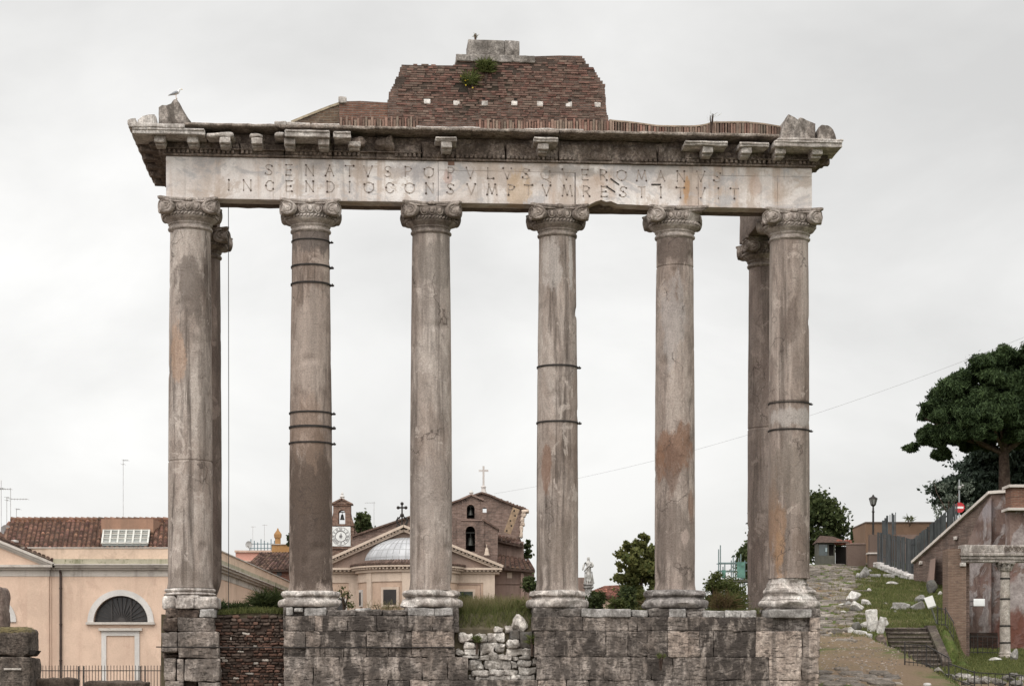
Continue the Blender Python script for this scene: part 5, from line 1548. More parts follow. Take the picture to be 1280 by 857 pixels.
# blocked doorway
dz0, dz1 = GZ, bz(788)
m = MB(); m.box(bx(127), bx(133), YF - 0.06, YF + 0.1, dz0, dz1); m.box(bx(168.5), bx(174.5), YF - 0.06, YF + 0.1, dz0, dz1); m.box(bx(133) + 0.002, bx(168.5) - 0.002, YF - 0.06, YF + 0.1, bz(794), dz1)
df = BB(m, 'door_frame', M_frame)
m = MB(); m.box(bx(124), bx(178), YF - 0.18, YF + 0.1, bz(787.8), bz(784.6)); BB(m, 'lintel', M_trim, df)
m = MB(); m.tube([(bx(76.3), YF - 0.07, GZ), (bx(76.3), YF - 0.07, bz(716)), (bx(76.3), YF - 0.2, bz(713))], 0.055, 8)
for py in (735, 780, 825): m.lathe([(0.075, bz(py) - 0.03), (0.075, bz(py) + 0.03)], 8, cx=bx(76.3), cy=YF - 0.07)
BB(m, 'downpipe', M_pipe)
# tile roof with its ridge
ridgeY = YF + 6.5; zr = PZ(651, D + 6.5)
m = MB()
XR1 = PX(252, D + 6.5)
tiled_roof(m, (bx(5), YF + 0.1, bz(686)), (bx(250), YF + 0.1, bz(685)), (PX(14, D + 6.5), ridgeY, zr), (XR1, ridgeY, zr), seed=1)
roof = BB(m, 'roof', M_tile, smooth=50)
m = MB()
x = PX(13.5, D + 6.5); rr = random.Random(3)
while x < XR1:
    L_ = 0.30; tt = rr.uniform(0.7, 1.25)
    m.tube([(x, ridgeY, zr + 0.10), (x + L_, ridgeY, zr + 0.07)], [0.12, 0.10], 8, tint=(tt, tt * .95, tt * .92)); x += L_ * 0.93
m.box(PX(14, D + 6.5), XR1, ridgeY - 0.09, ridgeY + 0.09, zr - 0.25, zr + 0.03, tint=(1.5, 1.25, 1.05))
BB(m, 'ridge_tiles', M_tile, roof, 50)
# left hip and a back slope that closes the roof
m = MB()
tiled_roof(m, (bx(-40), YF + 5, bz(683)), (bx(5), YF + 0.15, bz(686)), (PX(-30, D + 6.5), ridgeY + 3, zr - 0.9), (PX(13, D + 6.5), ridgeY, zr), seed=5)
tiled_roof(m, (XR1, YF + 13, bz(684)), (PX(14, D + 6.5), YF + 13, bz(684)), (XR1, ridgeY + 0.1, zr), (PX(14, D + 6.5), ridgeY + 0.1, zr), seed=6)
BB(m, 'roof_slope', M_tile, roof, 50)
m = MB()
tiled_roof(m, (bx(-60), YF - 0.1, bz(694) + 0.4), (bx(-11), YF - 0.1, bz(675) + 0.22), (bx(-60), YF + 6, bz(694) + 0.4), (bx(-11), YF + 6, bz(675) + 0.22), seed=8)
tiled_roof(m, (bx(68), YF - 0.1, bz(705) + 0.14), (bx(-9), YF - 0.1, bz(676) + 0.24), (bx(68), YF + 1.0, bz(705) + 0.14), (bx(-9), YF + 1.0, bz(676) + 0.24), seed=9)
BB(m, 'pediment_roof', M_tiledk, roof, 50)
# glazed skylight let into the roof slope
def rz_(y): return bz(685.5) + (zr - bz(685.5)) * (y - YF - 0.1) / (ridgeY - YF - 0.1)
sk = MB()
y0s, y1s = YF + 0.25, YF + 3.3
sk_l, sk_r = bx(128.5), bx(186)
zA, zB = rz_(y0s) + 0.2, rz_(y1s) + 0.17
def skp(fx, fy, lift=0.0): return Vector(((PX(127.5, D + .25) * (1 - fx) + PX(184.5, D + .25) * fx) * (1 - fy) + (PX(129.5, D + 3.3) * (1 - fx) + PX(186.5, D + 3.3) * fx) * fy, y0s + (y1s - y0s) * fy, zA + (zB - zA) * fy + lift))
sk.add([skp(0, 0), skp(1, 0), skp(1, 1), skp(0, 1), skp(0, 0, -.1), skp(1, 0, -.1), skp(1, 1, -.1), skp(0, 1, -.1)], [(0, 1, 2, 3), (7, 6, 5, 4), (0, 4, 5, 1), (1, 5, 6, 2), (2, 6, 7, 3), (3, 7, 4, 0)])
tg = NT('skylight_glass', 0.15, 0.5); M_glass = tg.fin((0.19, 0.20, 0.185))
skl = BB(sk, 'skylight', M_glass, smooth=0)
m = MB()
for i in range(7):
    m.bar(skp(i / 6, -0.02, 0.03), skp(i / 6, 1.02, 0.03), 0.075, 0.06, side=(0, 0, 1))
for j in range(4):
    m.bar(skp(-0.02, j / 3, 0.035), skp(1.02, j / 3, 0.035), 0.075, 0.06, side=(0, 0, 1))
BB(m, 'glazing_bars', simple('grey_glazing_bars', (0.48, 0.47, 0.43), 0.6, 0.15), skl, 0)
m = MB(); m.box(PX(126, D + 3.3), PX(191, D + 3.3), YF + 3.4, ridgeY - 0.1, rz_(YF + 3.0), zr - 0.14)
BB(m, 'dormer_wall', plaster('dormer_plaster', (0.31, 0.185, 0.13), (0.2, 0.13, 0.095), 0.5, 0.5))
m = MB(); m.lathe([(0.14, bz(684)), (0.14, bz(676)), (0.2, bz(675.5)), (0.2, bz(673.5)), (0.05, bz(672.5))], 12, cx=bx(11), cy=YF + 1.0); BB(m, 'vent_pipe', M_frame)

# antennas and dish
def antenna(px, py0, py1, arms, label, d=97.0, r=0.013):
    a = thing('tv_antenna', label, 'antenna', (PX(px, d), CAMY + d, PZ(py1, d)), 0, 'roof antennas')
    H = PZ(py0, d) - PZ(py1, d); k = d / FPX
    m = MB(); m.tube([(0, 0, 0), (0, 0, H)], r, 6); m.build('mast', M_alu, a)
    for dy, xa, xb, nel in arms:
        z = H - dy * k
        m = MB(); m.tube([(xa * k, 0, z), (xb * k, 0, z)], r * 0.7, 6)
        for i in range(nel):
            x = (xa + (xb - xa) * i / max(1, nel - 1)) * k
            m.tube([(x, -0.35, z), (x, 0.35, z)], r * 0.5, 5)
        m.build('boom', M_alu, a)
    return a
antenna(13.3, 609.5, 681, [(1.5, -14, 0.5, 6), (14, -0.5, 21, 7)], 'tall antenna with two long booms at the left end of the clay ridge')
antenna(1.5, 600, 676, [(10, -3, 3, 3)], 'thin bare antenna mast nearest the left picture edge')
antenna(8.5, 621, 672, [(0.5, -1, 3, 3), (4, -1, 2, 2)], 'shorter antenna just left of the tall two boomed one')
antenna(20.5, 635, 652, [(1, 0, 4, 3)], 'small short antenna right behind the clay ridge', 98.5)
antenna(154, 574, 652, [(1, 0, 6, 4), (6, -1.5, 1.5, 2)], 'lone tall antenna rising behind the ridge over the skylight', 98.5, 0.011)
def dish(px, py, d, r, label, yaw=0.5):
    o = thing('satellite_dish', label, 'satellite dish', (PX(px, d), CAMY + d, PZ(py, d) - r * 1.6), yaw)
    m = MB(); vs = []; fs = []
    for i in range(5):
        q = r * i / 4
        for j in range(20):
            a = 2 * math.pi * j / 20; vs.append((q * math.cos(a), -0.25 * r + 0.3 * r * (q / r) ** 2 * -1 + 0.25 * r, r * 1.6 + q * math.sin(a)))
    for i in range(4):
        for j in range(20): fs.append((i * 20 + j, i * 20 + (j + 1) % 20, (i + 1) * 20 + (j + 1) % 20, (i + 1) * 20 + j))
    m.add(vs, fs); b = [(x, y + 0.03, z) for x, y, z in vs]; m.add(b, [f[::-1] for f in fs])
    m.build('reflector', simple('dish_grey', (0.36, 0.35, 0.34), 0.6, 0.1), o)
    m = MB(); m.tube([(0, 0.06, 0), (0, 0.06, r * 1.6)], 0.03, 6); m.tube([(0, 0.03, r * 0.7), (0, -r * 0.8, r * 1.3)], 0.02, 6); m.ball((0, -r * 0.8, r * 1.35), 0.06, 8, 6); m.build('bracket', M_alu, o)
dish(7, 662, 95, 0.24, 'pale satellite dish at the left end of the clay tiled roof')

# downhill iron fence in front
fd = 80.0; kz = fd / FPX
fe = thing('iron_fence', 'thin black iron fence in front of the peach building', 'fence', (PX(120, fd), CAMY + fd, -1.75))
m = MB(); x0 = PX(38, fd) - PX(120, fd); x1 = PX(212, fd) - PX(120, fd); zt = PZ(832.5, fd) + 1.75
n = 46
for i in range(n): 
    x = x0 + (x1 - x0) * i / (n - 1); m.tube([(x, 0, 0.1), (x, 0, zt)], [0.014, 0.014], 5); 
    m.tube([(x, 0, zt), (x, 0, zt + 0.06)], [0.02, 0.003], 5)
m.build('bars', M_iron2, fe)
m = MB()
for z in (zt - 0.18, 0.35): m.box(x0, x1, -0.012, 0.012, z, z + 0.035)
m.build('rail', M_iron2, fe)
for px in (98.5, 105, 175.5, 181.5):
    m = MB(); x = PX(px, fd) - PX(120, fd); m.box(x - 0.025, x + 0.025, -0.05, -0.014, 0, zt + 0.02); m.build('post', M_iron2, fe)

# lightning conductor in front of the gap
lc = thing('lightning_conductor', 'thin vertical cable hanging from the entablature beside the left corner column', 'cable', P(285.5, 800, 54.85))
H = ARCH_Z + 0.02 - lc.location.z
m = MB(); m.tube([(0, 0, 0), (0.01, 0, H * 0.4), (0, 0, H)], 0.011, 6); m.build('down_lead', M_iron2, lc)

# ---------------- houses between the first two columns ------------------------
def house(name, label, cat, px, d, zb=-2.0):
    o = thing(name, label, cat, (PX(px, d), CAMY + d, zb))
    def B(m, nm, mat, parent=o, smooth=30, d=d):
        ox, oy, oz = PX(px, d), CAMY + d, zb
        m.v = [(x - ox, y - oy, z - oz) for x, y, z in m.v]
        return m.build(nm, mat, parent, smooth)
    return o, B
M_red = brickmat('red_house_brick', (0.27, 0.11, 0.075), (0.19, 0.085, 0.065), (0.20, 0.14, 0.11), 0.3, 0.09, dirtamt=0.4)
d = 128
o, B = house('red_house', 'low red brick house with a dark clay roof between the first two columns', 'house', 345, d)
m = MB(); m.box(PX(302, d), PX(425, d), CAMY + d, CAMY + d + 9, -2, PZ(711, d)); B(m, 'wall', M_red)
m = MB(); tiled_roof(m, (PX(303, d), CAMY + d - 0.4, PZ(713, d)), (PX(425, d), CAMY + d - 0.4, PZ(711, d)), (PX(325, d + 5), CAMY + d + 5, PZ(691, d + 5)), (PX(425, d + 5), CAMY + d + 5, PZ(691, d + 5)), sp=0.24, rad=0.10, seed=11)
tiled_roof(m, (PX(425, d + 5), CAMY + d + 9.5, PZ(713, d + 9)), (PX(303, d + 5), CAMY + d + 9.5, PZ(713, d + 9)), (PX(425, d + 5), CAMY + d + 5, PZ(691, d + 5)), (PX(325, d + 5), CAMY + d + 5, PZ(691, d + 5)), sp=0.24, rad=0.10, seed=12)
B(m, 'roof', M_tiledk, smooth=50)
m = MB(); m.box(PX(346, d), PX(352, d), CAMY + d - 0.02, CAMY + d + 0.1, PZ(719, d), PZ(714, d)); B(m, 'window', M_dark)
d = 150
o, B = house('pink_terrace_house', 'salmon pink house with a roof terrace railing far behind the red house', 'house', 330, d)
M_pink = plaster('salmon_plaster', (0.52, 0.275, 0.22), (0.38, 0.21, 0.17), 0.3, 0.2)
m = MB(); m.box(PX(294.5, d), PX(400, d), CAMY + d, CAMY + d + 10, -2, PZ(690, d)); B(m, 'wall', M_pink)
m = MB(); m.box(PX(293.5, d), PX(401, d), CAMY + d - 0.15, CAMY + d - 0.003, PZ(701.5, d), PZ(700, d)); m.box(PX(293.5, d), PX(401, d), CAMY + d - 0.15, CAMY + d + 10, PZ(690, d) + 0.003, PZ(687.5, d)); B(m, 'cornice', plaster('pink_trim', (0.50, 0.36, 0.29)))
m = MB(); m.box(PX(302, d), PX(309, d), CAMY + d - 0.06, CAMY + d + 0.05, PZ(712, d), PZ(700.8, d) - 0.1); w_ = B(m, 'window', M_frame)
m = MB(); m.box(PX(304, d), PX(307.5, d), CAMY + d - 0.08, CAMY + d - 0.05, PZ(711.5, d), PZ(703, d)); B(m, 'pane', M_dark, w_)
M_blue = simple('blue_grey_rail', (0.12, 0.17, 0.19), 0.6, 0.2, 4, 0.2)
m = MB()
for i in range(8):
    px = 313 + i * 4.2; m.tube([(PX(px, d), CAMY + d + 0.3, PZ(690, d)), (PX(px, d), CAMY + d + 0.3, PZ(673 + (i % 3) * 2, d))], 0.035, 5)
for py in (684.5, 679): m.tube([(PX(312, d), CAMY + d + 0.3, PZ(py, d)), (PX(346, d), CAMY + d + 0.3, PZ(py, d))], 0.03, 5)
B(m, 'terrace_railing', M_blue)
d = 140
o, B = house('ochre_house', 'ochre house top with a pointed chimney stack beside the second column', 'house', 355, d)
M_ochre = plaster('ochre_plaster', (0.36, 0.20, 0.085), (0.22, 0.13, 0.07), 0.4, 0.3)
m = MB(); m.box(PX(339.5, d), PX(430, d), CAMY + d, CAMY + d + 4, -2, PZ(680.5, d)); B(m, 'wall', M_ochre)
m = MB(); m.box(PX(338.8, d), PX(430, d), CAMY + d - 0.08, CAMY + d + 4, PZ(680.4, d), PZ(679.5, d)); B(m, 'parapet_capping', M_trim)
m = MB(); c = PX(346, d); yy = CAMY + d + 0.6
k = d / FPX
m.lathe([(3.6 * k, PZ(679.5, d)), (3.6 * k, PZ(671.5, d)), (4.6 * k, PZ(671, d)), (4.9 * k, PZ(667, d)), (4.3 * k, PZ(665.5, d)), (1.6 * k, PZ(662, d)), (0.6 * k, PZ(659, d))], 8, cx=c, cy=yy); B(m, 'chimney', M_ochre, smooth=20)
dish(311.5, 680.5, 147, 0.27, 'small grey satellite dish on the salmon pink house', -0.4)
for i, (px, t, b_, lb) in enumerate([(330.5, 655, 690, 'faint antenna over the salmon pink house terrace'), (316, 657, 690, 'faint antenna left of the terrace railing on the pink house')]):
    antenna(px, t, b_, [(1, -2, 3, 3)], lb, 152, 0.012)

# ---------------- clock tower ---------------------------------------------------
d = 126; k = d / FPX; Y = CAMY + d
o, B = house('clock_tower', 'small brick clock tower with a white clock face and a bell in its gable', 'clock tower', 427, d)
M_tow = brickmat('tower_brick', (0.27, 0.155, 0.115), (0.205, 0.12, 0.09), (0.26, 0.19, 0.15), 0.3, 0.09, dirtamt=0.3)
m = MB(); m.box(PX(411, d), PX(442.5, d), Y, Y + 1.6, -2, PZ(654.5, d)); wl_ = B(m, 'shaft', M_tow)
m = MB()
xa, xb = PX(416.3, d), PX(437.8, d); oc, orr = PX(427, d), 4.3 * k; zs_ = PZ(641, d)
m.box(xa, oc - orr, Y + 0.1, Y + 0.9, PZ(654.4, d), PZ(630, d)); m.box(oc + orr, xb, Y + 0.1, Y + 0.9, PZ(654.4, d), PZ(630, d))
n = 12
for i in range(n):
    a0, a1 = math.pi * i / n, math.pi * (i + 1) / n
    q = [(oc + orr * math.cos(a0), zs_ + orr * math.sin(a0)), (oc + orr * math.cos(a1), zs_ + orr * math.sin(a1))]
    zt = PZ(630, d)
    vs = [(q[0][0], Y + .1, q[0][1]), (q[1][0], Y + .1, q[1][1]), (q[1][0], Y + .1, zt), (q[0][0], Y + .1, zt)]
    vs += [(x, Y + .9, z) for x, _, z in vs]
    m.add(vs, [(0, 3, 2, 1), (4, 5, 6, 7), (0, 1, 5, 4)])
m.prism([(PX(414.8, d), PZ(630, d) + .003), (PX(439.4, d), PZ(630, d) + .003), (PX(427, d), PZ(623.5, d))], Y + 0.02, Y + 0.98)
gab = B(m, 'bell_gable', M_tow)
m = MB(); m.bar((PX(414, d), Y + .5, PZ(629.5, d)), (PX(427.3, d), Y + .5, PZ(622.8, d)), 0.1, 1.1); m.bar((PX(426.7, d), Y + .5, PZ(622.8, d)), (PX(440, d), Y + .5, PZ(629.5, d)), 0.1, 1.1)
m.box(PX(415.5, d), PX(438.5, d), Y + 0.03, Y + 0.095, PZ(631.5, d), PZ(630.4, d)); B(m, 'gable_cornice', M_tow, gab)
m = MB(); m.lathe([(0.16, PZ(623, d)), (0.12, PZ(620.5, d)), (0.17, PZ(619.5, d)), (0.07, PZ(617.5, d)), (0.09, PZ(616, d)), (0.0, PZ(613, d))], 10, cx=oc, cy=Y + .5); B(m, 'finial', M_frame, gab)
def bell(m, c, r, h):
    m.lathe([(r, 0), (r * 0.95, h * 0.08), (r * 0.72, h * 0.3), (r * 0.6, h * 0.6), (r * 0.5, h * 0.85), (r * 0.2, h), (0.02, h * 1.02)], 14, fn=lambda rr, z, a: (rr, z))
    for i in range(len(m.v) - 7 * 14, len(m.v)): x, y, z = m.v[i]; m.v[i] = (x + c[0], y + c[1], z + c[2])
    m.tube([(c[0], c[1], c[2] + h), (c[0], c[1], c[2] + h * 1.5)], r * 0.12, 5)
M_bell = simple('bronze_bell', (0.045, 0.045, 0.04), 0.5, 0.3, 4, 0.6)
m = MB(); bell(m, (oc, Y + 0.5, PZ(648.5, d)), 0.15, 0.35); m.box(oc - orr, oc + orr, Y + .46, Y + .54, PZ(639.5, d) , PZ(638.5, d)); B(m, 'bell', M_bell, gab)
# scroll shoulders
m = MB()
m.prism([(PX(437.9, d), PZ(654.3, d)), (PX(443, d), PZ(654.3, d)), (PX(440.6, d), PZ(651, d)), (PX(439, d), PZ(646, d)), (PX(437.9, d), PZ(640, d))], Y + 0.15, Y + 0.8)
m.prism([(PX(416.2, d), PZ(654.3, d)), (PX(416.2, d), PZ(640, d)), (PX(415, d), PZ(646, d)), (PX(413.4, d), PZ(651, d)), (PX(411, d), PZ(654.3, d))], Y + 0.15, Y + 0.8)
B(m, 'shoulder_scroll', M_tow, gab)
m = MB(); m.box(PX(410.5, d), PX(443, d), Y - 0.08, Y + 1.7, PZ(656.5, d), PZ(654.6, d)); m.box(PX(410.5, d), PX(443, d), Y - 0.10, Y - 0.003, PZ(685.5, d), PZ(683.5, d)); B(m, 'string_course', M_tow)
cx, cz, rr_ = PX(426, d), PZ(670, d), 11.2 * k
m = MB(); m.box(PX(413.8, d), PX(438.2, d), Y - 0.05, Y - 0.002, PZ(682.3, d), PZ(657.8, d)); cf = B(m, 'clock_face', simple('clock_white', (0.68, 0.68, 0.66), 0.6, 0.08, 3, bump=0))
M_clk = simple('clock_numerals', (0.16, 0.15, 0.15), 0.8, 0.2, 4, bump=0)
m = MB()
for r_ in (rr_, rr_ * 0.62, rr_ * 0.58): m.tube([(cx + r_ * math.cos(2 * math.pi * i / 40), Y - 0.055, cz + r_ * math.sin(2 * math.pi * i / 40)) for i in range(40)], 0.012, 4, closed=True)
rom = ['XII', 'I', 'II', 'III', 'IIII', 'V', 'VI', 'VII', 'VIII', 'IX', 'X', 'XI']
for h in range(12):
    a = R(90) - h * R(30); er = Vector((math.cos(a), 0, math.sin(a))); et = Vector((math.sin(a), 0, -math.cos(a)))
    wid = {'I': .05, 'V': .10, 'X': .10}
    tot = sum(wid[c] for c in rom[h]); x = -tot / 2
    ctr = Vector((cx, Y - 0.058, cz))
    for c in rom[h]:
        q = lambda f, t: ctr + er * rr_ * (0.67 + 0.26 * t) + et * (x + wid[c] * f)
        st = {'I': [((.5, 0), (.5, 1))], 'V': [((.1, 1), (.5, 0)), ((.5, 0), (.9, 1))], 'X': [((.1, 0), (.9, 1)), ((.1, 1), (.9, 0))]}[c]
        for s0, s1 in st: m.bar(q(*s0), q(*s1), 0.022, 0.008)
        x += wid[c]
B(m, 'numerals', M_clk, cf, 0)
m = MB(); m.lathe([(0.0, 0), (0.09, 0), (0.09, 0.03), (0, 0.03)], 12)
m.v = [(cx + x, Y - 0.062 - z, cz + y) for x, y, z in m.v]
m.bar((cx, Y - 0.07, cz - 0.02), (cx + 0.02, Y - 0.07, cz + 0.2), 0.035, 0.01)
B(m, 'clock_hands', M_clk, cf)
m = MB(); m.box(PX(443, d), PX(466, d), Y + 0.3, Y + 3, -2, PZ(662, d)); m.prism([(PX(443, d), PZ(662, d)), (PX(466, d), PZ(668, d)), (PX(466, d), PZ(661.9, d)-.5), (PX(443, d), PZ(655, d))], Y + .31, Y + 2.9)
M_mauve = plaster('mauve_plaster', (0.30, 0.205, 0.175), (0.19, 0.14, 0.125), 0.6, 0.45)
B(m, 'annex', M_mauve)
m = MB(); m.box(PX(466.2, d), PX(477, d), Y + 0.3, Y + 0.33, PZ(665.6, d), PZ(665, d)); 
for i in range(6): m.box(PX(466.4 + i * 2, d), PX(466.4 + i * 2, d) + 0.03, Y + .3, Y + .33, PZ(673, d), PZ(665, d))
B(m, 'railing', M_iron2)
m = MB(); m.box(PX(464, d), PX(480, d), Y + 0.4, Y + 3, -2, PZ(673, d)); B(m, 'terrace', M_mauve)
antenna(467.5, 627, 664, [(1, -11, 1, 5)], 'thin antenna with one boom between the clock tower and the church gable', 130, 0.012)

# ---------------- domed church --------------------------------------------------
d = 106; k = d / FPX; Y = CAMY + d
M_apse = plaster('church_plaster', (0.47, 0.345, 0.265), (0.30, 0.215, 0.17), 0.45, 0.4)
M_apse2 = plaster('church_pale_plaster', (0.53, 0.43, 0.35), (0.34, 0.27, 0.225), 0.45, 0.4)
M_ped = plaster('church_pediment_plaster', (0.30, 0.22, 0.18), (0.20, 0.15, 0.125), 0.6, 0.4)
o, B = house('domed_church', 'peach church with a pediment, a half round apse and a pale lead dome', 'church', 508, d)
xl, xr_ = PX(404, d), PX(617, d); zc = PZ(717, d); 
m = MB(); m.box(xl, xr_, Y, Y + 12, -2, zc); B(m, 'wall', M_apse)
m = MB(); m.box(PX(604, d), xr_ + 0.06, Y - 0.07, Y + 0.6, -2, zc - 0.005); B(m, 'pilaster', M_apse2)
m = MB(); m.box(xl - .06, PX(414, d), Y - 0.07, Y + 0.6, -2, zc - 0.005); B(m, 'pilaster', M_apse2)
m = MB(); m.box(PX(436, d), PX(446, d), Y - 0.06, Y - 0.002, -2, zc - 0.005); B(m, 'pilaster', M_apse2)
m = MB(); m.box(xl - .05, xr_ + .05, Y - 0.05, Y - 0.002, PZ(728, d), zc - 0.006); B(m, 'frieze', M_apse2)
# main horizontal cornice with dentils
m = MB(); m.box(xl - 0.3, xr_ + 0.3, Y - 0.16, Y + 12, zc, PZ(714.4, d)); m.box(xl - 0.45, xr_ + 0.45, Y - 0.42, Y + 12, PZ(712.3, d), PZ(709.6, d))
n = 46
for i in range(n):
    x = xl - 0.35 + (xr_ - xl + 0.7) * i / (n - 1); m.box(x - 0.05, x + 0.05, Y - 0.36, Y + 0.1, PZ(714.3, d), PZ(712.35, d))
m.box(xl - 0.2, xr_ + 0.2, Y - 0.1, Y + 11, PZ(714.35, d), PZ(712.4, d) - 0.002)
B(m, 'cornice', M_apse2)
ap = (PX(505, d), PZ(659.5, d)); zl = PZ(709.4, d)
m = MB(); m.prism([(xl - 0.3, zl), (xr_ + 0.3, zl), ap], Y - 0.02, Y + 0.3); B(m, 'pediment', M_ped)
m = MB()
for s_, xe_ in ((-1, xl - 0.5), (1, xr_ + 0.5)):
    a = Vector((xe_, Y - 0.1, zl + 0.06)); b = Vector((ap[0], Y - 0.1, ap[1] + 0.08))
    m.bar(a, b, 0.13, 0.75)
    dn = Vector((0, 0, -0.22)); m.bar(a + dn + (b - a) * 0.06, b + dn, 0.12, 0.35)
    for i in range(26):
        p = a.lerp(b, (i + 0.8) / 27) + Vector((0, -0.05, -0.12)); m.box(p.x - 0.06, p.x + 0.06, Y - 0.36, Y, p.z - 0.06, p.z + 0.05)
B(m, 'raking_cornice', M_apse2)
m = MB()
tiled_roof(m, (xl - 0.5, Y + 0.3, zl + 0.02), (xl - 0.5, Y + 12, zl + 0.02), (ap[0], Y + 0.3, ap[1] + 0.05), (ap[0], Y + 12, ap[1] + 0.05), sp=0.3, rad=0.12, seed=31)
tiled_roof(m, (xr_ + 0.5, Y + 12, zl + 0.02), (xr_ + 0.5, Y + 0.3, zl + 0.02), (ap[0], Y + 12, ap[1] + 0.05), (ap[0], Y + 0.3, ap[1] + 0.05), sp=0.3, rad=0.12, seed=32)
B(m, 'roof', M_tiledk, smooth=50)
# apse drum
acx = PX(510, d); ra = 62 * k; za = PZ(717.5, d)
m = MB(); m.lathe([(ra, -2), (ra, za)], 48, cx=acx, cy=Y - 0.0, a0=math.pi, a1=2 * math.pi, cap=False); apse = B(m, 'apse', M_apse, smooth=30)
def ringband(m, r0, r1, z0, z1): m.lathe([(r0, z0), (r1, z0), (r1, z1), (r0, z1)], 48, cx=acx, cy=Y, a0=math.pi, a1=2 * math.pi, cap=False)
m = MB(); ringband(m, ra, ra + 0.05, PZ(729, d), za); ringband(m, ra, ra + 0.18, za + .002, PZ(714.5, d)); ringband(m, ra, ra + 0.40, PZ(711.5, d), PZ(709.3, d)); ringband(m, ra - .1, ra + 0.1, PZ(714.5, d), PZ(711.5, d))
for i in range(44):
    a = math.pi + math.pi * (i + 0.5) / 44
    p = Vector((acx + math.cos(a) * (ra + 0.2), Y + math.sin(a) * (ra + 0.2), PZ(713, d)))
    m.bar(p - Vector((0, 0, 0.04)), p + Vector((0, 0, 0.04)), 0.1, 0.28, side=(math.cos(a), math.sin(a), 0))
B(m, 'cornice', M_apse2, apse, 30)
m = MB(); m.lathe([(ra + 0.42, PZ(709.2, d)), (ra + 0.44, PZ(708, d)), (ra - 0.1, PZ(704.2, d)), (ra - 0.35, PZ(703.0, d))], 60, cx=acx, cy=Y, a0=math.pi, a1=2 * math.pi, cap=False, tint=0.9)
for i in range(52):
    a = math.pi + math.pi * (i + 0.5) / 52
    m.tube([(acx + math.cos(a) * (ra + 0.42), Y + math.sin(a) * (ra + 0.42), PZ(707.8, d)), (acx + math.cos(a) * (ra - 0.3), Y + math.sin(a) * (ra - 0.3), PZ(703, d))], [0.08, 0.07], 6, tint=random.Random(i).uniform(0.7, 1.2))
B(m, 'apse_roof', M_tiledk, apse, 40)
def leadmat():
    t = NT('lead_sheet', 0.55, 0.4)
    n = t.noise(t.pos, 1.2, 7, 0.65); n2 = t.noise(t.map(t.pos, (2, 2, .4)), 1.5, 6, 0.6)
    col = t.ramp(n, [(0.36, (0.27, 0.27, 0.28)), (0.64, (0.42, 0.42, 0.43))])
    col = t.mix(t.smooth(n2, 0.5, 0.7, 0, 0.4), col, (0.26, 0.255, 0.25))
    t.bump(n, 0.15, 0.02); return t.fin(col)
M_lead = leadmat()
rd = 54 * k; hd = 31.5 * k; zd = PZ(703.5, d)
m = MB(); prof = [(rd * math.cos(R(i * 9)), zd + hd * math.sin(R(i * 9))) for i in range(11)]
m.lathe([(rd, zd - 0.3)] + prof, 56, cx=acx, cy=Y - 0.01, a0=math.pi, a1=2 * math.pi, cap=False); dome = B(m, 'dome', M_lead, smooth=40)
m = MB()
for i in range(1, 20):
    a = math.pi + math.pi * i / 20
    m.tube([(acx + math.cos(a) * r, Y + math.sin(a) * r, z) for r, z in prof], 0.022, 5)
for r, z in prof[1:9:2]: m.tube([(acx + math.cos(math.pi + math.pi * i / 30) * (r + .002), Y + math.sin(math.pi + math.pi * i / 30) * (r + .002), z) for i in range(31)], 0.016, 5)
B(m, 'lead_seams', simple('lead_seam', (0.25, 0.25, 0.25), 0.6, 0.1), dome, 40)
# apse panels, windows
def on_apse(px, dr=0.0):
    s_ = (PX(px, d) - acx) / (ra + dr)
    a = -math.acos(max(-1, min(1, s_)))
    return Vector((acx + math.cos(a) * (ra + dr), Y + math.sin(a) * (ra + dr), 0)), Vector((math.cos(a), math.sin(a), 0)), Vector((-math.sin(a), math.cos(a), 0))
def apse_box(m, px, wpx, py0, py1, dr0, dr1):
    p, nr, tg_ = on_apse(px, 0); w2 = wpx * k / 2
    vs = []
    for z in (PZ(py1, d), PZ(py0, d)):
        for s_, q in ((-1, dr0), (1, dr0), (1, dr1), (-1, dr1)): 
            c = p + tg_ * s_ * w2 + nr * q; vs.append((c.x, c.y, z))
    m.add(vs, [(0, 1, 2, 3), (7, 6, 5, 4), (0, 4, 5, 1), (1, 5, 6, 2), (2, 6, 7, 3), (3, 7, 4, 0)])
for px, w_ in ((448.5, 5), (466, 8), (511, 10), (552, 10)):
    m = MB(); apse_box(m, px, w_, 717.8, 765, -0.1, 0.10); B(m, 'pilaster', M_apse2, apse)
for px, w_, y0, y1 in ((491.5, 17, 739, 757.5), (531, 15, 739, 757)):
    m = MB(); apse_box(m, px, w_ + 6, y0 - 3, y1 + 3, -0.05, 0.08); wf = B(m, 'window', M_apse2, apse)
    m = MB(); apse_box(m, px, w_, y0, y1, -0.05, 0.092); B(m, 'pane', M_dark, wf)
m = MB(); apse_box(m, 453.8, 9, 738, 759, -0.3, 0.08); wf = B(m, 'window', M_frame, apse)
m = MB(); apse_box(m, 453.8, 5.5, 741, 757, -0.3, 0.095); B(m, 'pane', M_dark, wf)
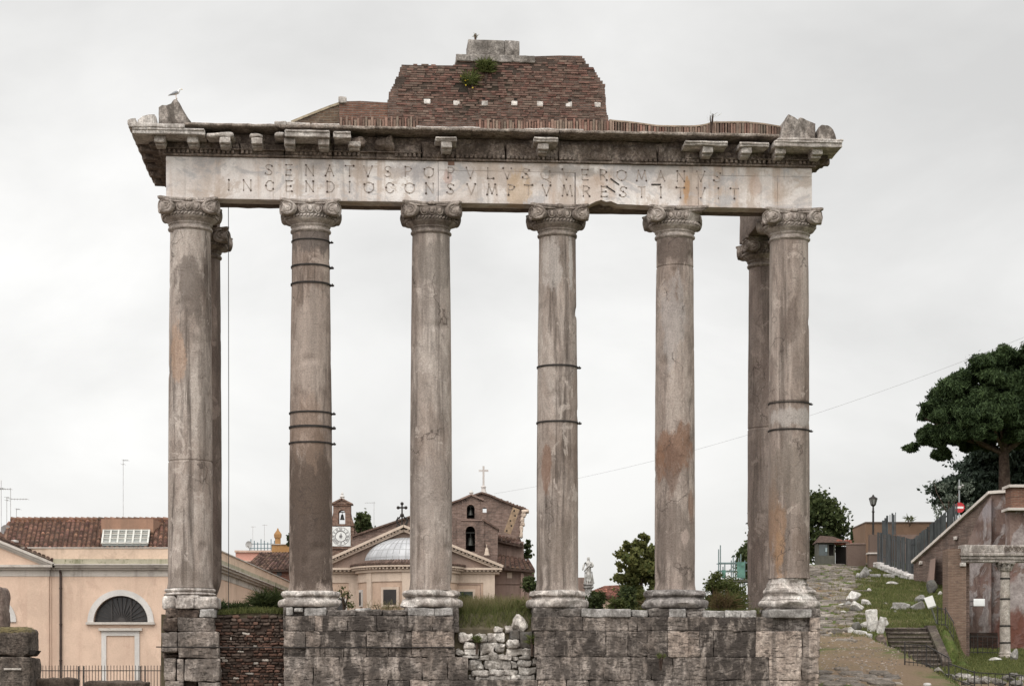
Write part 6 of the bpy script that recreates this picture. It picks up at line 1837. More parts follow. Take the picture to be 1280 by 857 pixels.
# windows of the straight wall
for px0, px1, py0, py1 in ((574, 591, 739, 757),):
    m = MB(); m.box(PX(px0 - 3, d), PX(px1 + 3, d), Y - 0.06, Y + 0.05, PZ(py1 + 3, d), PZ(py0 - 3, d)); wf = B(m, 'window', M_apse2)
    m = MB(); m.box(PX(px0, d), PX(px1, d), Y - 0.075, Y - 0.05, PZ(py1, d), PZ(py0, d)); B(m, 'pane', simple('green_shutter', (0.03, 0.04, 0.032), 0.6), wf)
    m = MB(); m.box(PX(581.5, d), PX(582.5, d), Y - 0.09, Y - 0.078, PZ(py1, d), PZ(py0, d)); B(m, 'shutter_bar', M_iron2, wf)
m = MB(); half_disc(m, PX(426, d), PZ(753, d), 8 * k, Y - 0.05, 0.1, 14); m.box(PX(418, d), PX(434, d), Y - 0.05, Y + .05, PZ(765, d), PZ(753, d) - .002); wf = B(m, 'arched_window', M_frame)
m = MB(); half_disc(m, PX(426, d), PZ(753, d), 6 * k, Y - 0.07, 0.03, 14); m.box(PX(420, d), PX(432, d), Y - 0.07, Y - .04, PZ(765, d), PZ(753, d) - .002); B(m, 'pane', M_dark, wf)
# recessed panel outlines
m = MB()
for x0, x1 in ((565, 601),):
    m.box(PX(x0, d), PX(x1, d), Y - 0.035, Y - 0.003, PZ(730.5, d), PZ(729.5, d))
    m.box(PX(x1 - 1, d), PX(x1, d), Y - 0.036, Y - 0.003, PZ(765, d), PZ(730.6, d))
B(m, 'panel_moulding', M_ped)
# dark iron cross on the pediment top
cr_ = thing('iron_cross', 'small dark iron cross with scrolls on the apex of the church pediment', 'cross', (PX(502.5, d), Y + 0.05, PZ(659, d)))
def pz(py): return PZ(py, d) - PZ(659, d)
m = MB(); m.tube([(0, 0, 0), (0, 0, pz(629))], 0.045, 6); m.tube([(-4.8 * k, 0, pz(634)), (4.8 * k, 0, pz(634))], 0.045, 6)
for x, z in ((-4.8 * k, pz(634)), (4.8 * k, pz(634)), (0, pz(629))): m.ball((x, 0, z), 0.09, 8, 6)
m.build('cross', M_iron, cr_)
m = MB()
for s_ in (-1, 1):
    m.tube([(s_ * (0.06 + 0.2 * math.sin(t)), 0, pz(657) + 0.5 * t / 3) for t in [i * 0.35 for i in range(10)]], 0.035, 5)
    m.tube([(s_ * 0.24, 0, pz(655)), (s_ * 0.30, 0, pz(650)), (s_ * 0.22, 0, pz(646)), (s_ * 0.12, 0, pz(648))], 0.035, 5)
m.box(-0.3, 0.3, -0.1, 0.1, 0, 0.12); m.ball((0, 0, pz(643.5)), 0.11, 8, 6); m.build('scrolls', M_iron, cr_)

# ---------------- brick church with bell gable ------------------------------------
M_church = brickmat('church_brick', (0.255, 0.17, 0.138), (0.19, 0.127, 0.105), (0.26, 0.195, 0.165), 0.3, 0.09, dirtamt=0.65, vary=0.45, patch=(0.27, 0.2, 0.165))
M_church2 = plaster('church_brown_plaster', (0.235, 0.165, 0.138), (0.12, 0.09, 0.075), 0.6, 0.5)
d = 122; k = d / FPX; Y = CAMY + d
o, B = house('bell_gable_church', 'old brown brick church with two bells in a gable and a ragged end wall', 'church', 610, d)
rr = random.Random(17)
poly = [(PX(440, d), -2.0), (PX(645, d), -2.0)]
edge = []
for py in range(700, 640, -4): edge.append((PX(650 + (700 - py) * 0.05 + rr.uniform(-1.4, 1.4), d), PZ(py, d)))
poly += edge + [(PX(653, d), PZ(644, d)), (PX(658, d), PZ(643, d)), (PX(659, d), PZ(638, d)), (PX(652, d), PZ(636, d)), (PX(640, d), PZ(631.5, d)), (PX(628, d), PZ(626.5, d)), (PX(613, d), PZ(620, d)), (PX(602, d), PZ(616.5, d)), (PX(590, d), PZ(621, d)), (PX(440, d), PZ(671, d))]
m = MB()
# see-through putlog window in the nave end wall: build the wall round it
hx0, hx1, hz0, hz1 = PX(603.2, d), PX(608.2, d), PZ(640.2, d), PZ(634.2, d)
def clip(poly, f):
    out = []
    for i in range(len(poly)):
        a, b = poly[i], poly[(i + 1) % len(poly)]; fa, fb = f(a), f(b)
        if fa >= 0: out.append(a)
        if fa * fb < 0: t = fa / (fa - fb); out.append((a[0] + (b[0] - a[0]) * t, a[1] + (b[1] - a[1]) * t))
    return out
for fl in ([lambda p: hx0 - p[0]], [lambda p: p[0] - hx1], [lambda p: p[0] - hx0, lambda p: hx1 - p[0], lambda p: p[1] - hz1], [lambda p: p[0] - hx0, lambda p: hx1 - p[0], lambda p: hz0 - p[1]]):
    q = poly
    for f in fl: q = clip(q, f)
    m.prism(q, Y, Y + 0.7)
B(m, 'gable_wall', M_church)
m = MB()
for (a, b), (c, e) in zip([(602, 615.5), (613, 619), (628, 625.5), (640, 630.5)], [(613, 619), (628, 625.5), (640, 630.5), (660, 637.5)]):
    m.bar((PX(a, d), Y + 0.3, PZ(b, d)), (PX(c, d), Y + 0.3, PZ(e, d)), 0.10, 1.0)
m.bar((PX(602, d), Y + .3, PZ(615.5, d)), (PX(440, d), Y + .3, PZ(670, d)), 0.10, 1.0)
for i in range(14):
    t = rr.random(); m.rough(PX(606 + t * 48, d), PX(609 + t * 48, d), Y - 0.2, Y + 0.4, PZ(618.5 + t * 18, d), PZ(616 + t * 18, d), r=0.04, amp=0.03, seed=i)
B(m, 'verge', M_tiledk)
m = MB()
for i, (a, b, y0, y1) in enumerate([(652, 661, 637.5, 641), (651.5, 657, 641, 646), (651, 655, 646, 652), (650.5, 655.5, 652, 657), (650, 653.5, 657, 664), (650, 653, 664, 672)]):
    m.rough(PX(a, d), PX(b, d), Y - 0.3, Y + 0.5, PZ(y1, d), PZ(y0, d), r=0.06, cell=0.1, amp=0.05, freq=4, seed=i)
B(m, 'broken_cornice', M_apse2, smooth=50)
# bell gable
d2 = 114.0; k2 = d2 / FPX; Y2 = CAMY + d2
def arched(m, xa, xb, z0, z1, oc, orr, zb, zs, y0, y1):
    m.box(xa, oc - orr, y0, y1, z0, z1); m.box(oc + orr, xb, y0, y1, z0, z1); m.box(oc - orr, oc + orr, y0, y1, z0, zb)
    n = 12
    for i in range(n):
        a0, a1 = math.pi * i / n, math.pi * (i + 1) / n
        q = [(oc + orr * math.cos(a0), zs + orr * math.sin(a0)), (oc + orr * math.cos(a1), zs + orr * math.sin(a1))]
        vs = [(q[0][0], y0, q[0][1]), (q[1][0], y0, q[1][1]), (q[1][0], y0, z1), (q[0][0], y0, z1)]
        vs += [(x, y1, z) for x, _, z in vs]
        m.add(vs, [(0, 3, 2, 1), (4, 5, 6, 7), (0, 1, 5, 4)])
def X2(px): return PX(px, d2)
def Z2(py): return PZ(py, d2)
m = MB()
arched(m, X2(571.5), X2(605), -2, Z2(650), X2(588), 5.9 * k2, Z2(689), Z2(663), Y2, Y2 + 0.9)
low = B(m, 'belfry', M_church)
m = MB(); arched(m, X2(577.3), X2(601), Z2(650) + .003, Z2(624), X2(588.3), 4.9 * k2, Z2(647.5), Z2(635), Y2 + 0.1, Y2 + 0.8)
m.prism([(X2(576.5), Z2(624) + .003), (X2(602.5), Z2(624) + .003), (X2(589), Z2(618.6))], Y2 + 0.08, Y2 + 0.82)
up = B(m, 'belfry', M_church)
m = MB(); m.bar((X2(575.8), Y2 + .45, Z2(623.6)), (X2(589.2), Y2 + .45, Z2(617.8)), 0.09, 1.0); m.bar((X2(588.8), Y2 + .45, Z2(617.8)), (X2(604.5), Y2 + .45, Z2(624.4)), 0.09, 1.0)
m.box(X2(576), X2(602.5), Y2 - 0.05, Y2 + .9, Z2(650.6), Z2(649)); B(m, 'belfry_cornice', M_church2)
m = MB(); m.lathe([(0.12, Z2(618)), (0.09, Z2(615.5)), (0.14, Z2(614.5)), (0.06, Z2(612)), (0, Z2(610.5))], 10, cx=X2(589), cy=Y2 + .45); B(m, 'finial', M_frame)
for px, py, r_, h in ((588.2, 643, 0.17, 0.34), (588, 681, 0.24, 0.5)):
    m = MB(); bell(m, (X2(px), Y2 + 0.4, Z2(py)), r_, h); m.box(X2(px) - 0.27, X2(px) + 0.27, Y2 + .36, Y2 + .44, Z2(py) + h * 1.4, Z2(py) + h * 1.4 + .06); B(m, 'bell', M_bell)
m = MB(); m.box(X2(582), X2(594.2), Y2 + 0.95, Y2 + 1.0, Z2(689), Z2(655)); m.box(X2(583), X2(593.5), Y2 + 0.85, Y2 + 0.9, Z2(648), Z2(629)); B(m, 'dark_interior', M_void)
m = MB(); m.prism([(X2(605.1), -2), (X2(622), -2), (X2(622), Z2(661)), (X2(605.1), Z2(650))], Y2 + 0.05, Y2 + 5.5); m.box(X2(566), X2(571.4), Y2 + .1, Y2 + 5, -2, Z2(651)); B(m, 'buttress_wall', M_church)
m = MB(); m.bar((X2(604), Y2 + 1, Z2(649)), (X2(623), Y2 + 1, Z2(661)), 0.09, 2.2); B(m, 'buttress_coping', M_tiledk)
m = MB(); bell(m, (X2(608.5), Y2 - 0.25, Z2(694)), 0.17, 0.42); m.tube([(X2(608.5), Y2 - .25, Z2(681)), (X2(608.5), Y2 + .1, Z2(681))], 0.03, 5); B(m, 'hanging_lantern', M_apse2)
# nave side wall and roofs going back to the right
m = MB(); m.box(X2(622.2), X2(655), Y2 + 2.8, Y2 + 3.1, Z2(700), Z2(672)); 
for px in (633, 642): m.box(X2(px), X2(px + 3), Y2 + 2.74, Y2 + 2.799, Z2(692), Z2(675))
B(m, 'clerestory_wall', M_church2)
m = MB(); tiled_roof(m, (X2(621), Y2 + 2.4, Z2(670.5)), (X2(655), Y2 + 2.4, Z2(678)), (X2(621), Y2 + 7.8, Z2(657)), (X2(650), Y2 + 7.8, Z2(664)), sp=0.25, rad=0.1, seed=41); B(m, 'clerestory_roof', M_tiledk, smooth=50)
m = MB(); tiled_roof(m, (PX(619, 107), CAMY + 107, PZ(708, 107)), (PX(669, 107), CAMY + 107, PZ(712.5, 107)), (X2(622), Y2 + 2.7, Z2(690)), (X2(662), Y2 + 2.7, Z2(697)), sp=0.25, rad=0.1, seed=42); B(m, 'aisle_roof', M_tiledk, smooth=50)
m = MB(); m.box(PX(617.3, 107.5), PX(668, 107.5), CAMY + 107.5, CAMY + 112, -2, PZ(711, 107.5)); 
B(m, 'aisle_wall', M_church2)
m = MB(); m.box(PX(618, 107.5), PX(651, 107.5), CAMY + 107.44, CAMY + 107.497, PZ(729.5, 107.5), PZ(728, 107.5)); m.box(PX(651, 107.5), PX(655, 107.5), CAMY + 107.2, CAMY + 107.497, -2, PZ(716, 107.5)); B(m, 'string_course', M_church2)
m = MB(); m.box(PX(634, 107.5), PX(640, 107.5), CAMY + 107.46, CAMY + 107.498, PZ(722, 107.5), PZ(715, 107.5)); B(m, 'window', M_apse2)
# leaning board
m = MB(); a, b = P(634, 666, 117), P(645.5, 635, 117); m.bar(a, b, 0.42, 0.06, side=(0, 1, 0)); pl = B(m, 'timber_board', simple('yellow_timber', (0.27, 0.19, 0.125), 0.85, 0.25, 4))
m = MB()
for i in range(5):
    p = a.lerp(b, (i + 0.5) / 5); m.ball((p.x + (0.08 if i % 2 else -0.08), p.y - 0.035, p.z), (0.05, 0.015, 0.06), 8, 6)
B(m, 'board_hole', M_void, pl)
# white cross on its pedestal
wc = thing('white_cross', 'pale stone cross on a small pedestal at the top of the brick church gable', 'cross', (PX(604.3, d), Y + 0.35, PZ(617.5, d)))
def pz2(py): return PZ(py, d) - PZ(617.5, d)
M_cross = plaster('pale_cross_stone', (0.55, 0.52, 0.50))
m = MB(); m.box(-0.06, 0.06, -0.05, 0.05, pz2(606), pz2(581.5)); m.box(-0.29, 0.29, -0.045, 0.045, pz2(588.3), pz2(586)); m.build('cross', M_cross, wc)
m = MB(); m.lathe([(0.22, -0.05), (0.22, pz2(615)), (0.15, pz2(613)), (0.12, pz2(609)), (0.17, pz2(608)), (0.10, pz2(606)), (0.0, pz2(605.5))], 10); m.build('pedestal', M_cross, wc)

# red roof far behind, and its wall
d = 140
o, B = house('red_roof_house', 'far house showing only a red tile roof left of the round tree', 'house', 765, d)
m = MB(); m.box(PX(725, d), PX(800, d), CAMY + d, CAMY + d + 8, -2, PZ(745, d)); B(m, 'wall', M_peach2)
m = MB(); tiled_roof(m, (PX(722, d), CAMY + d - .3, PZ(746, d)), (PX(803, d), CAMY + d - .3, PZ(746, d)), (PX(757, d + 4), CAMY + d + 4, PZ(733, d + 4)), (PX(790, d + 4), CAMY + d + 4, PZ(731, d + 4)), sp=0.25, rad=0.1, seed=51); B(m, 'roof', tilemat('red_tiles', (0.20, 0.095, 0.07), (0.14, 0.07, 0.055), (0.27, 0.15, 0.11)), smooth=50)
m = MB(); m.box(PX(715, d), PX(738, d), CAMY + d - 3, CAMY + d - 1, -2, PZ(724, d)); B(m, 'dark_annex', M_church2)
# scaffolding with green netting
d = 140; k = d / FPX
sc = thing('scaffolding', 'distant scaffold of thin poles with green netting between the last two columns', 'scaffolding', (PX(915, d), CAMY + d, 3.0))
def q(px, py, dy=0): return (PX(px, d) - PX(915, d), dy, PZ(py, d) - 3.0)
M_pole = simple('scaffold_pole', (0.16, 0.21, 0.21), 0.5, 0.2, 4, 0.3)
m = MB()
for px, t in ((900.5, 681), (906, 703), (916.5, 695), (919, 700), (926, 692), (931, 700)):
    for dy in (0, 1.2): m.tube([q(px, 760, dy), q(px, t + dy * 3, dy)], 0.04, 6)
for py in (703, 713, 724):
    for dy in (0, 1.2): m.tube([q(898, py, dy), q(934, py, dy)], 0.035, 6)
m.build('poles', M_pole, sc)
M_net = simple('green_netting', (0.10, 0.20, 0.165), 0.8, 0.3, 3)
for a, b, c, e in ((921, 931, 702, 722), (902, 907, 712, 722)):
    m = MB(); p0, p1 = q(a, e, -0.06), q(b, c, -0.06); m.box(p0[0], p1[0], -0.08, -0.05, p0[2], p1[2]); m.build('netting', M_net, sc)
m = MB(); p0, p1 = q(898, 727, -0.2), q(940, 724, -0.2); m.box(p0[0], p1[0], -0.2, 1.3, p0[2], p1[2]); m.build('deck', simple('scaffold_deck', (0.08, 0.075, 0.06), 0.9), sc)

# left edge ruin
d = 66
ru = thing('ruined_pier', 'weathered ruined block of masonry with a grassy top at the left picture edge', 'ruin', (PX(15, d), CAMY + d, -1.75))
def RB(m, nm, mat, sm_=50):
    m.v = [(x - PX(15, d), y - CAMY - d, z + 1.75) for x, y, z in m.v]; return m.build(nm, mat, ru, sm_)
M_ruin = stone('ruin_stone', (0.11, 0.085, 0.07), (0.185, 0.15, 0.125), (0.27, 0.225, 0.19), mott=1.4, fine=12, streak=0.4, bump=1.0, pits=0.4, crust=0.5, speck=0.5,
               stains_shade=[(P(18, 786, d), (1.0, 1.2, 0.16), (0.16, 0.13, 0.06), 0.8)])
m = MB(); m.rough(PX(-40, d), PX(36.5, d), CAMY + d, CAMY + d + 1.5, PZ(820.5, d), PZ(784, d), r=0.16, cell=0.12, amp=0.07, freq=1.8, seed=4)
RB(m, 'ruin_block', M_ruin)
m = MB(); m.rough(PX(-40, d), PX(38, d), CAMY + d, CAMY + d + 1.5, -1.75, PZ(821, d), r=0.06, cell=0.12, amp=0.05, freq=2, seed=5); RB(m, 'ruin_block', M_ruin)
m = MB(); m.rough(PX(-30, d + .3), PX(4.5, d + .3), CAMY + d + .3, CAMY + d + 1.3, PZ(790, d), PZ(733, d), r=0.1, cell=0.12, amp=0.06, freq=2, seed=6)
m.v = [(x + (PZ(790, d) - z) * -0.0 - max(0, z - PZ(760, d)) * 0.08, y, z) for x, y, z in m.v]
RB(m, 'upright_slab', stone('reddish_ruin', (0.13, 0.095, 0.08), (0.22, 0.165, 0.14), (0.28, 0.22, 0.185), bump=0.9))
m = MB(); m.prism([(PX(36, d), PZ(812, d)), (PX(45.5, d), PZ(812.5, d)), (PX(42, d), PZ(817.5, d)), (PX(36, d), PZ(818, d))], CAMY + d + .1, CAMY + d + .7); RB(m, 'jutting_tile', M_void)
m = MB(); m.rough(PX(5, d), PX(27, d), CAMY + d - 0.06, CAMY + d + .3, PZ(837, d), PZ(834.5, d), r=0.02, amp=0.01); RB(m, 'pale_tile', M_trim)
for i, (a, b, t, lb) in enumerate([(34, 86, 847, 'low dark ruined wall stub running right from the ruin at the left edge'), (97, 176, 851, 'low dark ruined wall stub standing in front of the bricked up doorway')]):
    o = thing('low_ruin_wall', lb, 'ruined wall', (PX((a + b) / 2, d), CAMY + d + 1, -1.75))
    m = MB(); cx = PX((a + b) / 2, d)
    m.rough(PX(a, d) - cx, PX(b, d) - cx, 0, 0.8, 0, PZ(t, d + 1) + 1.75, r=0.08, cell=0.12, amp=0.06, seed=i + 9); m.build('masonry', stone('dark_ruin', (0.06, 0.045, 0.035), (0.10, 0.075, 0.06), (0.15, 0.115, 0.09), bump=1.0), o, 50)
# ================================================================== RIGHT HAND SIDE
def gz(X, Y): return ground_h(X, Y)
M_retain = NT('retaining_plaster', 0.93, 0.15)
def retain_mat():
    t = M_retain
    n = t.noise(t.pos, 0.55, 8, 0.62, 0.6)
    col = t.ramp(t.noise(t.pos, 0.8, 7, 0.65, 0.4), [(0.36, (0.105, 0.068, 0.058)), (0.5, (0.175, 0.12, 0.102)), (0.64, (0.24, 0.175, 0.152))])
    pt = t.smooth(n, 0.515, 0.55)
    pn = t.noise(t.pos, 3.2, 8, 0.72)
    col = t.mix(t.ma('MULTIPLY', pt, 0.85), col, t.ramp(pn, [(0.32, (0.17, 0.14, 0.135)), (0.68, (0.42, 0.375, 0.36))]))
    for px, py, rx, rz, c, a in [(1232, 775, 0.8, 0.9, (0.32, 0.28, 0.27), 0.8), (1228, 800, 0.7, 0.5, (0.26, 0.23, 0.22), 0.8), (1250, 632, 0.7, 0.9, (0.30, 0.27, 0.28), 0.8), (1270, 790, 1.0, 1.2, (0.13, 0.05, 0.035), 0.85), (1235, 660, 1.4, 0.5, (0.26, 0.225, 0.22), 0.7), (1238, 720, 1.6, 0.6, (0.17, 0.095, 0.08), 0.7)]:
        p = P(px, py, 94); col = t.stain(col, p, (rx, 5, rz), c, a, 0.7, 1.5)
    n2 = t.noise(t.pos, 11, 5, 0.7)
    col = t.mix(1.0, col, t.ramp(n2, [(0.3, 0.72), (0.68, 1.08)]), 'MULTIPLY')
    t.bump(t.ma('ADD', n2, pt), 0.5, 0.05)
    return t.fin(col)
M_retain = retain_mat()
M_retbrick = brickmat('retaining_brick', (0.17, 0.115, 0.095), (0.12, 0.083, 0.07), (0.19, 0.145, 0.122), 0.3, 0.08, dirtamt=0.45, vary=0.4)
M_cop = plaster('pale_coping', (0.52, 0.47, 0.43), (0.28, 0.24, 0.21), 0.4, 0.3)
W0 = P(1142, 704, 106); W1 = P(1239, 617, 97); W2 = P(1300, 614, 95.5)
rwall = thing('retaining_wall', 'high mottled retaining wall with a sloping pale coping behind the portico', 'retaining wall', (W1.x, W1.y, 0.5))
def RW(m, nm, mat, sm_=30, parent=rwall):
    m.v = [(x - W1.x, y - W1.y, z - 0.5) for x, y, z in m.v]; return m.build(nm, mat, parent, sm_)
def wall_seg(m, a, b, zb_a, zb_b, th=0.7):
    d_ = Vector((b.x - a.x, b.y - a.y, 0)).normalized(); nrm = Vector((-d_.y, d_.x, 0)) * th
    v = [Vector((a.x, a.y, zb_a)), Vector((b.x, b.y, zb_b)), Vector(b), Vector(a)]
    v += [p + nrm for p in v]
    m.add(v, [(0, 1, 2, 3), (7, 6, 5, 4), (0, 4, 5, 1), (1, 5, 6, 2), (2, 6, 7, 3), (3, 7, 4, 0)])
m = MB(); wall_seg(m, W0, W1, 2.0, 0.2); RW(m, 'sloping_wall', M_retbrick)
m = MB(); wall_seg(m, W1 + Vector((0.005, -0.003, 0)), W2, 0.2, 0.2); RW(m, 'plastered_wall', M_retain)
m = MB()
def cop(a, b, w_=0.95, t_=0.14, lift=0.07):
    d_ = (b - a).normalized(); off = Vector((-d_.y, d_.x, 0)).normalized() * 0.33
    m.bar(a + off + Vector((0, 0, lift)), b + off + Vector((0, 0, lift)), t_, w_, side=tuple(Vector((-d_.y, d_.x, 0)).normalized()))
cop(W0, W1 + Vector((0, 0, 0))); RW(m, 'sloping_coping', M_cop)
m = MB(); cop(W1, P(1263, 615.5, 96.3)); RW(m, 'flat_coping', M_cop)
# plastered field on the sloping part, buttress, small white tiles
m = MB()
a = P(1206, 690, 99.5); 
v = [P(1202, 832, 99.9), P(1239.2, 832, 96.6), P(1239.2, 619, 96.6), P(1226, 640, 97.9), P(1212, 672, 99.2), P(1203, 700, 99.9)]
vb = [p + Vector((0.06, 0.2, 0)) for p in v]
m.add(v + vb, [tuple(range(6)), tuple(range(11, 5, -1))] + [(i, i + 6, (i + 1) % 6 + 6, (i + 1) % 6) for i in range(6)]); RW(m, 'plaster_field', M_retain)
m = MB(); x0 = P(1158, 740, 102); m.add([P(1156, 745, 101.5), P(1166, 745, 100.6), P(1169.5, 697, 100.8), P(1163, 699, 101.7), P(1158, 745, 103.5), P(1170, 745, 103.0), P(1170, 697, 103.0), P(1163.5, 699, 103.5)], [(0, 1, 2, 3), (7, 6, 5, 4), (0, 4, 5, 1), (1, 5, 6, 2), (2, 6, 7, 3), (3, 7, 4, 0)]); RW(m, 'raking_buttress', M_church2)
m = MB()
for px, py, dd in ((1151.5, 703, 104.9), (1195, 672, 100.6)):
    p = P(px, py, dd); m = MB(); m.rough(p.x - 0.07, p.x + 0.07, p.y - 0.05, p.y + 0.3, p.z - 0.09, p.z + 0.09, r=0.02, amp=0.02); RW(m, 'white_inset', M_cop)
ch = MB(); y = CAMY + 94.2
ch.box(PX(1264, 94.2), PX(1292, 94.2), y, y + 1.1, PZ(634, 94.2), PZ(609, 94.2)); RW(ch, 'brick_pier', brickmat('pier_brick', (0.27, 0.12, 0.08), (0.19, 0.09, 0.065), (0.22, 0.155, 0.12), 0.3, 0.08, dirtamt=0.3))
ch = MB(); ch.box(PX(1260.5, 94.2), PX(1295, 94.2), y - 0.15, y + 1.25, PZ(608.9, 94.2), PZ(605.5, 94.2)); ch.box(PX(1259.5, 94.2), PX(1295, 94.2), y - 0.1, y + 1.2, PZ(637.5, 94.2), PZ(634.2, 94.2)); RW(ch, 'pier_capping', M_cop)
ch = MB(); ch.box(PX(1262, 94.6), PX(1293, 94.6), CAMY + 94.5, CAMY + 95.4, 0.2, PZ(637.6, 94.6)); RW(ch, 'pier_shaft', M_retain)
ch = MB(); ch.box(PX(1213.5, 94), PX(1247, 94), CAMY + 94.0, CAMY + 95.3, 0.4, PZ(790, 94)); RW(ch, 'dark_recess', brickmat('dark_brick', (0.05, 0.022, 0.016), (0.03, 0.017, 0.013), (0.03, 0.024, 0.02), 0.3, 0.08, dirtamt=0.7))  # solid block; the opening's darkness is put into its near-black brick
pp = thing('white_plaque', 'small blank white plaque fixed to the mottled wall behind the portico', 'plaque', P(1224, 752.5, 93.2))
m = MB(); kk = 93.2 / FPX; m.rough(-7 * kk, 7 * kk, -0.02, 0.03, -4.6 * kk, 4.6 * kk, r=0.01, cell=0.3, amp=0); m.build('plaque', simple('plaque_white', (0.66, 0.66, 0.65), 0.6, 0.05, bump=0), pp)
m = MB(); m.tube([(0, 0.03, -3 * kk), (0, 1.8, -3 * kk)], 0.02, 5); m.tube([(0, 0.03, 3 * kk), (0, 1.8, 3 * kk)], 0.02, 5); m.build('bracket', M_iron2, pp)

# ---- portico ------------------------------------------------------------------
d = 85.0; k = d / FPX; Y = CAMY + d
po = thing('ruined_portico', 'ruined portico with a brick pier, a slender banded column and a marble beam', 'portico', (PX(1230, d), Y, gz(PX(1230, d), Y)))
oz = po.location.z
def PB2(m, nm, mat, sm_=30, parent=po):
    m.v = [(x - PX(1230, d), y - Y, z - oz) for x, y, z in m.v]; return m.build(nm, mat, parent, sm_)
M_pier = brickmat('portico_pier_brick', (0.215, 0.137, 0.102), (0.165, 0.105, 0.08), (0.215, 0.16, 0.125), 0.28, 0.07, dirtamt=0.25, vary=0.3)
m = MB(); x0, x1 = PX(1183, d), PX(1202.5, d); m.box(x0, x1 + 0.1, Y - 0.35, Y + 0.75, 0.3, PZ(686, d)); PB2(m, 'brick_pier', M_pier)
m = MB(); m.box(x1 + 0.102, x1 + 0.36, Y + 0.2, Y + 0.74, 0.3, PZ(703, d)); PB2(m, 'pilaster', M_church)
m = MB(); m.rough(PX(1197.3, d), PX(1204.5, d), Y - 0.45, Y + 0.2, PZ(708, d), PZ(703.4, d), r=0.02, amp=0.01); PB2(m, 'corbel', M_marble)
M_port = stone('portico_marble', (0.33, 0.285, 0.25), (0.46, 0.41, 0.37), (0.56, 0.515, 0.475), mott=1.6, fine=16, streak=0.6, dark=(0.10, 0.08, 0.07), bump=0.7, crust=0.6, speck=0.4)
m = MB(); xe = PX(1330, d)
m.rough(PX(1198.5, d), xe, Y - 0.48, Y + 0.1, PZ(691.5, d), PZ(681.5, d), r=0.03, cell=0.15, amp=0.015, seed=3, maxn=40)
fz = PB2(m, 'frieze', M_port, 45)
m = MB()
m.rough(PX(1197.5, d), xe, Y - 0.56, Y + 0.12, PZ(695.5, d), PZ(691.6, d), r=0.03, cell=0.15, amp=0.012, seed=4, maxn=40)
m.rough(PX(1198.5, d), xe, Y - 0.50, Y + 0.1, PZ(699.6, d), PZ(695.6, d), r=0.025, cell=0.15, amp=0.012, seed=5, maxn=40)
m.rough(PX(1199, d), xe, Y - 0.44, Y + 0.08, PZ(703, d), PZ(699.7, d), r=0.025, cell=0.15, amp=0.012, seed=6, maxn=40)
PB2(m, 'architrave', M_port, 45)
# carved relief on the right of the frieze: interlaced scrolls
m = MB()
for i in range(16):
    x = PX(1254, d) + i * 0.17
    m.tube([(x + 0.075 * math.cos(t), Y - 0.488, PZ(686.5, d) + 0.09 * math.sin(t)) for t in [R(45 * j) for j in range(8)]], 0.018, 5, closed=True)
    m.ball((x, Y - 0.488, PZ(686.5, d)), (0.03, 0.015, 0.03), 6, 4)
PB2(m, 'carved_relief', M_cornice, 40, fz)
cx = PX(1255, d); zb = PZ(822, d)
m = MB()
prof = [(0.30, zb), (0.30, zb + 0.1), (0.25, zb + 0.13), (0.27, zb + 0.2), (0.235, zb + 0.25), (0.225, zb + 0.3)]
H = PZ(714, d) - zb
for i in range(14): prof.append((0.222 - 0.035 * (i / 13) ** 1.3, zb + 0.3 + (H - 0.3) * (i + 1) / 14))
m.lathe(prof, 28, cx=cx, cy=Y - 0.18, fn=lambda r, z, a: (r + 0.012 * mn.noise(Vector((math.cos(a) * 2, math.sin(a) * 2, z * 2))), z))
csh = PB2(m, 'column_shaft', stone('portico_column_stone', (0.33, 0.285, 0.245), (0.44, 0.39, 0.345), (0.53, 0.48, 0.43), mott=1.6, fine=16, streak=0.4, dark=(0.16, 0.125, 0.10), bump=0.5, crust=0.2, speck=0.35), 45)
for py in (723, 748.5, 782, 803):
    z = PZ(py, d); r = 0.222 - 0.035 * ((z - zb) / H) + 0.02
    m = MB(); m.lathe([(r - .02, z - .035), (r, z - .035), (r, z + .035), (r - .02, z + .035)], 28, cx=cx, cy=Y - 0.18, cap=False); PB2(m, 'iron_band', M_iron, 40, csh)
m = MB(); z0 = PZ(714, d); hc = PZ(703.2, d) - z0
m.lathe([(0.19, z0), (0.23, z0 + 0.02), (0.19, z0 + 0.05), (0.20, z0 + hc * .4), (0.25, z0 + hc * .75), (0.33, z0 + hc * .86)], 24, cx=cx, cy=Y - 0.18)
for row, (n, r0, zt, out) in enumerate([(8, 0.20, 0.42, 0.1), (8, 0.22, 0.72, 0.14)]):
    for i in range(n):
        a = 2 * math.pi * (i + 0.5 * row) / n; c, s_ = math.cos(a), math.sin(a)
        def lp(r, z): return (cx + c * r, Y - 0.18 + s_ * r, z0 + hc * z)
        m.tube([lp(r0, 0.08), lp(r0 + 0.03, zt * .6), lp(r0 + out * .7, zt), lp(r0 + out, zt - 0.02), lp(r0 + out, zt - 0.12)], [0.055, 0.07, 0.06, 0.045, 0.02], 6)
for sx_ in (-1, 1):
    for sy_ in (-1, 1):
        m.tube([(cx + sx_ * 0.12, Y - .18 + sy_ * .12, z0 + hc * .5), (cx + sx_ * .24, Y - .18 + sy_ * .24, z0 + hc * .84), (cx + sx_ * .31, Y - .18 + sy_ * .31, z0 + hc * .82), (cx + sx_ * .29, Y - .18 + sy_ * .29, z0 + hc * .72)], [0.03, 0.05, 0.055, 0.03], 6)
m.rough(cx - 0.36, cx + 0.36, Y - .18 - .36, Y - .18 + .36, z0 + hc * .86, z0 + hc * 0.995, r=0.03, amp=0.01)
PB2(m, 'capital', M_port, 45)
m = MB(); rr = random.Random(9)
